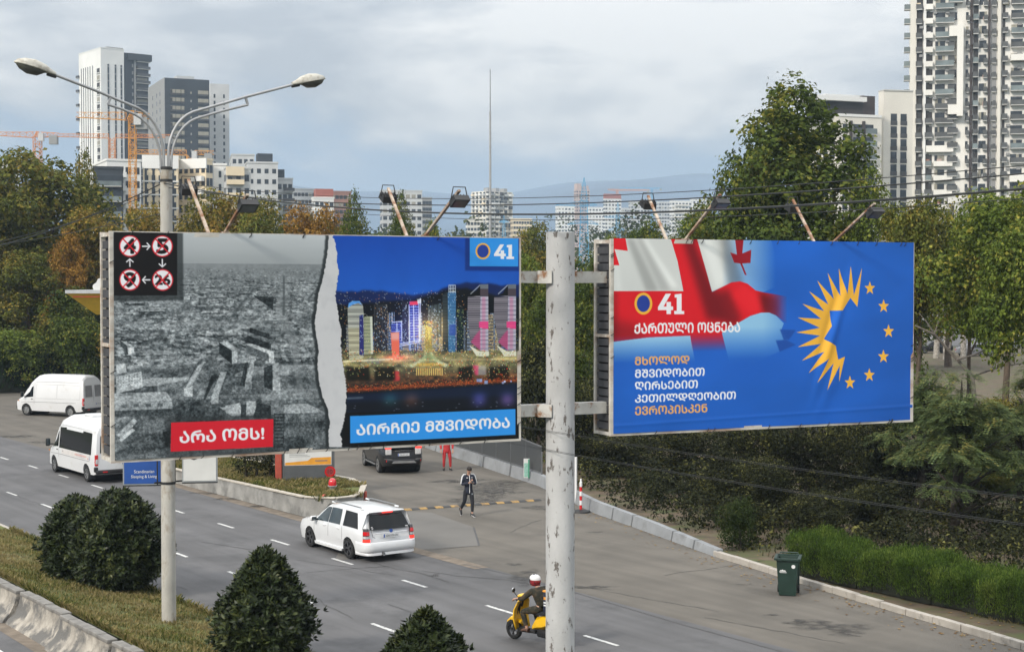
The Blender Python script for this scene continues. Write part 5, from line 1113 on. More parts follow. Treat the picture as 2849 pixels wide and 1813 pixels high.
    for n in 'LR':
        a, t = V(J['an'+n]), V(J['to'+n]); f = (t-a); f2 = V((f.x, f.y, f.z)); heel = a - f2.normalized()*.05 + V((0, 0, -.035))
        sh = skinned('shoe', [(a+V((0, 0, -.005)), .050), (heel, (.042, .036)), (a*.45+t*.55, (.05, .04)), (t, (.046, .032)), (t+f2.normalized()*.045+V((0, 0, -.004)), (.032, .024))], [(0, 1), (0, 2), (2, 3), (3, 4)], shoe, o)
        if sole is not None: skinned('sole', [(heel+V((0, 0, -.022)), (.046, .020)), (a*.4+t*.6+V((0, 0, -.033)), (.052, .018)), (t+f2.normalized()*.05+V((0, 0, -.022)), (.04, .015))], [(0, 1), (1, 2)], sole, sh)
    if hair:
        hb_ = MB(); hb_.lathe([(.097, -.035), (.101, .0), (.100, .03), (.088, .068), (.062, .095), (.03, .108), (.001, .112)], 20, caps=False); B3 = Matrix((lft, -hd, hup)).transposed().to_4x4()
        hb_.v = [tuple(Vector((x*.88, y*1.02+.012+(.03 if z < .0 else 0)*(1 if y < 0 else 0), z))) for x, y, z in hb_.v]; hb_.xform(Matrix.Translation(sk+hup*.028) @ B3).build('hair', hair_m, o, smooth=80)
    return o, jk, ix, N
# the man with the phone
J = dict(pelvis=(0, 0, .95), waist=(0, -.005, 1.10), chest=(0, .0, 1.30), neckb=(0, -.005, 1.475), neck=(0, -.03, 1.545), skull=(.005, -.075, 1.645), crown=(.005, -.08, 1.725), face=(.12, -.9, -.36),
    shL=(.185, .0, 1.42), elL=(.255, -.03, 1.15), wrL=(.085, -.25, 1.21), shR=(-.185, .0, 1.42), elR=(-.26, -.02, 1.15), wrR=(-.06, -.26, 1.22), hdL=(-.35, -.35, .45), hdR=(.35, -.35, .45), hnL=(.4, -.2, -.3), hnR=(-.4, -.2, -.3),
    hipL=(.095, -.01, .91), knL=(.115, -.10, .51), anL=(.105, -.12, .09), toL=(.125, -.26, .035), hipR=(-.095, .01, .91), knR=(-.125, .05, .52), anR=(-.145, .36, .20), toR=(-.15, .30, .045), curl=.75)
p = G(1303, 1435)
man, jk, _, _ = figure(J, Vector((p.x, p.y, 0)), .42, 'man in a navy track suit with white stripes walking and looking at his phone', navy_cloth, black_cloth, shoe_b, shoe_w)
# white stripes on the sleeves, zip line, chest mark
zm = MB(); zm.tube([(0, -.100, 1.47), (0, -.135, 1.32), (.0, -.122, 1.12), (.0, -.128, .84)], .011, 6); zm.build('zip', white_cloth, jk)
for s in (1, -1):
    sm = MB(); sm.tube([(s*.10, -.02, 1.495), (s*.19, -.02, 1.492), (s*.247, -.03, 1.42), (s*.282, -.04, 1.28), (s*.305, -.05, 1.17)], [.016, .022, .022, .022, .018], 8); sm.build('sleeve_stripe', white_cloth, jk, smooth=50)
MB().box((-.09, -.118, 1.385), (.055, .012, .025)).build('chest_badge', white_cloth, jk); MB().box((.09, -.118, 1.385), (.03, .012, .03)).build('chest_badge', white_cloth, jk)
MB().box((.10, -.125, .80), (.04, .015, .04)).build('leg_badge', mat('badge_grey', (.3, .32, .36)), man)
ph = MB().box((0, 0, 0), (.075, .010, .15), bev=.004).build('mobile_phone', black_p); tag(ph, 'dark mobile phone held in the walking man\'s hands', 'phone')
Tm = Matrix.Translation(Vector((p.x, p.y, 0))) @ Matrix.Rotation(.42, 4, 'Z'); ph.location = Tm @ Vector((.012, -.335, 1.285)); ph.rotation_euler = (R_(-40), 0, .42)
# the attendant in red
J2 = dict(pelvis=(0, 0, .95), waist=(0, 0, 1.10), chest=(0, .0, 1.30), neckb=(0, 0, 1.475), neck=(0, -.01, 1.54), skull=(0, -.03, 1.645), crown=(0, -.03, 1.725), face=(.1, -1, -.05),
    shL=(.19, 0, 1.42), elL=(.27, .03, 1.16), wrL=(.25, -.10, .93), shR=(-.19, 0, 1.42), elR=(-.27, .03, 1.16), wrR=(-.26, -.10, .93),
    hipL=(.10, 0, .91), knL=(.15, -.03, .50), anL=(.17, 0, .09), toL=(.20, -.14, .035), hipR=(-.10, 0, .91), knR=(-.12, -.03, .50), anR=(-.13, .02, .09), toR=(-.15, -.12, .035), curl=.5)
p2 = G(1243, 1308)
figure(J2, Vector((p2.x, p2.y, 0)), .15, 'filling station worker in red overalls standing beside the black car', red_cloth, red_cloth, shoe_b, None, True, 'person', 1.05)

# ---------------- scooter with a delivery box, ridden by a man in camouflage
yel = mat('yellow_scooter_paint', (.80, .46, .012), rough=.3, var=.06, coat=.4)
sc_p = Vector((.95, 34.0, 0)); sc_h = Vector((-.70, .714, 0)); sc_rz = math.atan2(sc_h.y, sc_h.x)
s_ = empty('motor_scooter', sc_p + sc_h*.62, sc_rz, 'yellow motor scooter half hidden behind the grey billboard pole', 'scooter')
for x in (-.64, .66):
    t = MB(); t.lathe([(.15, -.05), (.215, -.055), (.24, -.03), (.245, 0), (.24, .03), (.215, .055), (.15, .05)], 28, 'Y', caps=False); o = t.build('wheel', tyre_m, s_, smooth=60); o.location = (x, 0, .245)
    r = MB(); r.lathe([(.155, -.04), (.145, 0), (.155, .04)], 28, 'Y', caps=False); r.lathe([(.05, -.05), (.05, .05)], 14, 'Y')
    for i in range(5): a = 2*math.pi*i/5; r.bar((.04*math.cos(a), 0, .04*math.sin(a)), (.15*math.cos(a), 0, .15*math.sin(a)), .035, .03)
    r.build('rim', rim_m, o, smooth=40)
def loftx(name, secs, m, par, sm=40):     # sections (x, half width, z bottom, z top): rounded boxes lofted along x
    mb = MB(); n = 12
    for (x, w, z0, z1) in secs:
        for j in range(n):
            a = 2*math.pi*j/n; cx_, sz = math.cos(a), math.sin(a); k = (abs(cx_)**4+abs(sz)**4)**-.25; mb.v.append((x, w*cx_*k, (z0+z1)/2+(z1-z0)/2*sz*k))
    for i in range(len(secs)-1):
        for j in range(n): a, b = i*n+j, i*n+(j+1) % n; mb.f.append((a, b, b+n, a+n)); mb.mi.append(0)
    mb.f += [tuple(range(n-1, -1, -1)), tuple(range((len(secs)-1)*n, len(secs)*n))]; mb.mi += [0, 0]
    return mb.build(name, m, par, smooth=sm)
loftx('side_fairing', [(-.88, .06, .62, .70), (-.72, .13, .56, .74), (-.40, .17, .40, .72), (-.18, .16, .36, .66), (-.04, .12, .34, .46)], yel, s_)
loftx('seat', [(-.78, .08, .72, .76), (-.66, .14, .73, .82), (-.30, .15, .70, .79), (-.02, .11, .68, .75)], black_cloth, s_)
loftx('footboard', [(-.16, .15, .26, .34), (.30, .17, .24, .30), (.40, .15, .26, .34)], trim_b, s_)
mb = MB(); sec = [(.36, .24, .30), (.44, .26, .55), (.42, .25, .75), (.34, .20, .94), (.30, .12, 1.02)]
for (x, w, z) in sec:
    for j, u in enumerate(np.linspace(-1, 1, 9)): mb.v.append((x+.10*(1-u*u)+.02, w*u, z))
nn = len(sec)
for i in range(nn-1):
    for j in range(8): a = i*9+j; mb.f.append((a, a+1, a+10, a+9)); mb.mi.append(0)
o = mb.build('leg_shield', yel, s_, smooth=60); md = o.modifiers.new('th', 'SOLIDIFY'); md.thickness = .03; me = evaluated_mesh(o, 'leg_shield'); o.modifiers.clear(); o.data = me
MB().add([(x-.004, y*.86, z) for x, y, z in mb.v], mb.f).build('shield_lining', trim_b, o, smooth=60)
loftx('front_mudguard', [(.40, .06, .40, .46), (.56, .075, .44, .54), (.72, .07, .44, .53), (.86, .04, .36, .42)], yel, s_)
f_ = MB(); f_.tube([(.46, 0, .92), (.62, .07, .30)], .022, 8); f_.tube([(.46, 0, .92), (.62, -.07, .30)], .022, 8); f_.tube([(.66, -.09, .245), (.66, .09, .245)], .018, 8); f_.build('front_fork', trim_b, s_)
h_ = MB(); h_.tube([(.22, -.34, 1.03), (.30, -.2, 1.05), (.34, 0, 1.03), (.30, .2, 1.05), (.22, .34, 1.03)], .014, 8); h_.tube([(.34, 0, 1.03), (.42, 0, .8)], .025, 8); h_.build('handlebar', trim_b, s_)
for sg in (1, -1):
    g_ = MB(); g_.tube([(.255, sg*.27, 1.04), (.205, sg*.375, 1.028)], .021, 8); g_.build('grip', black_p, s_)
    m_ = MB(); m_.tube([(.27, sg*.25, 1.05), (.30, sg*.33, 1.16), (.29, sg*.39, 1.22)], .008, 6); k_ = m_.build('mirror', trim_b, s_)
    q = MB().lathe([(.001, -.014), (.05, -.012), (.058, 0), (.05, .006), (.001, .007)], 18, 'X', c=(.275, sg*.41, 1.25)); q.build('mirror_glass', chrome, k_, smooth=50)
loftx('headlamp_cowl', [(.28, .07, .98, 1.08), (.40, .10, .95, 1.1), (.50, .06, .96, 1.06)], yel, s_)
eng = MB(); eng.box((-.42, .02, .30), (.5, .2, .2), bev=.05); eng.box((-.64, .13, .30), (.4, .08, .16), bev=.03); eng.build('engine', trim_b, s_, smooth=50)
x_ = MB(); x_.tube([(-.3, -.14, .24), (-.5, -.17, .26), (-.95, -.18, .36)], [.03, .055, .05], 12); x_.build('exhaust', grey_trim, s_, smooth=50)
MB().box((-.90, 0, .60), (.06, .16, .08), bev=.02).build('tail_lamp', lamp_red, s_); number_plate(s_, '4102', (-1.0, 0, .46), .18, .14, 0, 0., False)
rk_ = MB()
for y in (-.14, .14): rk_.bar((-.95, y, .80), (-.45, y, .80), .02)
for x in (-.9, -.55): rk_.bar((x, -.16, .80), (x, .16, .80), .02)
rk_.build('rack', trim_b, s_)
navy_box = mat('navy_bag', (.016, .02, .045), rough=.7, var=.15); org_b = mat('orange_trim', (.72, .30, .03), rough=.6, var=.1)
db = empty('delivery_box', s_.location + Vector((0, 0, .83)) + sc_h*-.73, sc_rz, 'navy delivery box with orange and white stripes strapped on the scooter behind its rider', 'box')
MB().box((0, 0, .25), (.46, .48, .50), bev=.03).build('case', navy_box, db, smooth=40)
MB().box((0, 0, .485), (.475, .495, .04), bev=.012).build('lid_trim', org_b, db)
for sg in (1, -1):
    pr_ = MB()
    for z0, z1, x0, x1, mi in ((.30, .36, -.17, .20, 0), (.215, .25, -.20, .20, 1), (.155, .185, -.20, .20, 1)): pr_.span((x0, sg*.2405, z0), (x1, sg*.2435, z1), mi=mi)
    pr_.build('stripe_print', [org_b, white_cloth], db)
J3 = dict(hem=.02, pelvis=(0, .27, .86), waist=(0, .24, 1.0), chest=(0, .17, 1.17), neckb=(0, .10, 1.31), neck=(0, .06, 1.37), skull=(0, .02, 1.46), crown=(0, .01, 1.54), face=(.45, -1, -.12),
    shL=(.20, .12, 1.26), elL=(.30, -.10, 1.06), wrL=(.33, -.22, 1.055), shR=(-.20, .12, 1.26), elR=(-.30, -.10, 1.06), wrR=(-.33, -.22, 1.055), hdL=(0, -1, -.2), hdR=(0, -1, -.2),
    hipL=(.11, .22, .84), knL=(.20, -.20, .74), anL=(.19, -.05, .36), toL=(.20, -.19, .315), hipR=(-.11, .22, .84), knR=(-.20, -.20, .74), anR=(-.19, -.05, .36), toR=(-.20, -.19, .315), curl=.9)
rd, jk3, _, _ = figure(J3, s_.location, sc_rz + math.pi/2, 'scooter rider in camouflage clothes with a white and red helmet', camo, camo, mat('brown_boot', (.09, .045, .03), rough=.7), None, False)
hs = Vector((0, .02, 1.465)); hm_ = MB()
hm_.lathe([(.09, -.135), (.125, -.10), (.138, -.02), (.135, .04), (.115, .095), (.07, .13), (.001, .145)], 24, caps=False)
def helm(v): return hs + Vector((v[0]*.9, v[1]*1.02, v[2]*.92))
hm_.v = [tuple(helm(v)) for v in hm_.v]; hl = hm_.build('helmet', mat('helmet_red', (.30, .02, .025), rough=.3, col2=(.03, .02, .02), t=(.55, .6), s2=9), rd, smooth=60)
tc_ = MB().lathe([(.139, .015), (.138, .04), (.118, .097), (.072, .133), (.001, .148)], 24, caps=False); tc_.v = [tuple(helm(v)) for v in tc_.v]; tc_.build('white_top', shoe_w, hl, smooth=60)
vz = MB(); 
for i in range(9):
    a = -math.pi/2 + .35 + (-1+2*i/8)*.95; vz.v += [tuple(helm((.149*math.cos(a), .149*math.sin(a)*.94, z))) for z in (-.05, .045)]
vz.f = [(2*i, 2*i+2, 2*i+3, 2*i+1) for i in range(8)]; vz.mi = [0]*8; vz.build('visor', car_glass, hl, smooth=60)
cr_ = MB()
for dx in (-.04, .04): cr_.tube([helm((dx, .10, .08)), helm((dx, 0, .148)), helm((dx, -.10, .09))], .012, 6)
cr_.build('helmet_stripe', navy_box, hl)
# ------------------------------------------------------------------ street furniture
galv = mat('galvanised', (.36, .365, .37), rough=.5, metal=.3, var=.12, scale=3, col2=(.24, .22, .2), t=(.58, .7), s2=2.5); galv_d = mat('weathered_post', (.40, .385, .35), rough=.75, var=.2, scale=3, col2=(.22, .18, .13), t=(.52, .68), s2=3, vec=(1, 1, .5))
lamp_shell = mat('lamp_shell', (.50, .48, .42), rough=.6, var=.15, scale=6, col2=(.33, .3, .24), t=(.5, .65), s2=8); lamp_bowl = mat('lamp_bowl', (.07, .07, .06), rough=.3, var=.3, scale=9)
# ---- double street lamp on the median
b = G(470, 1722, .33); LP = Vector((b.x, b.y, .22)); ang = math.atan2(EN.y, EN.x)
lp = empty('street_lamp', LP, ang, 'tall double armed street lamp standing on the grass median', 'street lamp')
HT = 10.72
MB().lathe([(.17, -.05), (.165, 3.9), (.145, 4.0), (.14, HT), (.12, HT+.02)], 24).build('post', galv_d, lp, smooth=40)
cl = MB()
for z in (HT-.28, HT-2.4, 3.35): cl.lathe([(.175 if z < 4 else .152, z-.03), (.175 if z < 4 else .152, z+.03)], 20)
cl.lathe([(.15, HT-.03), (.15, HT+.03), (.10, HT+.05)], 20); cl.build('collar', black_m, lp)
for sg, ln in ((-1, 3.05), (1, 3.75)):
    def arc(x0, top, reach, r=.9):
        pts = [Vector((sg*x0, 0, HT-.1)), Vector((sg*x0, 0, HT+top-r*1.25))]
        for a in np.linspace(0, 1, 8)[1:]: t = a*math.pi*.40; pts.append(Vector((sg*(x0+r*(1-math.cos(t))), 0, HT+top-r*1.25+r*1.25*math.sin(t))))
        e_ = pts[-1]; d = (pts[-1]-pts[-2]).normalized(); d = Vector((d.x, 0, d.z*.62)).normalized(); k = (reach-abs(e_.x))/abs(d.x); pts.append(e_+d*k*.5); pts.append(e_+d*k+Vector((0, 0, -.03))); return pts
    up_ = arc(.055, 1.42, ln-.35); lo_ = arc(.13, 1.27, ln-1.65)
    ar_ = MB(); ar_.tube(up_, .034, 10); ar_.tube(lo_, .03, 10)
    for k in (4, len(lo_)-1):
        q = lo_[k]; u = min((a+(c-a)*t_ for a, c in zip(up_[:-1], up_[1:]) for t_ in np.linspace(0, 1, 12)), key=lambda w: (w-q-Vector((0, 0, .02))).length); ar_.bar(q, u, .05)
    arm = ar_.build('lamp_arm', galv, lp, smooth=50)
    tip = up_[-1]; d = (up_[-1]-up_[-2]).normalized()
    # cobra head: shell over a bowl
    hd = MB(); n = 16; secs = [(-.10, .05, .045, .045), (.02, .075, .07, .06), (.16, .125, .12, .07), (.40, .165, .15, .075), (.62, .15, .125, .06), (.78, .09, .07, .04), (.84, .02, .015, .02)]
    for (x, w, hu, hl_) in secs:
        for j in range(n):
            a = math.pi*2*j/n; s_ = math.sin(a); hd.v.append((x, w*math.cos(a), (hu if s_ > 0 else hl_*.35)*1.3*s_))
    for i in range(len(secs)-1):
        for j in range(n): a, c = i*n+j, i*n+(j+1) % n; hd.f.append((a, c, c+n, a+n)); hd.mi.append(0)
    hd.f += [tuple(range(n-1, -1, -1)), tuple(range((len(secs)-1)*n, len(secs)*n))]; hd.mi += [0, 0]
    Q_ = Vector((d.x, 0, d.z*.75)).normalized().to_track_quat('X', 'Z').to_matrix().to_4x4(); T = Matrix.Translation(tip) @ Q_
    hh = hd.xform(T).build('lamp_head', lamp_shell, arm, smooth=50)
    bw = MB(); secs = [(.14, .10, .02), (.30, .145, .13), (.52, .14, .15), (.70, .10, .09), (.79, .03, .01)]
    for (x, w, hl_) in secs:
        for j in range(n//2+1): a = math.pi+math.pi*j/(n//2); bw.v.append((x, w*math.cos(a), -.02+hl_*math.sin(a)))
    m1 = n//2+1
    for i in range(len(secs)-1):
        for j in range(m1-1): a = i*m1+j; bw.f.append((a, a+1, a+1+m1, a+m1)); bw.mi.append(0)
    bw.xform(T).build('lamp_bowl', lamp_bowl, arm, smooth=60)
    MB().box((-.02, 0, -.05), (.22, .09, .06), bev=.02).xform(T).build('lamp_clamp', trim_b, arm)
# ---- light-box signs hung on both sides of the lamp post
brk = MB(); z_br = 3.42
sign_blue = mat('sign_blue', (.018, .075, .30), rough=.45, var=.12, scale=2); sign_white = mat('sign_white', (.62, .62, .60), rough=.5, var=.05); alu = mat('aluminium_edge', (.42, .44, .45), rough=.4, metal=.5)
def lightbox(pxl, pxr, pyb, face, label, txt=()):
    d = LP.y; a = at(pxl, pyb, d-.1); c = at(pxr, pyb, d+.02); w = (c-a).length; t = (c-a); t.z = 0; t.normalize(); o = empty('light_box_sign', (a.x, a.y, a.z), math.atan2(t.y, t.x), label, 'sign', 'light box signs hung on the lamp post')
    H = 1.75
    MB().span((0, 0, 0), (w, .16, H)).build('case', alu, o); f = MB(); f.span((.03, -.012, .03), (w-.03, 0, H-.03)); f = f.build('face', face, o)
    MB().span((-.004, -.004, -.03), (w+.004, .165, -.001)).build('base_rail', black_m, o)
    return o, f, w, H
o, f, w, H = lightbox(342, 451, 1349, sign_blue, 'blue light box sign with two lines of white lettering, hung on the lamp post')
def put_text(txt, x0, x1, z0, z1, y, m, par, name='lettering'):
    me = text_mesh(txt); co = np.array([v.co[:] for v in me.vertices]); lo, hi = co.min(0), co.max(0)
    me.vertices.foreach_set('co', np.stack([x0+(co[:, 0]-lo[0])/(hi[0]-lo[0])*(x1-x0), np.full(len(co), y), z0+(co[:, 1]-lo[1])/(hi[1]-lo[1])*(z1-z0)], -1).astype(np.float32).ravel()); me.materials.clear(); me.materials.append(m); me.update(); me.name = name
    return link_mesh(name, me, par)
put_text('Scandinavian', w*.29, w*.80, .28, .355, -.0155, white_cloth, f); put_text('Sleeping & Living', w*.21, w*.87, .145, .235, -.0155, white_cloth, f)
o, f, w, H = lightbox(507, 605, 1341, sign_white, 'white light box sign with a dark slanting stripe, hung on the lamp post')
MB().add([(.03, -.0155, .62), (.27, -.0155, .52), (w-.03, -.0155, .72), (w-.03, -.0155, 1.1), (.03, -.0155, 1.0)], [(0, 1, 2, 3, 4)]).build('stripe_print', mat('sign_grey', (.05, .05, .05), rough=.5), f, fixn=False)
br = MB()
for z in (3.36, 4.9): br.bar((-.32, .05, z), (.5, .05, z), .035)
for s in (-.24, .20): br.bar((s, .06, 3.3), (s, .06, 5.0), .025)
br.build('sign_bracket', black_m, lp)
# ---- petrol price totem, post and shrubbed island
isl = [RD(46.6, 25.7), RD(47.6, 25.0), RD(56, 24.9), RD(66, 24.9), RD(67, 28.5), RD(58, 29.3), RD(52, 29.4), RD(49.6, 28.6), RD(47.6, 27.3), RD(46.7, 26.4)]
def isl_h(s): return .68 - .006*(s-38)
mb = MB(); n = len(isl); hs_ = [.70, .68, .58, .5, .5, .5, .55, .62, .66, .69]
base = [(p_.x, p_.y, 0) for p_ in isl]; top = [(p_.x, p_.y, h) for p_, h in zip(isl, hs_)]
cen = sum(isl, Vector())/n; inn = [(p_.x+(cen.x-p_.x)*.0+(cen-p_).normalized().x*.22, p_.y+(cen-p_).normalized().y*.22, h) for p_, h in zip(isl, hs_)]
wl_ = MB(); wl_.v = base+top+inn+[(x, y, 0) for x, y, z in inn]
for i in range(n):
    j = (i+1) % n; wl_.f += [(i, j, n+j, n+i), (n+i, n+j, 2*n+j, 2*n+i), (2*n+i, 2*n+j, 3*n+j, 3*n+i)]; wl_.mi += [0]*3
iw_ = wl_.build('retaining_wall', concrete); tag(iw_, 'low grey concrete retaining wall round the grass island', 'wall')
cap = MB(); cp_m = mat('wall_cap_stone', (.42, .38, .32), rough=.9, var=.2, scale=4, bump=.4, bscale=14)
for i in range(n):
    j = (i+1) % n; a, c = Vector(top[i]), Vector(top[j]); t = (c-a); k = max(1, int(t.length/.9))
    for q in range(k): u = a+t*(q+.01)/k; v = a+t*(q+.99)/k; off = (cen-(u+v)/2); off.z = 0; off = off.normalized()*.09; cap.bar(u+off+Vector((0, 0, .022)), v+off+Vector((0, 0, .022)), .22, .04)
cap.build('coping', cp_m, iw_)
it = MB(); it.v = [(x, y, z-.02) for x, y, z in inn]; it.f = [tuple(range(n))]; it.mi = [0]; tag(it.build('island_turf', turf_m), kind='structure')
def local_sign(name, pxa, pxb, py, d0, d1, label, cat): a = at(pxa, py, d0); c = at(pxb, py, d1); t = c-a; t.z = 0; return empty(name, a, math.atan2(t.y, t.x), label, cat), t.length
tg = mat('totem_grey', (.085, .09, .095), rough=.55, var=.12, scale=3)
d_t = 58.5
o, w = local_sign('price_totem', 787, 931, 1336, d_t-.2, d_t+.2, 'grey advertising panel with an orange and white poster on the grass island', 'sign')
o.location.z = .35
MB().span((0, 0, .28), (w, .35, 2.6), bev=.01).build('case', tg, o); f = MB().span((.07, -.02, .86), (w-.12, .0, 2.5)); f = f.build('poster_panel', sign_white, o)
MB().add([(.09, -.024, .88), (w-.14, -.024, .88), (w-.14, -.024, 1.17), (w*.55, -.024, 1.15), (w*.48, -.024, 1.04), (.09, -.024, .98)], [(0, 1, 2, 3, 4, 5)]).build('orange_print', mat('poster_orange', (.68, .30, .03), rough=.5), f, fixn=False)
tl_ = MB()
for i in range(4): tl_.span((.25, -.0235, 1.2+i*.06), (.25+.8-.1*i, -.0225, 1.215+i*.06))
tl_.span((w*.62, -.027, 1.01), (w*.86, -.026, 1.05)); tl_.build('lettering', grey_trim, f)
for x in (.12, w*.45, w-.12): MB().prism([(x-.10, -.1), (x+.10, -.1), (x+.05, .28), (x-.05, .28)], .1, .2, 'XZ').build('foot', galv, o)
dsk = MB().lathe([(.21, -.012), (.21, .012)], 28, 'Y', c=(w-.18, -.06, .60)).build('round_sign', lamp_red, o); MB().lathe([(.155, -.014), (.155, -.0125)], 28, 'Y', c=(w-.18, -.06, .60)).build('disc', mat('sign_red_dark', (.30, .03, .03), rough=.6), dsk); put_text('10', w-.27, w-.09, .52, .68, -.0765, trim_b, dsk)
red_post_m = mat('red_post_paint', (.36, .06, .035), rough=.6, var=.2, scale=6, col2=(.2, .1, .07), t=(.58, .7), s2=6)
pr = at(776, 1338, 58.6); q = MB().box((0, 0, 1.1), (.26, .2, 2.4), bev=.02).build('red_post', red_post_m); q.location = (pr.x, pr.y, .6); tag(q, 'square red post standing left of the grey advertising panel', 'post')
# hydrant on the island
h0 = at(925, 1372, 55.2); hy = empty('fire_hydrant', (h0.x, h0.y, .66), 0, 'small red fire hydrant standing on the grass island', 'hydrant')
MB().lathe([(.16, 0), (.16, .05), (.10, .06), (.10, .16), (.17, .17), (.17, .21)], 20).build('base', galv, hy, smooth=30); MB().lathe([(.15, .21), (.15, .33), (.12, .42), (.06, .47), (.001, .48)], 20).build('cap', lamp_red, hy, smooth=50)
for i, (px, py, hh, lb) in enumerate(((902, 1437, .80, 'thin red bollard at the front of the concrete island wall'), (1016, 1412, .62, 'thin red bollard at the rounded end of the island wall behind the estate car'))):
    g_ = G(px, py); o = empty('bollard', (g_.x, g_.y, 0), 0, lb, 'bollard', 'red bollards beside the island')
    MB().lathe([(.065, 0), (.065, hh-.02), (.05, hh), (.001, hh+.005)], 16).build('tube', red_post_m, o, smooth=40); MB().lathe([(.067, hh*.45), (.067, hh*.6)], 16, caps=False).build('band', mat('band_dull', (.25, .12, .09)), o)
# ---- filling-station canopy, left
can = empty('station_canopy', at(184, 818, 90), 0, 'yellow and grey filling station canopy behind the left billboard', 'canopy'); can.location.z = 0
cx0 = can.location.x; z1 = 8.24+(790-816)/4200*90; z0 = 8.24+(790-876)/4200*90
can_y = mat('canopy_yellow', (.62, .40, .03), rough=.5, var=.08); can_g = mat('canopy_grey', (.42, .43, .44), rough=.5, var=.08)
cm = MB(); cm.v = [(0, 0, z1), (14, 0, z1), (14, 9, z1), (0, 9, z1), (1.45, 1.2, z0), (13, 1.2, z0), (13, 8, z0), (1.45, 8, z0)]
cm.f = [(0, 1, 5, 4), (1, 2, 6, 5), (2, 3, 7, 6), (3, 0, 4, 7), (4, 5, 6, 7)]; cm.mi = [0, 0, 0, 1, 0]
cm.build('fascia', [can_y, can_g], can); MB().span((-.05, -.05, z1), (14, 9, z1+.2)).build('roof', can_g, can); MB().span((.35, .15, z1-.22), (13.6, .24, z1-.12)).build('red_stripe', mat('canopy_red', (.5, .05, .03), rough=.5), can)
MB().span((1.75, 1.4, z0-.45), (12, 7.8, z0-.02)).build('soffit', sign_white, can)
for x in (4.5, 10.5): MB().span((x-.2, 4.4, 0), (x+.2, 4.8, z0-.5)).build('column', can_g, can)
sh_ = MB(); sh_.prism([(2.2+.75*math.cos(a)*(1+.06*math.cos(9*a)), z1+.2+.75*max(0, math.sin(a))*(1+.06*math.cos(9*a))) for a in np.linspace(0, math.pi, 40)], .5, .7, 'XZ'); sh_.build('roof_sign', sign_white, can)
# a kiosk behind the fence end (white and dark, at the back of the forecourt)
kk = at(1218, 1262, 78); kb = empty('station_kiosk', (kk.x-5.2, kk.y, 0), .0, 'low white filling station shop behind the black car', 'building')
MB().span((0, 0, 0), (6.4, 5, 3.2)).build('wall', sign_white, kb); MB().span((4.6, -.05, .1), (5.9, .02, 2.3)).build('door', car_glass, kb); MB().span((.4, -.05, .7), (4.2, .02, 2.4)).build('window', car_glass, kb); MB().span((-.3, -.6, 3.2), (6.7, 5.3, 3.5)).build('roof', can_g, kb)
# ---- speed bump: alternate yellow and black rubber sections
sb = empty('speed_bump', G(1140, 1417), 0, 'yellow and black rubber speed bump across the forecourt entrance', 'speed bump')
a, c = G(1120, 1419)-sb.location, G(1502, 1391)-sb.location; n = 18; yb = mat('bump_yellow', (.32, .20, .07), rough=.85, var=.25, scale=6, col2=(.16, .12, .08), t=(.5, .65), s2=5); bb = mat('bump_black', (.05, .05, .05), rough=.9, var=.3, scale=5)
t = (c-a).normalized(); nn_ = Vector((-t.y, t.x, 0))
for i in range(n):
    u, v = a+(c-a)*(i+.02)/n, a+(c-a)*(i+.98)/n; m_ = MB(); pf = [(-.17, .003), (-.12, .04), (0, .055), (.12, .04), (.17, .003)]
    m_.v = [tuple(u+nn_*y+Vector((0, 0, z+.004))) for y, z in pf]+[tuple(v+nn_*y+Vector((0, 0, z+.004))) for y, z in pf]; m_.f = [(j, j+1, j+6, j+5) for j in range(4)]+[(4, 3, 2, 1, 0), (5, 6, 7, 8, 9)]; m_.mi = [0]*6
    m_.build('rubber_section', yb if (i % 2 == 0) else bb, sb)
# ---- low grey wall with mesh fence on the right of the forecourt
lw_m = mat('grey_wall_render', (.23, .24, .25), rough=.85, var=.15, scale=1.5, bump=.3, bscale=20, col2=(.15, .15, .15), t=(.55, .75), s2=1.3)
wl = empty('low_wall', (6.1, 45.6, 0), 0, 'low grey wall edging the forecourt below the mesh fence and dark trees', 'wall')
pts_w = [(6.15, 45.45), (4.6, 49.7), (2.95, 54.2), (1.07, 61.5), (-2.5, 71.), (-4.4, 76)]; hw_ = [.22, .36, .42, .46, .5, .5]
for k, ((x0, y0), (x1, y1)) in enumerate(zip(pts_w[:-1], pts_w[1:])):
    a, c = Vector((x0, y0, 0))-wl.location, Vector((x1, y1, 0))-wl.location; t = (c-a); nrm = Vector((t.y, -t.x, 0)).normalized()*.26; m_ = MB()
    for j, (u, v) in enumerate(((0, .32), (.34, .66), (.68, 1.0))):
        p0, p1 = a+t*u, a+t*v; h0_, h1_ = hw_[k]+(hw_[k+1]-hw_[k])*u, hw_[k]+(hw_[k+1]-hw_[k])*v
        m_.add([p0, p1, p1+nrm, p0+nrm]+[q+Vector((0, 0, h)) for q, h in ((p0+nrm*.25, h0_), (p1+nrm*.25, h1_), (p1+nrm, h1_), (p0+nrm, h0_))], [(3, 2, 1, 0), (4, 5, 6, 7), (0, 1, 5, 4), (1, 2, 6, 5), (2, 3, 7, 6), (3, 0, 4, 7)])
    m_.build('coping_block', lw_m, wl)
fm = bpy.data.materials.new('fence_mesh'); fm.use_nodes = True; MATS['fence_mesh'] = fm; n_, l_ = fm.node_tree.nodes, fm.node_tree.links
bs = n_['Principled BSDF']; bs.inputs['Base Color'].default_value = (.055, .06, .065, 1); bs.inputs['Roughness'].default_value = .7; tp = n_.new('ShaderNodeBsdfTransparent'); mxs = n_.new('ShaderNodeMixShader')
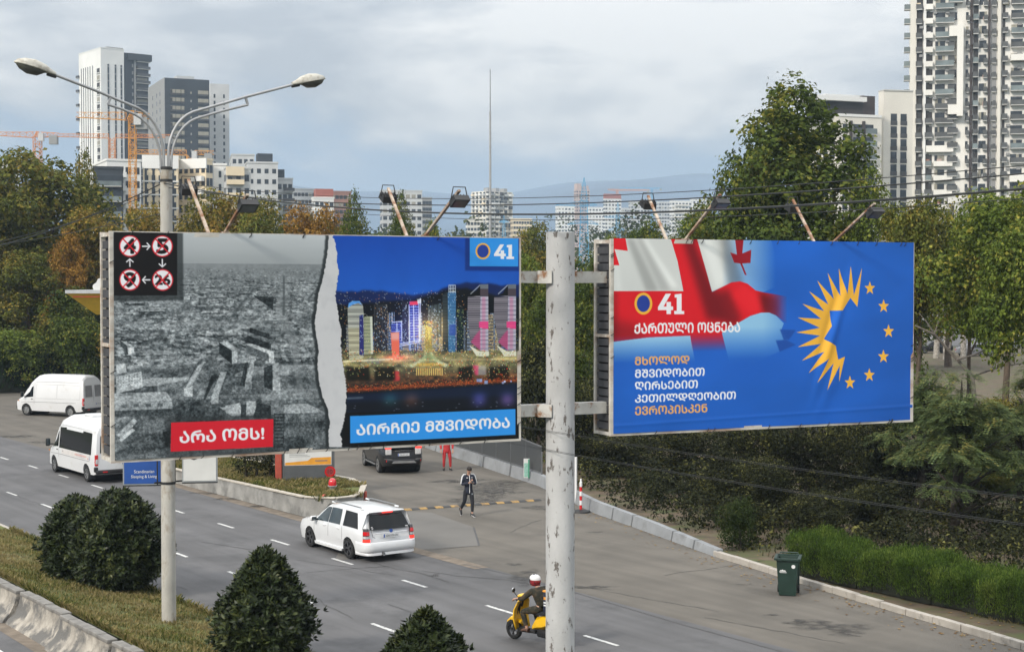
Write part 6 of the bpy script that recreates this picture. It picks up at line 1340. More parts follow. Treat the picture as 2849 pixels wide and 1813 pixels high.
wv = n_.new('ShaderNodeTexWave'); wv.inputs['Scale'].default_value = 9; wv.bands_direction = 'Z'; tcf = n_.new('ShaderNodeTexCoord'); l_.new(tcf.outputs['Object'], wv.inputs['Vector']); mrf = n_.new('ShaderNodeMapRange'); l_.new(wv.outputs['Fac'], mrf.inputs[0]); mrf.inputs[3].default_value = .80; mrf.inputs[4].default_value = .97
l_.new(mrf.outputs[0], mxs.inputs[0]); l_.new(tp.outputs[0], mxs.inputs[1]); l_.new(bs.outputs[0], mxs.inputs[2]); l_.new(mxs.outputs[0], n_['Material Output'].inputs[0])
fp = mat('fence_post_grey', (.10, .105, .11), rough=.6, var=.1)
fe = empty('mesh_fence', (1.3, 61.2, 0), 0, 'dark grey mesh fence on the low wall beside the forecourt', 'fence')
fpts = [(1.22, 61.6), (-.05, 65.0), (-1.35, 68.4), (-2.6, 71.6), (-3.7, 74.5)]; hf = 1.32
for i, (x, y) in enumerate(fpts):
    c = Vector((x, y, .44))-fe.location; hh = hf if i else .95
    MB().span((c.x-.03, c.y-.03, .44), (c.x+.03, c.y+.03, .44+hh)).build('post', fp, fe)
for i in range(4):
    a = Vector((*fpts[i], 0))-fe.location; c = Vector((*fpts[i+1], 0))-fe.location; h0_ = hf if i else 1.15; m_ = MB()
    m_.bar(a+Vector((0, 0, .44+h0_)), c+Vector((0, 0, .44+hf)), .05); m_.bar(a+Vector((0, 0, .52)), c+Vector((0, 0, .52)), .04); m_.bar((a+c)/2+Vector((0, 0, .5)), (a+c)/2+Vector((0, 0, .44+hf)), .03); fr_ = m_.build('rail', fp, fe)
    MB().add([a+Vector((0, 0, .55)), c+Vector((0, 0, .55)), c+Vector((0, 0, .42+hf)), a+Vector((0, 0, .42+h0_))], [(0, 1, 2, 3)]).build('mesh_panel', fm, fe)
gn = at(1465, 1302, 62.4); bn = MB().box((0, 0, 0), (.24, .03, .80), bev=.006).build('banner', sign_white, fe); bn.location = gn - fe.location; g2 = MB().span((-.10, -.02, -.36), (.10, -.016, .22)).build('green_print', mat('pale_green_print', (.25, .46, .38), rough=.6, var=.2, scale=14), bn); MB().span((.06, -.025, -.4), (.121, -.021, .38)).build('green_edge', mat('banner_green', (.06, .26, .16)), bn)
# ---- red and white delineator post
g_ = G(1616, 1424); o = empty('delineator_post', (g_.x, g_.y, 0), 0, 'red and white striped delineator post on a black rubber foot', 'post')
MB().lathe([(.36, 0), (.34, .05), (.12, .09), (.05, .11)], 24).build('base', trim_b, o, smooth=40)
for i in range(6): MB().lathe([(.05, .1+i*.165), (.05, .1+(i+1)*.165-.002)], 16).build('band', (lamp_red if i % 2 == 0 else white_cloth), o)
MB().lathe([(.05, 1.09), (.03, 1.12), (.03, 1.2), (.001, 1.22)], 16).build('cap', white_cloth, o)
# slim white pole behind it (half hidden by the steel pole)
wp = G(1602, 1400); o = MB().lathe([(.05, 0), (.05, 1.75)], 12).build('white_pole', white_cloth); o.location = (wp.x, wp.y, 0); tag(o, 'slim white pole just right of the steel billboard pole', 'pole')
# ---- wheelie bin, lid thrown open at the back
bin_m = mat('bin_green', (.010, .030, .022), rough=.5, var=.15, scale=4)
g_ = G(2192, 1652); o = empty('wheelie_bin', (g_.x, g_.y, 0), R_(-14), 'dark green wheelie bin with its lid open beside the kerb', 'bin')
t = MB(); bx = [(-.22, -.25, .02), (.22, -.25, .02), (.22, .22, .02), (-.22, .22, .02)]; tx_ = [(-.285, -.33, .98), (.285, -.33, .98), (.285, .33, .98), (-.285, .33, .98)]; tin = [(x*.9, y*.9, .98) for x, y, z in tx_]; bin_ = [(x*.88, y*.88, .08) for x, y, z in bx]
t.v = bx+tx_+tin+bin_; t.f = [(3, 2, 1, 0)]+[(i, (i+1) % 4, 4+(i+1) % 4, 4+i) for i in range(4)]+[(4+i, 4+(i+1) % 4, 8+(i+1) % 4, 8+i) for i in range(4)]+[(8+i, 8+(i+1) % 4, 12+(i+1) % 4, 12+i) for i in range(4)]+[(12, 13, 14, 15)]; t.mi = [0]*len(t.f)
bdy = t.build('body', bin_m, o)
r_ = MB()
for (a, c) in (((-.31, -.36), (.31, -.36)), ((-.31, .36), (.31, .36)), ((-.31, -.36), (-.31, .36)), ((.31, -.36), (.31, .36))): r_.bar((*a, .985), (*c, .985), .07, .05)
r_.build('rim', bin_m, o)
MB().box((0, .44, .52), (.56, .05, .86), bev=.02).xform(Matrix.Translation((0, 0, .03))).build('lid', bin_m, o); hb = MB(); hb.tube([(-.24, .37, 1.0), (-.24, .45, 1.04), (.24, .45, 1.04), (.24, .37, 1.0)], .018, 8); hb.build('handle', bin_m, o)
for sg in (-1, 1): w_ = MB().lathe([(.03, -.03), (.10, -.028), (.105, 0), (.10, .028), (.03, .03)], 20, 'X', c=(sg*.26, .27, .105)).build('wheel', tyre_m, o, smooth=50); MB().lathe([(.045, -.033), (.045, .033)], 14, 'X', c=(sg*.26, .27, .105)).build('hub', grey_trim, w_)
MB().lathe([(.05, -.003), (.05, .003)], 20, 'Y', c=(.16, -.328, .80)).build('round_sticker', white_cloth, bdy)
lg = MB(); lg.add([(-.21, -.305, .66), (-.03, -.305, .66), (-.06, -.307, .70), (-.09, -.306, .685), (-.12, -.308, .72), (-.15, -.307, .69), (-.17, -.308, .70)], [(0, 1, 2, 3, 4, 5, 6)]); lg.add([(-.20, -.302, .625), (-.02, -.302, .625), (-.02, -.3025, .64), (-.20, -.3025, .64)], [(0, 1, 2, 3)]); lg.build('logo_print', white_cloth, bdy, fixn=False)
# ---- stepped concrete barrier on the near edge of the median, separate cast lengths
bm_w = mat('barrier_render', (.34, .31, .265), rough=.95, var=.35, scale=3.2, bump=1., bscale=16, col2=(.125, .12, .112), t=(.44, .53), s2=1.1); bm_t = mat('barrier_top', (.19, .18, .165), rough=.95, var=.3, scale=3, bump=.7, bscale=12)
s0 = 16.0; k = 0
lens_ = [3.1, 3.05, 3.1, 3.0, 3.1, 3.05, 3.1, 3.0, 3.1]
lbs = ['nearest barrier length by the lower picture edge', 'barrier length below the lamp post foot', 'barrier length just left of the broken gap', 'barrier length right of the broken gap', 'barrier length below the pair of round shrubs', 'barrier length at the left picture edge', 'barrier length far along the grass bank', 'barrier length past the left picture edge', 'last barrier length past the left picture edge']
names_ = ['cracked concrete barrier lying lowest along the grass median, near the bottom edge', 'grey concrete barrier with a flaking flared face beside the lamp post foot', 'concrete barrier with flaking render just below the broken gap', 'concrete barrier with a dark smooth face just above the broken gap', 'concrete barrier in front of the pair of round shrubs', 'concrete barrier nearest to the left edge, topped with long grass', 'concrete barrier beyond the left edge of the view', 'concrete barrier farther up the median beyond the view', 'farthest concrete barrier of the median']
pos = 14.4
for i, L in enumerate(lens_):
    c = RD(pos+L/2, 11.62, 0); o = empty('concrete_barrier', c, math.atan2(ES.y, ES.x), names_[i], 'barrier', 'cast concrete barriers along the median')
    hg = .76; jy = .05*math.sin(i*2.3)
    prof = [(-.06, 0), (.02, .10), (.16, .22), (.27, .42), (.31, .62), (.31, .66), (.52, .66), (.52, 0)]
    n = 24; mb = MB(); r = random.Random(i)
    for q in range(n+1):
        x = -L/2+.02+(L-.04)*q/n
        for j, (y, z) in enumerate(prof): mb.v.append((x, -(y-.2)*-1 + jy + (r.uniform(-.02, .02) if 0 < j < 5 else 0) - .25, z + (r.uniform(-.012, .012) if j in (3, 4, 2) else 0)))
    m = len(prof)
    # local +y must point to the grass: ES x up -> flip
    mb.v = [(x, -y, z) for x, y, z in mb.v]
    for q in range(n):
        for j in range(m-1): a = q*m+j; mb.f.append((a, a+1, a+1+m, a+m)); mb.mi.append(0)
    mb.f += [tuple(range(m)), tuple(range(n*m, n*m+m))]; mb.mi += [0, 0]
    mb.build('cast_body', bm_w, o, smooth=35)
    tp = MB()
    for q in range(5): x = -L/2+.03+q*(L-.06)/5; tp.box((x+(L-.06)/10, -(.415-.2-.25+jy), .70+r.uniform(-.012, .012)), ((L-.06)/5-.015, .24, .09), bev=.02)
    tp.build('top_stones', bm_t, o)
    pos += L + (.75 if i == 2 else .04)
# ---- cables between the lamp posts of the median: sagging along the road, past the boards
cab_m = mat('cable_black', (.02, .022, .022), rough=.6, var=.2)
LN = Vector((-8.0, 35.5, 0)); DN = Vector((.581, -.814, 0))
def cable(z0, sag, r, off, label, k0=-40, k1=40, strands=1):
    mb = MB()
    for q in range(strands):
        for (a, c) in ((0, 40), (-40, 0)):
            if (a == 0 and k1 <= 0) or (a < 0 and k0 >= 0): continue
            pts = []
            for i in range(41):
                u = i/40; kk = a+(c-a)*u
                if kk < k0 or kk > min(k1, 36): continue
                P = LN + DN*kk + EN*(off + .03*q) ; P.z = z0 - sag*4*u*(1-u)*(1+.03*q); pts.append(P)
            mb.tube(pts, r, 5)
    o = mb.build('overhead_cable', cab_m); tag(o, label, 'cable', 'cables strung along the lamp posts')
cable(10.6, 1.38, .015, -.20, 'thickest overhead cable, sagging just above both billboards')
cable(10.5, 1.1, .009, -.10, 'thin overhead cable next above the thickest one')
cable(10.42, 1.27, .005, .18, 'hair thin overhead cable close under the thick one', 0, 40)
cable(10.62, 1.1, .006, .2, 'topmost thin overhead cable, crossing the tall white tower', 0, 40)
cable(9.9, .55, .009, -.2, 'dark cable rising from the left edge to the lamp post', -40, 0)
cable(6.72, .84, .0032, .1, 'upper pair of thin low wires crossing the grey pole under the boards', 0, 40, 2)
cable(6.42, .84, .0036, .1, 'lower pair of thin low wires crossing the dark shrubs', 0, 40, 2)
# ---- lone tall mast in the middle distance
m0 = at(1364, 655, 165); o = empty('steel_mast', (m0.x, m0.y, 0), 0, 'tall thin steel mast rising above the trees in the middle', 'mast')
zt = 8.24+(790-195)/4200*165; zm_ = 8.24+(790-312)/4200*165
MB().lathe([(.20, 0), (.13, zm_-8), (.10, zm_)], 12).build('lower_tube', galv, o, smooth=40); MB().lathe([(.05, zm_), (.035, zt)], 10).build('upper_tube', mat('mast_dark', (.16, .16, .17), rough=.6), o, smooth=40)
# pieces of litter and fallen leaves on the tarmac
lf = MB(); r = random.Random(4); lm = leaf_mat('fallen_leaf', (.20, .10, .03), (.25, .13, .04), (.3, .2, .08), .6, 2.)
for i in range(900):
    e_ = edge_r[:6]; k = r.randrange(len(e_)-1); u = r.random(); a, c = Vector((*e_[k], 0)), Vector((*e_[k+1], 0)); P = a+(c-a)*u; nrm = Vector((-(c-a).y, (c-a).x, 0)).normalized(); P = P + nrm*(abs(r.gauss(0, .5))+.02 if r.random() < .45 else -r.uniform(.25, 3.2)); s_ = r.uniform(.02, .05); t = r.uniform(0, 6.3); z = .012
    lf.add([P+Vector((s_*math.cos(t+q*1.57), s_*math.sin(t+q*1.57), z+r.uniform(0, .012))) for q in range(4)], [(0, 1, 2, 3)])
tag(lf.build('fallen_leaves', lm, fixn=False), kind='stuff')
# ------------------------------------------------------------------ buildings
b_white = mat('facade_white', (.73, .725, .70), rough=.8, var=.06, scale=.15); b_cream = mat('facade_cream', (.68, .645, .57), rough=.8, var=.06, scale=.15); b_dark = mat('facade_anthracite', (.026, .034, .043), rough=.7, var=.15, scale=.12); b_grey = mat('facade_grey', (.28, .28, .275), rough=.8, var=.1, scale=.2)
b_beige = mat('facade_beige', (.72, .60, .42), rough=.8, var=.06, scale=.2); b_lgrey = mat('facade_light_grey', (.52, .525, .52), rough=.8, var=.08, scale=.2); b_brown = mat('facade_brown', (.05, .038, .035), rough=.8, var=.15, scale=.3); b_pink = mat('facade_pink', (.48, .35, .30), rough=.85, var=.1, scale=.2); b_brick = mat('facade_brick', (.30, .15, .11), rough=.85, var=.15, scale=.3)
win_d = mat('window_dark', (.03, .036, .042), rough=.15, var=.5, scale=.6, spec=.6); win_l = mat('window_blinds', (.30, .28, .22), rough=.5, var=.3, scale=.5); rail_d = mat('railing_dark', (.05, .052, .054), rough=.5, var=.2, scale=.6); rail_g = mat('railing_glass', (.16, .19, .19), rough=.12, var=.3, scale=.4, spec=.6); slab_m = mat('balcony_slab', (.50, .49, .46), rough=.8, var=.08, scale=.3); recess_shade = mat('loggia_shade', (.04, .037, .035), rough=.9, var=.3, scale=.4); roof_m = mat('roof_felt', (.20, .20, .20), rough=.9); red_roof = mat('red_roof', (.32, .10, .07), rough=.85)  # loggia_shade: shade of open loggias put into the colour of flat boxes
UNIT = {}
def unit(m):
    if m.name not in UNIT:
        o = MB().span((0, 0, 0), (1, 1, 1)).build('unit', m); UNIT[m.name] = o.data; bpy.data.objects.remove(o)
    return UNIT[m.name]
class Bld:
    """a block seen at its near corner: face R runs to the right of the corner (local x), face L to the left (local y)"""
    def __init__(s, name, label, pxL, pxM, pxR, ytop, d, th, cat='building', group=None, wall=None, base=0., par=None, make=True):
        M = at(pxM, 790, d); th = R_(th); s.dx = Vector((math.cos(th), math.sin(th), 0)); s.dy = Vector((-math.sin(th), math.cos(th), 0))
        def hit(px, D): # distance along D from M to the vertical plane through px
            k = (px-CX)/F_PX/ (math.cos(PITCH)); return (k*M.y-M.x)/(D.x-k*D.y)
        s.wx = abs(hit(pxR, s.dx)); s.wy = abs(hit(pxL, s.dy)) if pxL is not None else min(s.wx, 18); s.h = CAM_Z + (HZ-ytop)/F_PX*d - base; s.base = base
        s.M = M; s.e = par or empty(name, (M.x, M.y, base), th, label, cat, group); s.off = Vector((0, 0, 0)); s.cnt = {}
        if par is not None:
            q = Matrix.Rotation(-par.rotation_euler.z, 4, 'Z') @ (Vector((M.x, M.y, base))-par.location); s.off = q
        if wall is not None: MB().span(s.off, s.off+Vector((s.wx, s.wy, s.h))).build('wall', wall, s.e)
        s.stuff = {}
    def zpx(s, y): return CAM_Z + (HZ-y)/F_PX*s.M.y - s.base      # height of a picture row on the corner
    def box(s, face, u0, u1, z0, z1, d0, d1, m, name, part=True):
        """box on face R or L from u0 to u1 along it, z0..z1, standing out from d0 to d1 (negative = sunk in)"""
        if face == 'R': a, b = (u0, -d1, z0), (u1, -d0, z1)
        else: a, b = (-d1, u0, z0), (-d0, u1, z1)
        a, b = s.off+Vector(a), s.off+Vector(b)
        k = s.cnt.get(name, 0)
        if part and k < 100:
            s.cnt[name] = k+1; o = link_mesh(name, unit(m), s.e); o.location = a; o.scale = b-a
        else: s.stuff.setdefault((name, m.name), (MB(), m))[0].span(a, b)
    def done(s):
        for (name, _), (mb, m) in s.stuff.items(): o = mb.build(name, m, s.e); tag(o, kind='stuff')
        s.stuff = {}
    def grid(s, face, us, zs, w, h, m=None, out=.06, name='window', m2=None, p2=0., seed=1):
        r = random.Random(seed)
        for z in zs:
            for u in us: s.box(face, u-w/2, u+w/2, z, z+h, -.05, out, m2 if (m2 and r.random() < p2) else (m or win_d), name)
    def strips(s, face, us, w, z0, z1, m, out=.08, name='dark_strip'):
        for u in us: s.box(face, u-w/2, u+w/2, z0, z1, -.05, out, m, name)
    def balc(s, face, u0, u1, z, dep, ms, mr, hr=1.05, name='balcony', solid=False):
        k = s.cnt.get(name, 0); e = s.e; s.cnt[name] = k+1
        T = (lambda u, d, z: (u, -d, z)) if face == 'R' else (lambda u, d, z: (-d, u, z))
        def bx(mb, a, b, mi=0): A, B = T(*a), T(*b); mb.span(s.off+Vector(min(A[i], B[i]) for i in range(3)) if False else s.off+Vector([min(A[i], B[i]) for i in range(3)]), s.off+Vector([max(A[i], B[i]) for i in range(3)]), mi)
        key = 'balcony'
        if k < 100: mb = MB()
        else: mb = s.stuff.setdefault((name+'s', ms.name+mr.name), (MB(), [ms, mr]))[0]
        bx(mb, (u0, 0, z-.16), (u1, dep, z)); t = .10 if solid else .05
        bx(mb, (u0, dep-t, z+.002), (u1, dep-.002, z+hr), 1); bx(mb, (u0, .03, z+.002), (u0+t, dep-t-.002, z+hr), 1); bx(mb, (u1-t, .03, z+.002), (u1, dep-t-.002, z+hr), 1)
        if k < 100: mb.build(name, [ms, mr], e)
rb_ = random.Random(77)
def floors(h, fh, z0=0., n=None): return [z0+i*fh for i in range(int((h-z0)/fh))]
# ---- the tall residential tower cut by the right edge (about 350 m away)
t_white = mat('tower_cream_render', (.76, .735, .68), rough=.8, var=.10, scale=.25, col2=(.60, .575, .52), t=(.5, .72), s2=.07, vec=(1, 1, .3)); t_rail = mat('tower_railing', (.075, .077, .075), rough=.5, var=.25, scale=.6)
T = Bld('residential_tower', 'very tall white residential tower with stacked balconies at the right edge of the picture', 2524, 2531, 2880, -420, 330, -12, wall=t_white)
# storeys, measured from the picture: 39 px each on the corner; the facade is laid out in metres from the corner
PXM = 330/F_PX
def U(px): return (px-2531)*PXM*1.0/ (math.cos(R_(-12)) - (px-CX)/F_PX*math.sin(R_(-12)))
FH = 3.08
nf = int(T.h/FH)
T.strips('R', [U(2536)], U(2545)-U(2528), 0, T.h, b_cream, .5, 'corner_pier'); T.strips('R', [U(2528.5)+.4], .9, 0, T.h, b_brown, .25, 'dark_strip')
for (a, b, m_, o_) in ((2546, 2562, recess_shade, .10), (2693, 2700, b_brown, .45), (2703, 2716, recess_shade, .12), (2743, 2749, b_brown, .6), (2783, 2790, recess_shade, .12), (2769, 2778, b_cream, .7)): T.strips('R', [(U(a)+U(b))/2], U(b)-U(a), 0, T.h, m_, o_, 'vertical_band')
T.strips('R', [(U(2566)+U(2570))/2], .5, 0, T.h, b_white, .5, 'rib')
for a, b, y0, y1, o_ in ((2656, 2673, 330, 80, 2.0), (2634, 2656, 112, 84, 2.0), (2632, 2656, 325, 300, 2.0), (2652, 2668, 700, 552, 1.9), (2634, 2652, 575, 552, 1.9), (2804, 2860, 183, 166, 2.0), (2804, 2860, 512, 492, 2.0)): T.box('R', U(a), U(b), T.zpx(y0), T.zpx(y1), -.05, o_, t_white, 'raised_panel')
for i in range(nf):
    z = i*FH; y_ = HZ-(z+T.base-CAM_Z)/330*F_PX
    if y_ > 720 or y_ < -60: continue
    def win(px, w=.8, h=1.55, dz=.75): T.box('R', U(px)-w/2, U(px)+w/2, z+dz, z+dz+h, -.05, .05, win_l if rb_.random() < .22 else win_d, 'window')
    if rb_.random() < .8:
        for px in rb_.sample((2558, 2596, 2630, 2680, 2725, 2762, 2800, 2830), 2): T.box('R', U(px)-.4, U(px)+.4, z+2.0, z+2.55, .05, .42, b_grey, 'air_conditioner')
    for px in rb_.sample((2551, 2580, 2610, 2640, 2708, 2735, 2790, 2815, 2842), 3): T.box('R', U(px)-.5, U(px)+rb_.uniform(.2, .8), z+.3, z+rb_.uniform(.9, 1.6), .25, .4, rb_.choice((b_white, b_brick, b_beige, b_dark, b_pink)), 'laundry')
    for px in (2577, 2585): T.box('R', U(px)-.35, U(px)+.35, z+.6, z+2.4, -.05, .06, recess_shade, 'window')
    for px in (2601, 2606, 2613, 2620): win(px, .62, 1.9, .35)
    for px in (2637, 2645, 2653): win(px, .6, 1.7, .5)
    for px in (2685, 2722, 2729, 2735, 2762): win(px, .55, 1.6, .55)
    for px in (2811, 2819, 2827, 2835): win(px, .62, 1.9, .35)
    sw = 130 < y_ < 330
    T.balc('R', U(2543), U(2560), z, .8, slab_m, t_rail); 
    if y_ < 275: T.balc('R', U(2569), U(2590), z+.0, .9, t_white, t_white, 1.0, solid=True)
    elif y_ < 385 or i % 4 == 1: T.balc('R', U(2569), U(2590), z, .9, slab_m, t_rail)
    elif i % 3: T.balc('R', U(2572), U(2588), z, .9, slab_m, rail_g)
    T.box('R', U(2572), U(2581), z+.2, z+2.6, -.05, .07, recess_shade, 'loggia')
    if y_ < 270: T.balc('R', U(2597), U(2648), z, 1.2, slab_m, rail_g)
    elif 270 < y_ < 300 or 395 < y_ < 425: T.balc('R', U(2573), U(2648), z, 1.1, t_white, t_white, 1.25, solid=True)
    elif y_ < 395: T.balc('R', U(2598), U(2648), z, 1.1, slab_m, t_rail)
    else: T.balc('R', U(2594), U(2646), z, 1.1, t_white, t_white, .95, solid=True)
    if y_ < 70: T.balc('R', U(2634), U(2672), z+1.2, 1.4, slab_m, rail_g)
    elif y_ < 275: T.balc('R', U(2632), U(2650), z+.8, 1.1, slab_m, t_rail)
    elif y_ < 640: T.balc('R', U(2631), U(2660), z+.8, 1.2, slab_m, t_rail)
    T.balc('R', U(2683), U(2691), z+.3, .8, slab_m, t_rail)
    T.balc('R', U(2701), U(2716), z+.5, 1.0, slab_m, t_rail if i % 3 else rail_g); T.balc('R', U(2730), U(2741), z+.3, .8, slab_m, t_rail); T.balc('R', U(2753), U(2766), z+.3, .6, slab_m, t_rail); T.box('R', U(2752), U(2767), z+1.5, z+2.95, -.05, .06, b_grey, 'loggia')
    T.balc('R', U(2782), U(2797), z+.6, 1.0, slab_m, t_rail)
    if not (170 < y_ < 190 or 480 < y_ < 540): T.balc('R', U(2806), U(2880), z+.4, 1.2, slab_m, t_rail if i % 4 else rail_g)
    T.balc('L', .6, 2.2, z+.3, 1.5, slab_m, rail_g)
T.done()
# ---- two mid-rise blocks left of it, behind the big tree
A = Bld('apartment_block', 'cream apartment block with tall dark windows just left of the very tall white tower', 2440, 2455, 2535, 255, 300, 12, wall=b_cream)
fh = 35*300/F_PX
for i in range(2, 14):
    z = A.h-1.55*fh*.9-i*fh+1.6*fh
    for u, w in ((2.2, 1.3), (4.3, 1.3)): A.box('R', u-w/2, u+w/2, z-2.2, z, -.05, .05, win_d, 'window'); A.box('R', u-w/2-.05, u+w/2+.05, z-2.24, z-1.4, .052, .12, rail_d, 'railing')
A.box('R', -.05, A.wx+.1, A.h, A.h+.25, -A.wy, .15, slab_m, 'parapet'); A.done()
B_ = Bld('apartment_block', 'white apartment block with a set back roof storey behind the big green tree', 2236, 2330, 2449, 325, 290, 20, wall=b_cream)
B_.box('R', 0, B_.wx, B_.h, B_.h+.5, -B_.wy, .12, b_white, 'parapet'); B_.box('R', -1.5, B_.wx-3.5, B_.h+.5, B_.h+3.0, -9, -1.2, recess_shade, 'roof_storey'); B_.box('R', -6, B_.wx-3.2, B_.h+3.0, B_.h+3.9, -10, -.2, b_white, 'roof_slab'); B_.box('R', B_.wx-3.0, B_.wx-.2, B_.h+.5, B_.h+4.4, -9, -2, b_brown, 'roof_tower'); B_.box('R', -1, B_.wx-2, B_.h+3.9, B_.h+4.6, -8, -3, b_lgrey, 'roof_plant')
fh = 35.5*290/F_PX
for i in range(10):
    z = B_.h-1.2-fh*(i+1)+.5
    for u, w in ((1.5, 1.1), (4.3, 2.0), (6.9, 1.8)): B_.box('R', u-w/2, u+w/2, z, z+1.75, -.05, .05, win_d, 'window')
    B_.balc('R', 5.9, 8.1, z-.1, .9, slab_m, rail_g); B_.balc('R', 3.3, 5.3, z-.1, .5, slab_m, rail_d)
    for u in (2, 4.5, 7): B_.box('L', u-.8, u+.8, z, z+1.6, -.05, .05, win_d, 'window')
for u in (2.7, 5.55): B_.strips('R', [u], .55, 0, B_.h-.8, b_brown, .3)
B_.done()
# ---- left: white tower with thin vertical window slots, joined dark part
W = Bld('white_tower', 'tall white tower with thin dark vertical slots joined to a dark slab, left skyline', 225, 285, 350, 137, 640, 38, wall=b_white)
zt = W.h
for u in np.linspace(1.4, W.wx-1, 3)*1.0: pass
for f_, us, w in (('R', [W.wx*.32, W.wx*.63, W.wx*.88], .75), ('L', [W.wy*k for k in (.88, .78, .68, .58, .48, .36)], .55)): W.strips(f_, us, w, 0, zt-6.5, win_d, .1, 'window_slot')
fh = 3.05
for i in range(int((zt-9)/fh)):
    z = 3+i*fh
    if z < 30: continue
    W.box('L', W.wy*.05, W.wy*.17, z, z+1.9, -.05, .12, recess_shade if i % 3 else win_l, 'loggia'); W.box('L', W.wy*.04, W.wy*.18, z-.3, z, -.05, .5, b_white, 'loggia_sill')
    if i % 2: W.balc('L', W.wy*.97, W.wy*1.06, z, .9, slab_m, rail_d)
    for u in (W.wx*.32, W.wx*.63, W.wx*.88): W.box('R', u-.42, u+.42, z+2.5, z+2.95, .1, .13, b_grey, 'slot_bar')
W.box('R', W.wx*.3, W.wx, zt, zt+1.0, -8, -1, b_grey, 'roof_plant'); W.box('R', -.1, W.wx+.1, zt-.01, zt+.35, -W.wy, .1, b_white, 'parapet')
D = Bld('white_tower', '', 345, 351, 424, 150, 648, 20, wall=b_dark, par=W.e); D.cnt = W.cnt
for i in range(int((D.h-3)/fh)):
    z = D.h-3.4-i*fh
    if z < 30: break
    D.balc('R', D.wx*.46, D.wx*1.02, z, 1.6, slab_m, rail_d, 1.1); D.box('R', D.wx*.5, D.wx*.95, z+.2, z+2.4, -.05, .06, win_d if i % 3 else win_l, 'window'); D.box('R', D.wx*.3, D.wx*.36, z+.5, z+1.9, -.05, .08, b_grey, 'window')
D.box('R', D.wx*.38, D.wx*.44, 0, D.h-3, -.05, .8, b_grey, 'vertical_band'); D.box('R', D.wx*.1, D.wx*1.08, D.h-3.0, D.h-.2, .0, 1.7, b_dark, 'top_band'); D.done(); W.done()
# ---- dark tower in front with a beige-windowed facade, pale tower to its right
K = Bld('dark_tower', 'dark grey tower with two columns of pale loggias behind the street lamp arms', 418, 462, 586, 219, 560, 24, wall=b_dark)
K.box('L', 0, K.wy, 0, K.h, .0, .25, b_grey, 'side_wall')
for i in range(int((K.h-4)/fh)):
    z = K.h-6.2-i*fh*1.0
    if z < 25: break
    for u, w in ((K.wx*.18, 1.9), (K.wx*.30, 1.7), (K.wx*.40, 1.1), (K.wx*.80, 1.9), (K.wx*.92, 2.0)): K.box('R', u-w/2, u+w/2, z, z+2.1, -.05, .08, win_l, 'loggia'); K.box('R', u-w/2, u+w/2, z, z+.75, .085, .3, rail_d, 'railing')
    K.box('R', K.wx*.18-1.0, K.wx*.18-.2, z+.2, z+2, .09, .14, recess_shade, 'window'); K.box('R', K.wx*.57, K.wx*.60, z+.7, z+1.5, -.05, .1, win_l if i % 3 == 0 else b_grey, 'window')
    for v in (.25, .45, .7): K.box('L', K.wy*v-.4, K.wy*v+.4, z+.4, z+1.9, .2, .32, win_d, 'window')
K.box('R', K.wx*.3, K.wx*.7, K.h, K.h+1.4, -9, -3, b_lgrey, 'roof_plant'); K.done()
L_ = Bld('pale_tower', 'pale tower with two thin columns of small windows right of the dark tower', 580, 588, 641, 235, 600, 20, wall=b_lgrey)
fh2 = 18.7*600/F_PX
for i in range(22):
    z = L_.h-5.6-i*fh2
    for u in (L_.wx*.22, L_.wx*.72): L_.box('R', u-.35, u+.35, z, z+1.5, -.05, .06, win_d, 'window')
L_.done()
# ---- lower apartment rows under the towers
def rows(B, face, us, w, h, fh, ztop, n, m=win_d, m2=None, p2=0., seed=3, bal=None, out=.06):
    r = random.Random(seed)
    for i in range(n):
        z = ztop-fh*(i+1)
        if z < 4: break
        for u in us: B.box(face, u-w/2, u+w/2, z+.8, z+.8+h, -.05, out, m2 if (m2 and r.random() < p2) else m, 'window')
        if bal:
            for (u0, u1, ms, mr, dp, sol) in bal: B.balc(face, u0, u1, z+.2, dp, ms, mr, .95, solid=sol)
def low(label, pxL, pxM, pxR, yt, d, th, wall, fh=3.0, nR=4, nL=3, w=1.2, h=1.5, n=9, bal=None, m2=None, name='apartment_block', roof=None, group=None, face=None):
    B = Bld(name, label, pxL, pxM, pxR, yt, d, th, wall=wall, group=group)
    rows(B, 'R', [B.wx*(i+.5)/nR for i in range(nR)], w, h, fh, B.h-.6, n, m2=m2, p2=.3, seed=int(pxM), bal=[(B.wx*a, B.wx*b, ms, mr, dp, so) for a, b, ms, mr, dp, so in (bal or [])])
    if pxL is not None: rows(B, 'L', [B.wy*(i+.5)/nL for i in range(nL)], w, h, fh, B.h-.6, n, seed=int(pxM)+1)
    B.box('R', -.15, B.wx+.15, B.h, B.h+.5, -B.wy-.15, .15, roof or wall, 'parapet'); return B
B = low('white flat roofed apartment block left of the orange crane tower, below the white tower', 240, 300, 395, 448, 330, 25, b_white, nR=4, bal=[(.28, .55, b_white, b_white, 1.1, True)]); B.done()
B = low('dark glazed low block left of the white flats, half hidden by the green tree', 250, 262, 345, 470, 300, 15, b_dark, nR=3, w=2, bal=[(.1, .95, slab_m, rail_g, 1.0, False)]); B.done()
B = low('cream and beige apartment block with dark vertical window strips behind the lamp post', 380, 400, 497, 440, 340, 10, b_beige, nR=5, w=.8, h=1.9, bal=[(.52, .64, b_white, rail_d, .6, False)])
B.strips('R', [B.wx*.08, B.wx*.3, B.wx*.86], .5, 0, B.h-2, win_d, .1); B.box('R', -.2, B.wx+.2, B.h-2.4, B.h+.6, -.05, .22, b_white, 'fascia'); 
for i in range(7): B.box('R', -.2, B.wx+.2, B.h-5.4-3*i, B.h-5.1-3*i, -.05, .25, b_white, 'floor_band')
B.done()
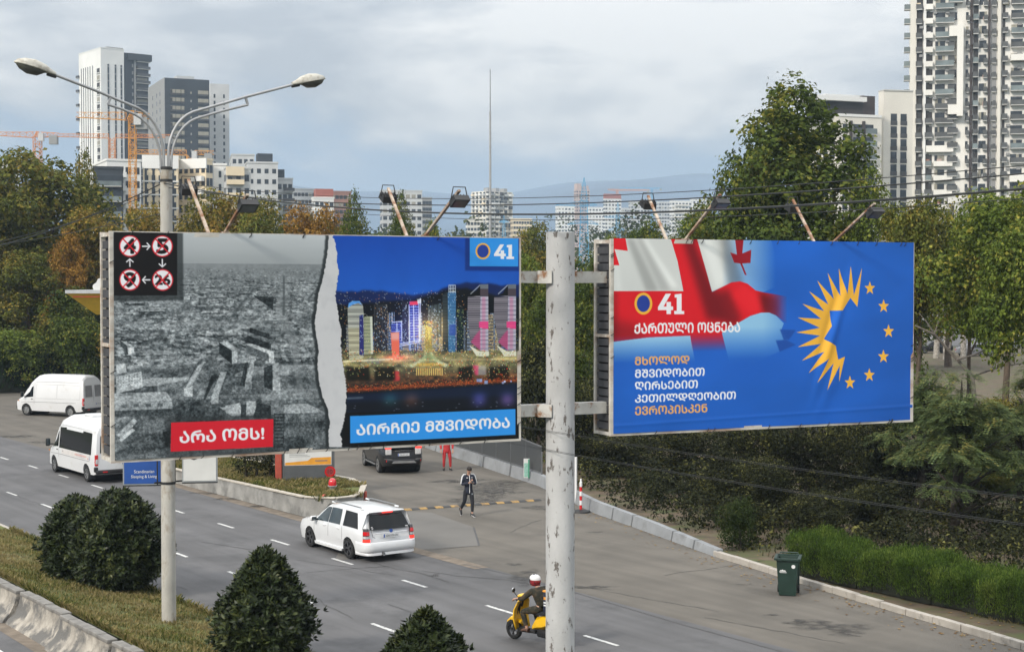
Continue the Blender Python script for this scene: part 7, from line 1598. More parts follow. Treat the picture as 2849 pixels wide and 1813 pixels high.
B = low('white and beige apartment block with solid white balconies right of the lamp post', 497, 575, 594, 447, 345, 62, b_beige, nR=2, nL=5, w=1.0, h=1.8, bal=None)
for i in range(7): B.balc('L', B.wy*.05, B.wy*.42, B.h-4.6-3*i, 1.2, b_white, b_white, 1.0, solid=True)
B.box('L', -.2, B.wy+.2, B.h-1.8, B.h+.5, -.05, .25, b_white, 'fascia'); B.done()
B = low('plain white stair block between the beige apartment blocks', 590, 596, 632, 461, 350, 10, b_white, nR=1, w=.6); B.done()
B = low('small apartment block with tan balcony fronts right of the plain white stair block', 626, 630, 700, 470, 340, 16, b_lgrey, nR=3, bal=[(.03, .72, b_beige, b_beige, 1.0, True)], w=1.0); B.box('R', 0, B.wx*.72, B.h-1.6, B.h+.4, .1, 1.2, b_beige, 'roof_edge'); B.done()
B = low('light grey stepped apartment block with square windows, right of the tan balcony block', 684, 690, 775, 455, 430, 14, b_lgrey, nR=4, w=1.1, h=1.3, n=10); B.box('R', B.wx*.35, B.wx*.85, B.h+.5, B.h+3, -8, -2, b_dark, 'roof_storey'); B.done()
B = low('lower light grey terrace stepping down to the right with dark railings', 768, 772, 816, 500, 440, 14, b_lgrey, nR=3, w=1.1, n=8, bal=[(.4, 1.1, slab_m, rail_d, 1.2, False)]); B.box('R', .2, B.wx*.5, B.h+.5, B.h+3, -6, -1, b_dark, 'roof_storey'); B.done()
B = low('grey block with a set back top storey behind the stepped apartments', 640, 646, 710, 433, 520, 12, b_lgrey, nR=4, w=1.2, n=6); B.done()
B = low('distant apartment block with tan walls right of the stepped terrace', 812, 818, 880, 528, 640, 12, b_lgrey, nR=6, w=1.3, n=7, m2=win_l); B.done()
B = low('white apartment block with a red roof storey behind the golden trees', 868, 876, 930, 552, 500, 16, b_white, nR=4, w=1.2, n=8, bal=[(.4, .6, slab_m, rail_d, .9, False)]); B.box('R', B.wx*.1, B.wx, B.h+.5, B.h+3.2, -6, -1, red_roof, 'roof_storey'); B.done()
B = low('brick red apartment block partly hidden behind golden trees', 915, 922, 978, 535, 620, 14, b_brick, nR=5, w=1.4, n=8, m2=win_l); B.done()
B = low('white low block seen at the left edge behind the green tree', -30, -20, 48, 462, 420, 12, b_white, nR=4, w=1.3, n=8, bal=[(.3, .9, slab_m, rail_d, 1, False)]); B.done()
B = low('grey slab block behind the pair of green trees', 1058, 1064, 1175, 532, 620, 12, b_lgrey, nR=7, w=1.6, n=9, m2=win_l); B.done()
B = low('darker grey block right of the slab block, behind a tree', 1168, 1176, 1202, 552, 700, 14, b_grey, nR=3, w=1.4, n=8); B.done()
# ---- sixteen-storey block with ragged balconies in the centre
B = Bld('apartment_block', 'shabby pale high rise with ragged enclosed balconies standing alone behind the steel mast', 1312, 1352, 1426, 532, 900, 40, wall=b_cream)
fh = 12.3*900/F_PX*1.02; r = random.Random(12)
for i in range(20):
    z = B.h-fh*(i+1)
    if z < 15: break
    for k in range(6):
        u0 = B.wx*k/6; w = B.wx/6; t = r.random()
        if t < .75: B.balc('R', u0+.2, u0+w*.85, z+.2, r.choice((.9, 1.3, 1.8)), slab_m, r.choice((b_lgrey, b_cream, b_white, b_grey)), 1.1, solid=True)
        B.box('R', u0+.3, u0+w*.8, z+.3, z+2.4, -.05, r.choice((.06, .9)) if t > .5 else .06, r.choice((win_d, recess_shade, win_d, win_l)), 'window')
    for k in range(4):
        u0 = B.wy*k/4; w = B.wy/4; B.box('L', u0+.5, u0+w*.7, z+.9, z+2.2, -.05, .06, r.choice((win_d, recess_shade)), 'window')
        if r.random() < .6: B.balc('L', u0+.3, u0+w*.8, z+.2, 1.1, slab_m, r.choice((b_lgrey, b_white, b_beige)), 1.0, solid=True)
for k in range(3): B.box('R', B.wx*(.15+.3*k), B.wx*(.28+.3*k), B.h, B.h+2.2, -6, -2, b_grey, 'roof_plant')
B.done()
B = low('low pale block at the foot of the lone high rise', 1296, 1300, 1345, 612, 820, 12, b_cream, nR=5, w=1.4, n=5); B.done()
B = low('long low tan block right of the lone high rise', 1420, 1428, 1480, 610, 900, 12, b_beige, nR=7, w=1.4, n=5); B.done()
# ---- far skyline right of the pole
for (l, m_, r_, yt, d, th, wl_, nR, lb, rf) in ((1545, 1552, 1598, 575, 1300, 14, b_white, 5, 'far white stepped office block left of the blue pylon', None), (1596, 1602, 1640, 528, 1500, 20, b_pink, 5, 'far pink twin topped high rise behind the blue pylon', None), (1632, 1638, 1682, 578, 1400, 14, b_white, 5, 'far white sloping roofed block right of the blue pylon', None), (1678, 1682, 1728, 553, 1250, 20, b_white, 5, 'far white block with a dark red roof left of the orange far crane', red_roof), (1724, 1730, 1765, 580, 1400, 14, b_lgrey, 5, 'far grey low block under the far crane jib', None), (1748, 1754, 1808, 560, 1300, 14, b_lgrey, 6, 'far grey block with a tall entrance bay behind the lamp arm', None), (1826, 1832, 1870, 562, 1350, 14, b_lgrey, 5, 'far grey block between the lamp arm and the white block', None), (1862, 1868, 1924, 560, 1200, 12, b_white, 6, 'far white block with long balcony lines at the right of the far skyline', None), (1918, 1926, 1975, 556, 1280, 14, b_white, 5, 'far white block half hidden by the tip of the big tree', None)):
    B = low(lb, l, m_, r_, yt, d, th, wl_, nR=nR, nL=2, w=1.8, h=1.5, fh=3.1, n=18, m2=win_l, name='distant_block', roof=rf, group='blocks on the far skyline')
    if rf is not None: B.box('R', 0, B.wx, B.h+.5, B.h+4, -B.wy, -.3, rf, 'roof_storey')
    if 'long balcony' in lb:
        for i in range(10): B.balc('R', B.wx*.15, B.wx*.85, B.h-3.6-3.1*i, 1.2, b_white, b_cream, 1.0, solid=True)
    if 'twin' in lb: B.box('R', B.wx*.1, B.wx*.4, B.h+.5, B.h+6, -8, -1, b_pink, 'roof_tower'); B.box('R', B.wx*.6, B.wx*.95, B.h+.5, B.h+4, -8, -1, b_pink, 'roof_tower')
    B.done()
# scattered tiny houses on the mountain foot
r = random.Random(9); hm_ = MB()
for i in range(140):
    px = r.choice((r.gauss(1690, 90), r.uniform(1400, 1950), r.uniform(700, 1350))); y = r.uniform(2750, 4200)
    x = (px-CX)/F_PX*y; z = (y-2600)/1700*170*.95; hm_.box((x, y, z+6), (r.uniform(9, 26), 10, r.uniform(8, 18)))
tag(hm_.build('hillside_houses', b_white), kind='stuff')

# ------------------------------------------------------------------ cranes and pylons
cr_y = mat('crane_yellow', (.62, .27, .02), rough=.6, var=.12, scale=.5); cr_r = mat('crane_orange', (.60, .22, .04), rough=.6, var=.12, scale=.5); py_b = mat('pylon_blue', (.10, .34, .55), rough=.6, var=.1, scale=.3); cab_w = mat('crane_cab', (.5, .5, .5), rough=.5)
def lattice(mb, a, b, w0, w1, n, r, tri=False):
    a, b = Vector(a), Vector(b); t = (b-a).normalized(); u = t.orthogonal().normalized() if abs(t.z) < .9 else Vector((1, 0, 0)); v = t.cross(u)
    if abs(t.z) < .9: u = Vector((0, 0, 1)); v = t.cross(u).normalized(); u = v.cross(t)
    cs = [(-1, -1), (1, -1), (1, 1), (-1, 1)] if not tri else [(-1, -1), (-1, 1), (1, 0)]
    P = [[a+(b-a)*i/n + (u*c[0]+v*c[1])*(w0+(w1-w0)*i/n)/2 for c in cs] for i in range(n+1)]
    k = len(cs)
    for j in range(k): mb.tube([P[0][j], P[n][j]], r, 4)
    for i in range(n):
        for j in range(k):
            a_, b_ = (P[i][j], P[i+1][(j+1) % k]) if i % 2 else (P[i][(j+1) % k], P[i+1][j]); mb.tube([a_, b_], r*.65, 4)
            mb.tube([P[i][j], P[i][(j+1) % k]], r*.6, 4)
def crane(px, d, ytop, jL, jR, yj, label, m_, r=.10, yaw=0., cab=True, apex=True, mw=1.9):
    M = at(px, ytop, d); zj = CAM_Z+(HZ-yj)/F_PX*d; zt = M.z; e = empty('tower_crane', (M.x, M.y, 0), yaw, label, 'crane', 'tower cranes among the towers'); k = d/F_PX
    mb = MB(); lattice(mb, (0, 0, 0), (0, 0, zj), mw, mw, int(zj/mw), r); mb.build('mast', m_, e)
    if jL: mb = MB(); lattice(mb, (-1.2, 0, zj+.6), (-jL*k, 0, zj+.9), 1.5, 1.0, max(4, int(jL*k/1.8)), r*.75, True); mb.build('jib', m_, e)
    if jR: mb = MB(); lattice(mb, (1.2, 0, zj+.6), (jR*k, 0, zj+.6), 1.3, 1.0, max(3, int(jR*k/1.8)), r*.75, True); mb.build('counter_jib', m_, e)
    if apex:
        mb = MB(); lattice(mb, (0, 0, zj), (0, 0, zt), 1.6, .3, 4, r*.8)
        for s_, L in ((-1, jL*.7), (1, jR*.85)): mb.tube([(0, 0, zt), (s_*L*k, 0, zj+1.2)], r*.4, 4)
        mb.build('apex', m_, e)
    if cab: MB().span((.6, -1.4, zj-1.2), (2.0, -.2, zj+1.0)).build('cab', cab_w, e)
    MB().span((jR*k-2.6, -.8, zj-2.0), (jR*k-.4, .8, zj+.4)).build('counterweight', b_grey, e); return e
crane(368, 300, 308, 155, 48, 334, 'tall yellow tower crane standing before the white tower and the low flats', cr_y, .08, mw=1.25)
crane(104, 420, 366, -0 or 105, 0 or 60, 383, 'orange tower crane with a grey cab at the left edge above the trees', cr_r, .12) 
crane(312, 520, 366, 150, 170, 385, 'long jibbed orange crane crossing in front of the white tower, its mast hidden', cr_r, .13, cab=False, apex=False)
crane(530, 430, 415, 170, 65, 432, 'yellow crane jib with a white counterweight at the foot of the dark tower', cr_y, .12, apex=False)
crane(1717, 1450, 527, 26, 90, 531, 'small faded orange crane on the far skyline', cr_r, .22, cab=False)
crane(1814, 1700, 523, 90, 28, 526, 'far faded crane with a blue mast behind the first one on the skyline', py_b, .26, cab=False)
def pylon(px, d, ytop, arms, w0, label, r):
    M = at(px, ytop, d); k = d/F_PX; e = empty('power_pylon', (M.x, M.y, 0), 0, label, 'pylon', 'blue lattice pylons'); mb = MB(); zt = M.z; zw = zt*.62
    lattice(mb, (0, 0, 0), (0, 0, zt-6*k*8), w0*1.25, w0*.55, 22, r); lattice(mb, (0, 0, zt-6*k*8), (0, 0, zt), w0*.55, .15, 6, r*.8); mb.build('body', py_b, e)
    for (y, L, Rr, up) in arms:
        z = CAM_Z+(HZ-y)/F_PX*d; am = MB()
        for L_2 in (-L*k, Rr*k): lattice(am, (0, 0, z+up*k), (L_2, 0, z), w0*.55, .1, 6, r*.7, True)
        am.build('cross_arm', py_b, e)
pylon(1625, 420, 494, [(571, 78, 36, 4), (625, 46, 40, 12)], 2.9, 'tall sky blue lattice pylon rising above the trees right of the steel pole', .10)
pylon(1719, 620, 560, [(605, 38, 48, 2), (643, 34, 22, 10)], 2.6, 'shorter sky blue lattice pylon between the tall one and the lamp arm', .12)
pylon(1402, 600, 600, [(618, 14, 14, 2)], 2.4, 'small blue pylon top beside the lone high rise', .11)
# ------------------------------------------------------------------ trees, shrubs, hedges, grass
bark = mat('bark', (.10, .075, .055), rough=.95, var=.3, scale=5, bump=.6, bscale=14); bark_l = mat('pale_bark', (.36, .33, .29), rough=.9, var=.3, scale=4, col2=(.16, .14, .12), t=(.5, .62), s2=5); bark_d = mat('dark_bark', (.035, .028, .022), rough=.95, var=.3, scale=6)
LG = (.030, .048, .008); G2_ = (.055, .072, .012); Y1 = (.15, .125, .02)
M_green = leaf_mat('leaf_green', (0.044, 0.071, 0.014), (0.085, 0.116, 0.020), (0.187, 0.170, 0.031), .80)
M_lime = leaf_mat('leaf_lime', (0.072, 0.112, 0.019), (0.136, 0.176, 0.029), (0.256, 0.224, 0.040), .82)
M_olive = leaf_mat('leaf_olive', (.080, .105, .020), (.145, .150, .028), (.25, .18, .035), .78)
M_gold = leaf_mat('leaf_gold', (.105, .118, .022), (.20, .170, .030), (.30, .19, .04), .72)
M_rust = leaf_mat('leaf_rust', (.13, .10, .022), (.27, .145, .028), (.34, .19, .04), .64)
M_dark = leaf_mat('leaf_dark', (.013, .016, .007), (.030, .034, .012), (.14, .135, .04), .82, tl=.2)  # yellowish leaves plus lit leaf edges and dark gaps painted into the tones
M_loc = leaf_mat('leaf_locust', (.075, .110, .040), (.125, .165, .060), (.24, .20, .05), .84, 1.2)
M_shrub = leaf_mat('leaf_evergreen', (.014, .022, .008), (.030, .044, .014), (.075, .085, .024), .80, 1.6, rough=.45, tl=.12, spec=.25)
M_hedge = leaf_mat('leaf_hedge', (.034, .064, .010), (.070, .115, .018), (.12, .16, .03), .80, 1.2)
M_hill = leaf_mat('leaf_far', (0.031, 0.050, 0.020), (0.050, 0.070, 0.025), (0.098, 0.091, 0.028), .82)
M_grass = leaf_mat('grass_blade', (.060, .080, .016), (.105, .115, .026), (.21, .17, .075), .60, .55, tl=.25)
def leaf_quads(P, Nn, size, rng, aspect=1.7, cup=.25):
    """one bent leaf (two triangles share the midrib) per point P with facing Nn"""
    n = len(P); t = rng.normal(size=(n, 3)); t -= (t*Nn).sum(1, keepdims=True)*Nn; t /= np.linalg.norm(t, axis=1, keepdims=True)+1e-9; b = np.cross(Nn, t)
    L = (size*rng.uniform(.65, 1.35, n))[:, None]; w = L/aspect
    V = np.stack([P-t*L*.5, P+b*w*.5+Nn*w*cup, P+t*L*.5, P-b*w*.5+Nn*w*cup], 1); return V.reshape(-1, 3)
def crown_mesh(name, lobes, n_leaf, size, mats, seed, clump=.45, per=9, aspect=1.6, inner=.35, droop=0.):
    """leaves gathered in clumps through the volume of the lobes (cx, cy, cz, rx, ry, rz)"""
    rng = np.random.default_rng(seed); Lb = np.array(lobes, float); vol = Lb[:, 3]*Lb[:, 4]+Lb[:, 4]*Lb[:, 5]+Lb[:, 3]*Lb[:, 5]; pr_ = vol/vol.sum()
    nc = n_leaf//per; li = rng.choice(len(Lb), nc, p=pr_); d = rng.normal(size=(nc, 3)); d /= np.linalg.norm(d, axis=1, keepdims=True)
    rr = (1-inner*rng.random(nc)**1.6)[:, None]*(1+.10*rng.normal(size=(nc, 1)))
    c = Lb[li, :3] + d*Lb[li, 3:]*rr
    # drop clumps deep inside other lobes
    keep = np.ones(nc, bool)
    for l in Lb: q = ((c-l[:3])/l[3:]); keep &= ~((q*q).sum(1) < .42)
    c, d = c[keep], d[keep]; nc = len(c)
    tilt = rng.normal(size=(nc, 3))*.5; cl = clump*rng.uniform(.55, 1.3, (nc, 1))
    P = np.repeat(c, per, 0) + rng.normal(size=(nc*per, 3))*np.repeat(cl, per, 0)*np.array([.5, .5, .38]); Nn = np.repeat(d*.9+tilt*.6, per, 0) + rng.normal(size=(nc*per, 3))*.55 + np.array([0, 0, .45-droop]); Nn /= np.linalg.norm(Nn, axis=1, keepdims=True)
    V = leaf_quads(P, Nn, size, rng, aspect); Fq = np.arange(len(V)).reshape(-1, 4); return np_mesh(name, V, Fq, mats)
def lobes_for(kind, H, W, seed, base=.25):
    r = random.Random(seed); L = []
    zb = H*base
    def put(x, y, z, a, b=None): L.append((x, y, z, a, a, b or a*1.1))
    if kind == 'broad':
        for i in range(30):
            a = r.uniform(0, 6.28); t = r.random(); z = zb+(H-zb)*(.10+.78*t); R = W*.5*(1-.62*abs(t-.32)**1.3)*r.uniform(.3, .9); put(R*math.cos(a), R*math.sin(a), z, W*r.uniform(.09, .17))
        for i in range(5): a = r.uniform(0, 6.28); put(W*.12*math.cos(a), W*.12*math.sin(a), H*r.uniform(.78, .9), W*r.uniform(.10, .17))
    elif kind == 'tall':
        for i in range(44):
            a = r.uniform(0, 6.28); t = i/43; z = zb+(H-zb)*(.05+.85*t); R = W*.5*(1-.84*t**2.4)*r.uniform(.3, .95); put(R*math.cos(a), R*math.sin(a), z, W*(.155-.06*t)*r.uniform(.7, 1.25))
        put(0, 0, H*.93, W*.07, W*.12); put(W*.07, 0, H*.86, W*.08, W*.12); put(-W*.1, .1, H*.83, W*.09, W*.12)
    elif kind == 'round':
        for i in range(24): a = r.uniform(0, 6.28); z = zb+(H-zb)*r.uniform(.12, .85); R = W*.5*r.uniform(.2, .78)*(1-.5*abs((z-zb)/(H-zb)-.4)); put(R*math.cos(a), R*math.sin(a), z, W*r.uniform(.11, .19))
    elif kind == 'bush':
        for i in range(12): a = r.uniform(0, 6.28); z = H*r.uniform(.18, .8); R = W*.5*r.uniform(.1, .75); put(R*math.cos(a), R*math.sin(a), z, W*r.uniform(.14, .24), H*r.uniform(.12, .22))
    return L
def trunk_mesh(name, lobes, H, r0, m, seed, base=.25, limbs=7):
    r = random.Random(seed); mb = MB(); top = H*.72; pts = [Vector((r.uniform(-.02, .02)*H*(i/5), r.uniform(-.02, .02)*H*(i/5), -.1+(top+.1)*i/5)) for i in range(6)]
    mb.tube(pts, [r0*(1.25 if i == 0 else 1-.15*i) for i in range(6)], 9)
    Ls = sorted(lobes, key=lambda l: -l[3])[:limbs]
    for l in Ls:
        k = min(.85, max(.22, l[2]/H-.22)); i = k/.72*5 if k < .7 else 4.8; i0 = min(4, int(i)); a = pts[i0]+(pts[i0+1]-pts[i0])*(i-i0); b = Vector(l[:3]); mid = (a+b)/2+Vector((0, 0, -.05*H*r.random()))
        mb.tube([a, mid, b], [r0*.42, r0*.28, r0*.1], 6)
    o = mb.build(name, m, smooth=50); me = o.data; bpy.data.objects.remove(o); return me
PROTO = {}
def proto(kind, seed, H=12., W=6.6, n=26000, size=.21, base=.14, clump=.45, aspect=1.6, droop=0., inner=.35, per=9):
    k = (kind, seed)
    if k not in PROTO: L = lobes_for(kind, H, W, seed, base); PROTO[k] = (crown_mesh('crown', L, n, size, M_green, seed, clump, per, aspect, inner, droop), trunk_mesh('trunk', L, H, W*.022+.06, bark, seed), H, W)
    return PROTO[k]
def tree(px, ytop, d, width_px, m, kind, seed, label, rot=0., bm=bark, cat='tree', group=None, name='tree', z=0., **kw):
    cm, tm, H, W = proto(kind, seed, **kw); g = at(px, HZ, d); h = CAM_Z+(HZ-ytop)/F_PX*d-z; w = width_px/F_PX*d
    e = empty(name, (g.x, g.y, z), rot, label, cat, group); sc = (w/W, w/W, h/H)
    for nm, me, mm in (('trunk', tm, bm), ('crown', cm, m)):
        o = link_mesh(nm, me, e); o.scale = sc; o.material_slots[0].link = 'OBJECT'; o.material_slots[0].material = mm
    return e
# prototypes are shared, every tree has its own size, turn and leaf colour
GR = 'trees round the road and filling station'
tree(2200, 218, 82, 760, M_green, 'tall', 11, 'tallest dark green tree, rising behind the right hand billboard', .4, group=GR, n=64000, H=19, W=13, size=.26, clump=.5)
tree(2085, 405, 81, 330, M_green, 'broad', 22, 'lower dark green tree left of the tallest tree, its twigs touching a lamp arm', 1.0, group=GR, n=26000)
tree(2430, 450, 79, 300, M_lime, 'tall', 12, 'yellowish green tree standing before the mid rise blocks right of the tallest tree', 2.1, group=GR, H=14, W=8)
tree(2555, 548, 74, 300, M_olive, 'round', 33, 'olive brown tree in front of the very tall white tower', .3, group=GR, H=12, W=7, base=.5)
tree(2800, 556, 66, 470, M_lime, 'broad', 23, 'bright green tree at the right edge below the tall tower', 1.7, group=GR, n=34000, H=12, W=8, base=.5)
tree(2700, 640, 90, 260, M_olive, 'round', 33, 'brownish green tree behind the bright one at the right edge', 2.2, group=GR)
tree(2900, 640, 58, 380, M_lime, 'broad', 23, 'green tree cut off by the right edge below the bright one', 3.0, group=GR)
tree(2640, 690, 150, 330, M_green, 'broad', 23, 'dark green tree behind the pale trunks right of the blue billboard', 4.0, group=GR)
tree(2840, 700, 275, 330, M_green, 'round', 33, 'dark green tree behind the parked cars at the right edge', 5.0, group=GR)
tree(2480, 700, 140, 300, M_green, 'broad', 21, 'dark green tree hidden mostly by the right end of the blue billboard', 1.3, group=GR)
tree(1795, 600, 105, 190, M_green, 'round', 31, 'rounded olive tree peeping above the left corner of the blue billboard', 1.0, group=GR)
tree(1935, 575, 100, 230, M_lime, 'broad', 21, 'light green tree behind the first pair of lamp arms on the blue billboard', 2.0, group=GR)
tree(1500, 605, 125, 190, M_olive, 'round', 31, 'yellow green tree left of the top of the steel pole', 2.6, group=GR)
tree(1470, 690, 84, 170, M_lime, 'broad', 22, 'yellow green tree in the gap between left billboard and steel pole', .9, group=GR)
tree(1640, 690, 80, 190, M_green, 'broad', 22, 'green tree in the gap between steel pole and blue billboard', 2.9, group=GR)
tree(1560, 760, 72, 230, M_green, 'broad', 21, 'low green tree directly behind the steel pole', 4.4, group=GR)
tree(1500, 900, 70, 210, M_dark, 'bush', 41, 'dark bushy tree behind the mesh fence', .2, group=GR, H=6, W=6, n=14000, size=.2, base=.1)
tree(1410, 950, 76, 200, M_lime, 'bush', 41, 'yellowish shrub tree behind the far end of the mesh fence', 1.2, group=GR)
tree(1690, 640, 115, 150, M_lime, 'round', 31, 'small light green tree below the shorter blue pylon', .3, group=GR)
# left side
tree(105, 400, 126, 420, M_olive, 'broad', 22, 'tall green and brown tree at the left edge above the white van', .8, group=GR)
tree(245, 412, 128, 170, M_olive, 'tall', 12, 'slim brownish tree with a pointed top beside the dark low block', 2.6, group=GR)
tree(20, 520, 122, 320, M_olive, 'broad', 21, 'dark green tree cut by the left edge under the pointed one', 3.1, group=GR)
tree(190, 632, 119, 190, M_rust, 'tall', 12, 'rust orange autumn tree left of the left billboard', 4.2, group=GR)
tree(270, 560, 122, 260, M_gold, 'broad', 22, 'golden tree above the upper left corner of the left billboard', .6, group=GR)
tree(80, 690, 118, 260, M_olive, 'broad', 21, 'olive tree under the rust orange tree at the left', 5.2, group=GR)
tree(240, 850, 114, 200, M_green, 'bush', 41, 'green shrub tree behind the white panel van', 2.2, group=GR)
tree(60, 890, 115, 240, M_lime, 'bush', 41, 'light green shrub tree behind the clipped hedge at the left edge', 3.4, group=GR)
tree(200, 790, 117, 230, M_green, 'broad', 22, 'green tree under the yellow canopy', 3.3, group=GR)
tree(415, 560, 110, 240, M_gold, 'broad', 21, 'golden green tree behind the lamp post', 1.9, group=GR)
tree(590, 515, 114, 260, M_gold, 'broad', 22, 'golden tree between the first pair of lamp arms', 2.9, group=GR)
tree(720, 535, 112, 250, M_olive, 'round', 31, 'olive gold tree right of the first pair of lamp arms', .7, group=GR)
tree(850, 560, 118, 220, M_rust, 'broad', 21, 'reddish gold tree in front of the brick red block', 3.9, group=GR)
tree(990, 525, 104, 150, M_green, 'tall', 12, 'left one of the pair of dark green trees above the torn print', 1.1, group=GR)
tree(1120, 528, 102, 150, M_green, 'tall', 12, 'right one of the pair of dark green trees, behind the lamp arms', 2.8, group=GR)
tree(1195, 600, 108, 130, M_lime, 'round', 31, 'low light green tree right of the dark green pair', .2, group=GR)
tree(915, 590, 122, 160, M_gold, 'round', 31, 'golden tree between the reddish tree and the dark green pair', 4.8, group=GR)
for i, (px, yt, d, w, k) in enumerate(((480, 640, 124, 300, 'broad'), (690, 660, 124, 300, 'broad'), (1060, 640, 122, 280, 'round'), (1290, 650, 128, 240, 'round'))):
    tree(px, yt, d, w, (M_gold, M_olive, M_green, M_olive)[i], k, (21, 22, 31, 31)[i], ('golden undergrowth tree behind the lamp post, low in the row', 'olive undergrowth tree below the golden trees', 'green undergrowth tree below the dark green pair', 'olive tree behind the right end of the left billboard')[i], i*1.3, group=GR)
# the same belt of trees goes on past both edges of the picture
for i, (px, yt, d, w, m_, k, sd, lb) in enumerate(((-190, 430, 120, 380, M_green, 'broad', 22, 'green tree next beyond the left edge of the picture'), (-480, 470, 125, 380, M_gold, 'broad', 21, 'golden tree farther beyond the left edge'), (-800, 450, 130, 400, M_olive, 'round', 31, 'olive tree farthest beyond the left edge'), (3080, 560, 72, 420, M_green, 'broad', 22, 'green tree next beyond the right edge of the picture'), (3400, 520, 80, 420, M_olive, 'round', 31, 'olive tree farther beyond the right edge'), (3750, 560, 76, 420, M_lime, 'broad', 21, 'bright tree farthest beyond the right edge'))): tree(px, yt, d, w, m_, k, sd, lb, i*1.7, group=GR)
# far wooded belt at the foot of the town
wood = []
r = random.Random(31); rng = np.random.default_rng(31); Ls = []
for i in range(170):
    y = r.uniform(330, 760); px = r.uniform(-100, 2950); x = (px-CX)/F_PX*y; rr = r.uniform(4, 8); hh = r.uniform(14, 27)*(1 if y < 500 else 1.35); Ls.append((x, y, hh-rr, rr, rr, rr*.9)); Ls.append((x+r.uniform(-4, 4), y, hh*.5, rr*1.1, rr, hh*.45))
tag(link_mesh('wood', crown_mesh('wood', Ls, 70000, 1.2, M_hill, 77, 2.0, 9)), kind='stuff')
# ---- dark shrubby trees on the right below the blue billboard
DK = 'dense dark trees beyond the low wall'
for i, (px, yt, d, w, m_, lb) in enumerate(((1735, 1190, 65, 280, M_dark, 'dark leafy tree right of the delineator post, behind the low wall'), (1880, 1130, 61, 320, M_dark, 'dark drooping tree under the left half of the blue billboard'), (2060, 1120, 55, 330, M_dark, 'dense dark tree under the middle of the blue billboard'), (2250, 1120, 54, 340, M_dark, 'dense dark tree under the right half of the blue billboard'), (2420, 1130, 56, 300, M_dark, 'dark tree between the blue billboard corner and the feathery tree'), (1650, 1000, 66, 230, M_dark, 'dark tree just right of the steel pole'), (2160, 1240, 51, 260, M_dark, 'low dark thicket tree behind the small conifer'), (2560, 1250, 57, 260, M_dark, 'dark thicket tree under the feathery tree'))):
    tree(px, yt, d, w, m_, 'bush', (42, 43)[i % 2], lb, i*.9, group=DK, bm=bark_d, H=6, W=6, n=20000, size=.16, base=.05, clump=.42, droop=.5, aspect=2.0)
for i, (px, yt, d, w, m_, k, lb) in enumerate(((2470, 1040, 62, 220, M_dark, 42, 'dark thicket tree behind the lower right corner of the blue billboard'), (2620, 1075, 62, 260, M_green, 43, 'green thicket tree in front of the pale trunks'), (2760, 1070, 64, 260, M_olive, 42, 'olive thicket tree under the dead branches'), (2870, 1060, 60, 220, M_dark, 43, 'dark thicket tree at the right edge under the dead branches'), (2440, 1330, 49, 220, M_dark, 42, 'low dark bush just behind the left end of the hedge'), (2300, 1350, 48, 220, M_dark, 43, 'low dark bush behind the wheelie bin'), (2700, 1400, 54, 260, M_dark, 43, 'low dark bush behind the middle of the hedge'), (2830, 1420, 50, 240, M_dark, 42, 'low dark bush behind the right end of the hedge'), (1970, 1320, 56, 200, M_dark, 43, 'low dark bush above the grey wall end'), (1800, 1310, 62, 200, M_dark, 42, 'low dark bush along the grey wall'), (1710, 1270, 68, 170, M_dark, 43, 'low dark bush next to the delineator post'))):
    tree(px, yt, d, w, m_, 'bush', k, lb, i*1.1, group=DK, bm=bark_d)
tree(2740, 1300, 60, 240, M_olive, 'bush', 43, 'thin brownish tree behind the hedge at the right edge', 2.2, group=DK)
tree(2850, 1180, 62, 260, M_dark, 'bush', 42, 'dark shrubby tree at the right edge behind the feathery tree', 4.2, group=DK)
# low thicket right behind the grey wall and the kerb
Ls = []; r = random.Random(14)
for (x0, y0), (x1, y1) in zip(pts_w[:-1], pts_w[1:]):
    for i in range(11):
        u = r.random(); x, y = x0+(x1-x0)*u, y0+(y1-y0)*u; o_ = r.uniform(1.7, 5); hh = r.uniform(.35, 1.0)+.12*o_; Ls.append((x+o_*.95, y+o_*.32, hh*.45, r.uniform(.5, .95), r.uniform(.5, .9), hh*.6))
_ey = [q[1] for q in edge_r]; _ex = [q[0] for q in edge_r]
for i in range(200):
    s = r.uniform(4, 44); nn = r.uniform(33.4, 43); P_ = RD(s, nn); hh = r.uniform(.6, 1.5)+.08*(nn-33)
    if P_.x < np.interp(P_.y, _ey, _ex)+1.7: continue
    Ls.append((P_.x, P_.y, hh*.4, r.uniform(.6, 1.1), r.uniform(.6, 1.0), hh*.6))
tag(link_mesh('thicket', crown_mesh('thicket', Ls, 100000, .13, M_dark, 78, .3, 9, 1.9)), kind='stuff')
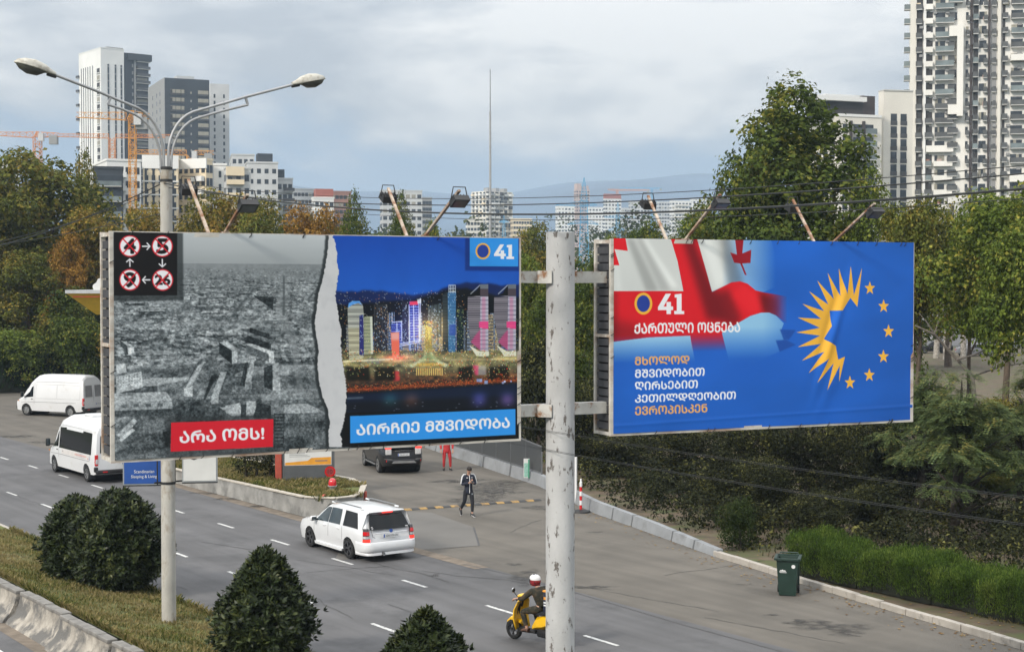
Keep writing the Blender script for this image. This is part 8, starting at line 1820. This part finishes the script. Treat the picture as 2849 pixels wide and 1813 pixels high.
# ---- feathery locust tree: sprays of small leaflets on layered boughs
def spray_mesh(name, boughs, n, seed, m):
    rng = np.random.default_rng(seed); Vs = []
    for (c, R, rz) in boughs:
        k = int(n*R*R); a = rng.uniform(0, 6.283, k); q = np.sqrt(rng.random(k))*R
        P = np.stack([c[0]+q*np.cos(a), c[1]+q*np.sin(a), c[2]+rz*(1-(q/R)**1.5)*1.0-.18*q+rng.normal(size=k)*.07], 1)
        for i in range(k):   # one frond: a drooping stalk with leaflets either side
            d = np.array([math.cos(a[i]+rng.normal()*.5), math.sin(a[i]+rng.normal()*.5), rng.normal()*.18-.12]); L = rng.uniform(.22, .40); s_ = np.cross(d, [0, 0, 1.]); s_ /= np.linalg.norm(s_)
            for j in range(6):
                t = (j+1)/6; b = P[i]+d*L*t-np.array([0, 0, .10*t*t]); 
                for sg in (-1, 1):
                    e_ = s_*sg*.10+d*.03; w_ = d*.034; Vs.append([b, b+e_*.5+w_, b+e_, b+e_*.5-w_])
    V = np.array(Vs).reshape(-1, 3); return np_mesh(name, V, np.arange(len(V)).reshape(-1, 4), m)
def locust(px, py, d, hgt, R, seed, label, m=M_loc, fr=1.0):
    g = at(px, HZ, d); e = empty('locust_tree', (g.x, g.y, 0), 0, label, 'tree'); r = random.Random(seed); bo = []; tb = MB()
    pts = [Vector((0, 0, -.2)), Vector((.12, 0, hgt*.3)), Vector((.22, .05, hgt*.55)), Vector((.45, .1, hgt*.8)), Vector((.5, .1, hgt*.97))]; tb.tube(pts, [.20, .15, .12, .07, .03], 9)
    for i in range(30):
        z = hgt*(.36+.60*i/29); a = r.uniform(0, 6.28); z += r.uniform(-.35, .35); q = R*(1-.70*(i/29)**1.5)*r.uniform(.2, 1.0); c = Vector((.3+q*math.cos(a), q*math.sin(a), z)); bo.append((c, r.uniform(.42, .80)*fr, .30))
        b0 = Vector((.25, 0, z-r.uniform(.6, 1.3))); tb.tube([b0, (b0+c)/2+Vector((0, 0, .05)), c+Vector((0, 0, -.05))], [.055, .035, .012], 6)
    tb.build('trunk', bark_d, e, smooth=50); link_mesh('crown', spray_mesh('crown', bo, 230, seed, m), e)
locust(2655, 1500, 47.5, 5.25, 2.5, 3, 'feathery leaved locust tree leaning over the hedge at the right')
locust(2840, 1500, 52, 5.3, 2.3, 5, 'second feathery locust tree cut off by the right edge')
locust(2560, 1500, 55, 4.9, 2.0, 8, 'smaller feathery locust tree right below the blue billboard corner')
# ---- dead branches and pale trunks behind
db_ = empty('dead_tree', at(2705, HZ, 70), 0, 'bare dead tree with forked grey branches right of the blue billboard', 'tree'); db_.location.z = 0; mb = MB(); s70 = 70/F_PX
def DP(px, py): return Vector(((px-2705)*s70, 0, CAM_Z+(HZ-py)*s70))
for L, r0 in (([(2740, 1330), (2705, 1045), (2640, 970), (2600, 930), (2545, 905)], .11), ([(2640, 970), (2660, 900), (2700, 865), (2735, 830), (2790, 848)], .055), ([(2600, 930), (2580, 900), (2560, 870)], .035), ([(2600, 930), (2625, 850), (2600, 830)], .035), ([(2700, 865), (2740, 870), (2785, 910)], .03), ([(2660, 1000), (2720, 985), (2790, 945), (2849, 915)], .05), ([(2660, 900), (2640, 850), (2625, 810)], .025), ([(2735, 830), (2740, 780), (2735, 745)], .022), ([(2705, 1045), (2790, 1020), (2849, 1010)], .06), ([(2790, 945), (2800, 910), (2830, 880)], .02), ([(2545, 905), (2530, 900), (2515, 870)], .02)):
    P = [DP(*q)+Vector((0, .2*math.sin(i*2.1+r0*90), 0)) for i, q in enumerate(L)]; mb.tube(P, [r0*(1-.7*i/(len(P)-1)) for i in range(len(P))], 7)
mb.build('trunk', mat('dead_wood', (.17, .15, .13), rough=.9, var=.3, scale=4), db_, smooth=50)
for i, (px, yt, yb, lean, lb) in enumerate(((2604, 870, 996, .5, 'pale leaning trunk nearest to the blue billboard edge'), (2632, 905, 1000, 0., 'thin white trunk right of the pale leaning one'), (2680, 820, 1000, .1, 'speckled pale trunk behind the dead tree'), (2575, 800, 965, .2, 'grey trunk close beside the billboard edge'))):
    g = G(px, yb); d = g.y; h = (yb-yt)/F_PX*d+4; e = empty('pale_trunk_tree', (g.x, g.y, 0), 0, lb, 'tree', 'pale trunked trees of the car park'); t = MB(); t.tube([(0, 0, -.1), (lean*.5, 0, h*.5), (lean*1.6, 0, h), (lean*2.5, 0, h+3.5)], [.34, .27, .2, .08], 9); t.build('trunk', bark_l, e, smooth=50)
    L = [(lean*2+random.uniform(-1.8, 1.8), random.uniform(-1.5, 1.5), h+random.uniform(.5, 4), 1.6, 1.6, 1.3) for _ in range(6)]; link_mesh('crown', crown_mesh('crown', L, 2400, .45, M_olive, 60+i, .6), e)
# ---- round evergreen shrubs on the median: rosettes of glossy leaves
def shrub_mesh(name, prof, n, seed, m, size=.135):
    """prof: (z, radius) outline; rosettes of leaves stand out of the surface and fill the inside"""
    rng = np.random.default_rng(seed); z = np.array([p[0] for p in prof]); rr = np.array([p[1] for p in prof]); zz = rng.uniform(z[0], z[-1], n*4); pr_ = np.interp(zz, z, rr)+.06; k = rng.random(n*4) < pr_/pr_.max(); zz = zz[k][:n]; a = rng.uniform(0, 6.283, len(zz)); dep = np.where(rng.random(len(zz)) < .07, rng.uniform(1.03, 1.17, len(zz)), 1-.30*rng.random(len(zz))**2.0)
    bump = 1+.07*np.sin(3*a+zz*2.1+seed)+.06*np.sin(5*a-zz*4+1)+.05*np.sin(9*a+zz*7+seed)+.085*rng.normal(size=len(zz)); R = np.interp(zz, z, rr)*dep*bump; P = np.stack([R*np.cos(a), R*np.sin(a), zz+.03*rng.normal(size=len(zz))], 1)
    dz = (np.interp(zz+.05, z, rr)-np.interp(zz-.05, z, rr))/.1; Nn = np.stack([np.cos(a), np.sin(a), -dz+.55], 1)+rng.normal(size=(len(zz), 3))*.35; Nn /= np.linalg.norm(Nn, axis=1, keepdims=True)
    Vs = []; per = 7; m0 = len(zz)
    u = np.cross(Nn, [0.3, .2, 1.]); u /= np.linalg.norm(u, axis=1, keepdims=True); v = np.cross(Nn, u)
    for j in range(per):
        th = j*2.4+rng.uniform(0, 6.28, m0)[:, None]*0+rng.normal(size=(m0, 1))*.4; d = u*np.cos(th)+v*np.sin(th); el = rng.uniform(.35, .95, (m0, 1)); ax = d*(1-el*.5)+Nn*el; ax /= np.linalg.norm(ax, axis=1, keepdims=True); s_ = np.cross(ax, Nn); s_ /= np.linalg.norm(s_, axis=1, keepdims=True)+1e-9; L = size*rng.uniform(.7, 1.3, (m0, 1)); b = P+ax*L*.1; Vs.append(np.stack([b, b+ax*L*.5+s_*L*.19, b+ax*L, b+ax*L*.5-s_*L*.19], 1))
    V = np.concatenate(Vs, 0).reshape(-1, 3); return np_mesh(name, V, np.arange(len(V)).reshape(-1, 4), m)
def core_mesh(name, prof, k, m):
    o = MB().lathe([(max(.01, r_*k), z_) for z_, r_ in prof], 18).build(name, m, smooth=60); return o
core_shade_m = mat('shrub_shade', (.008, .010, .005), rough=1, var=.4, scale=6)  # shade deep inside the foliage, painted as a near-black filling body
def shrub(px, yb, d, prof, n, seed, label, z=.3):
    g = at(px, HZ, d); e = empty('evergreen_shrub', (g.x, g.y, z), seed*.7, label, 'shrub', 'evergreen shrubs on the median')
    link_mesh('foliage', shrub_mesh('foliage', prof, n, seed, M_shrub), e); c = core_mesh('stems', prof, .80, core_shade_m); c.parent = e
    t = MB(); 
    for i in range(5): a = i*1.256; t.tube([(.06*math.cos(a), .06*math.sin(a), -.1), (.2*math.cos(a), .2*math.sin(a), .5)], [.035, .02], 6)
    t.build('stem', bark_d, e)
shrub(324, 1665, 39.6, [(.02, .5), (.25, .88), (.65, 1.10), (1.15, 1.12), (1.65, .98), (2.05, .72), (2.3, .46), (2.48, .14)], 3400, 1, 'bigger round evergreen shrub of the touching pair on the median')
shrub(208, 1620, 40.8, [(.02, .45), (.3, .74), (.8, .84), (1.3, .80), (1.7, .62), (2.0, .36), (2.17, .10)], 2400, 2, 'smaller evergreen shrub tucked behind the bigger one at the left')
shrub(733, 1830, 32.3, [(.0, .52), (.22, .76), (.6, .94), (.95, .92), (1.3, .78), (1.65, .58), (1.95, .40), (2.2, .24), (2.36, .06)], 3000, 3, 'pear shaped evergreen shrub right of the lamp post', .15)
shrub(1185, 2000, 27.3, [(.0, .4), (.3, .78), (.7, .90), (1.1, .80), (1.5, .58), (1.85, .30), (2.05, .10), (2.12, .03)], 3000, 4, 'evergreen shrub showing only its top at the bottom edge', .15)
# dark shrub and weeds on the island by the totem
g = at(712, HZ, 59.3); e = empty('island_shrub', (g.x, g.y, .6), 0, 'dark untidy conifer shrub on the concrete island left of the red post', 'shrub')
L = [(random.uniform(-.75, .75), random.uniform(-.4, .4), random.uniform(.4, 2.2), .42, .42, .45) for _ in range(16)]; link_mesh('foliage', crown_mesh('foliage', L, 9000, .10, M_dark, 91, .2, 9, 2.4), e); t = MB()
for s in (-.4, .0, .5): t.tube([(s, 0, -.1), (s*1.2, 0, .9)], [.07, .04], 7)
t.build('stem', bark_d, e)
g = at(2062, HZ, 46.6); e = empty('conifer_shrub', (g.x, g.y, 0), 0, 'small untidy conifer shrub left of the wheelie bin behind the kerb', 'shrub')
L = [(random.uniform(-.55, .55), random.uniform(-.3, .3), random.uniform(.25, 1.35), .26, .26, .36) for _ in range(14)]; link_mesh('foliage', crown_mesh('foliage', L, 9000, .07, leaf_mat('leaf_conifer', (.020, .034, .008), (.035, .052, .012), (.08, .08, .02), .85, 1.5), 92, .16, 9, 2.6), e); MB().tube([(0, 0, -.05), (0, 0, .6)], [.06, .03], 7).build('stem', bark_d, e)
# ---- clipped hedges
def hedge(a, b, w, h, n, seed, label, m, size=.075, zb=.0):
    a, b = Vector(a), Vector(b); t = b-a; L = t.length; e = empty('hedge', a, math.atan2(t.y, t.x), label, 'hedge'); rng = np.random.default_rng(seed)
    k = rng.random(n); x = rng.uniform(0, L, n); top = k < .55; y = np.where(top, rng.uniform(0, w, n), np.where(rng.random(n) < .6, 0, w)); z = np.where(top, h, zb+(h-zb)*rng.random(n)**.7)
    wob = .09*np.sin(x*2.3)+.07*np.sin(x*5.1+1)+.05*np.sin(x*9.7+2); z = z*(1+.10*np.sin(x*1.7+.5)+.07*np.sin(x*4.3)+.05*np.sin(x*11+y*4))+.08*rng.normal(size=n)*top; y = y+wob+.07*rng.normal(size=n)-(z/h-.6)*.10*np.where(y < w*.5, 1, -1)
    P = np.stack([x+.05*rng.normal(size=n), y, np.maximum(z, .02)], 1); Nn = np.stack([rng.normal(size=n)*.5, np.where(top, 0, np.where(y < w*.5, -1, 1)).astype(float), np.where(top, .3, .1)], 1)+rng.normal(size=(n, 3))*.5; Nn /= np.linalg.norm(Nn, axis=1, keepdims=True)
    # upright sprays
    ax = np.stack([rng.normal(size=n)*.28, rng.normal(size=n)*.28+np.where(top, 0, np.where(y < w*.5, -.45, .45)), np.ones(n)], 1); ax /= np.linalg.norm(ax, axis=1, keepdims=True); s_ = np.cross(ax, Nn); s_ /= np.linalg.norm(s_, axis=1, keepdims=True)+1e-9; Ls_ = (size*rng.uniform(1.2, 3.0, n))[:, None]
    V = np.stack([P-s_*Ls_*.12, P+ax*Ls_*.55+s_*Ls_*.10, P+ax*Ls_, P+ax*Ls_*.5-s_*Ls_*.14], 1).reshape(-1, 3)
    link_mesh('foliage', np_mesh('foliage', V, np.arange(len(V)).reshape(-1, 4), m), e); c = MB()
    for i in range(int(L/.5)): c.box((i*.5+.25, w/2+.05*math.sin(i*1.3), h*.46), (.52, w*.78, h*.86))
    c.build('twigs', core_shade_m, e)  # solid boxes, not real twigs, painted as dark as the hedge's inner shade
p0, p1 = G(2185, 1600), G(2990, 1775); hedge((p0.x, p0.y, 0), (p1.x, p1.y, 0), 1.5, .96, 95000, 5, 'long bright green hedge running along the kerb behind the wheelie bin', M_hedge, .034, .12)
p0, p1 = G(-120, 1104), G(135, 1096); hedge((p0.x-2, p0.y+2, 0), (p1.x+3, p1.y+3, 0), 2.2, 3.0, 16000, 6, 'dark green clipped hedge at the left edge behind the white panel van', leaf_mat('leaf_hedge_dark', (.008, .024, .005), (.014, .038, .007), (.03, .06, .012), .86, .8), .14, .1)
# ---- grass: blades on the median, island and verge
def blades(name, pts_fn, n, seed, h0, h1, m=M_grass, w=.012):
    rng = np.random.default_rng(seed); P = pts_fn(rng, n); n = len(P); a = rng.uniform(0, 6.283, n); H = rng.uniform(h0, h1, n)[:, None]; d = np.stack([np.cos(a), np.sin(a), 0*a], 1); s_ = np.stack([-np.sin(a), np.cos(a), 0*a], 1); lean = rng.uniform(.1, .8, (n, 1)); up = np.array([0, 0, 1.])
    V = np.stack([P-s_*w, P+s_*w, P+s_*w*.6+d*H*lean*.5+up*H*.65, P+d*H*lean+up*H*(1-.25*lean)], 1).reshape(-1, 3); o = link_mesh(name, np_mesh(name, V, np.arange(len(V)).reshape(-1, 4), m)); tag(o, kind='stuff'); return o
def med_pts(rng, n):
    s = 17+rng.random(n)**1.1*33; nn = 11.92+3.45*rng.random(n); tuft = np.sin(s*2.1+nn*1.7)*np.sin(s*.9-nn*2.6+1)+.5*np.sin(s*5+nn*4); k = rng.random(n) < .62+.38*tuft; s, nn = s[k], nn[k]; t = (nn-11.9)/(15.35-11.9)
    z = .62*(1-t)**1.1+.14*t+.05*np.sin(s*.7+nn)*np.sin(math.pi*np.clip(t, 0, 1)); e1, e2 = np.array(ES), np.array(EN); return s[:, None]*e1+nn[:, None]*e2+np.stack([0*z, 0*z, z-.01], 1)
blades('median_grass', med_pts, 90000, 4, .04, .12)
def edge_pts(rng, n):
    s = 17+rng.random(n)*33; nn = np.where(rng.random(n) < .5, 11.93+.10*rng.random(n), 15.28+.12*rng.random(n)); t = np.clip((nn-11.9)/3.45, 0, 1); z = .62*(1-t)**1.1+.14*t; return s[:, None]*np.array(ES)+nn[:, None]*np.array(EN)+np.stack([0*z, 0*z, z], 1)
blades('edge_grass', edge_pts, 9000, 5, .08, .22)
def isl_pts(rng, n):
    s = rng.uniform(47, 64, n); nn = rng.uniform(25.2, 28.6, n); k = ~((s < 49.5) & (nn > 27.0)); s, nn = s[k], nn[k]; z = .60-.012*(s-47); return s[:, None]*np.array(ES)+nn[:, None]*np.array(EN)+np.stack([0*z, 0*z, z], 1)
blades('island_grass', isl_pts, 26000, 6, .08, .30, w=.016)
def verge_pts_(rng, n):
    s = rng.uniform(2, 24, n); nn = 31.3+np.abs(rng.normal(size=n))*1.2-.3; P = s[:, None]*np.array(ES)+nn[:, None]*np.array(EN); return P
blades('verge_grass', verge_pts_, 9000, 7, .04, .12, w=.012)
def under_pts(rng, n):
    x = rng.uniform(3, 40, n); y = rng.uniform(38, 75, n); k = (x > 6.5+(45.6-y)*-.35) & (.814*x+.581*y > 32.6+.0*x); return np.stack([x[k], y[k], 0*x[k]], 1)
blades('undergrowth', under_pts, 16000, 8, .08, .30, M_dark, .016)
blades('back_undergrowth', lambda rng, n: np.stack([rng.uniform(-10, 30, n), rng.uniform(92, 118, n), np.zeros(n)], 1), 12000, 9, .2, .7, M_green, .03)
# ------------------------------------------------------------------ the air: one closed box of thin haze round everything
hm = bpy.data.materials.new('haze'); hm.use_nodes = True; n_, l_ = hm.node_tree.nodes, hm.node_tree.links
n_.clear(); ho = n_.new('ShaderNodeOutputMaterial'); hv = n_.new('ShaderNodeVolumePrincipled'); l_.new(hv.outputs[0], ho.inputs['Volume'])
hv.inputs['Density'].default_value = .00022; hv.inputs['Color'].default_value = (.66, .82, 1, 1); hv.inputs['Anisotropy'].default_value = .0
hm.cycles.homogeneous_volume = True
tag(MB().span((-4390, -149, -4), (4390, 3890, 262)).build('haze', hm), kind='stuff')
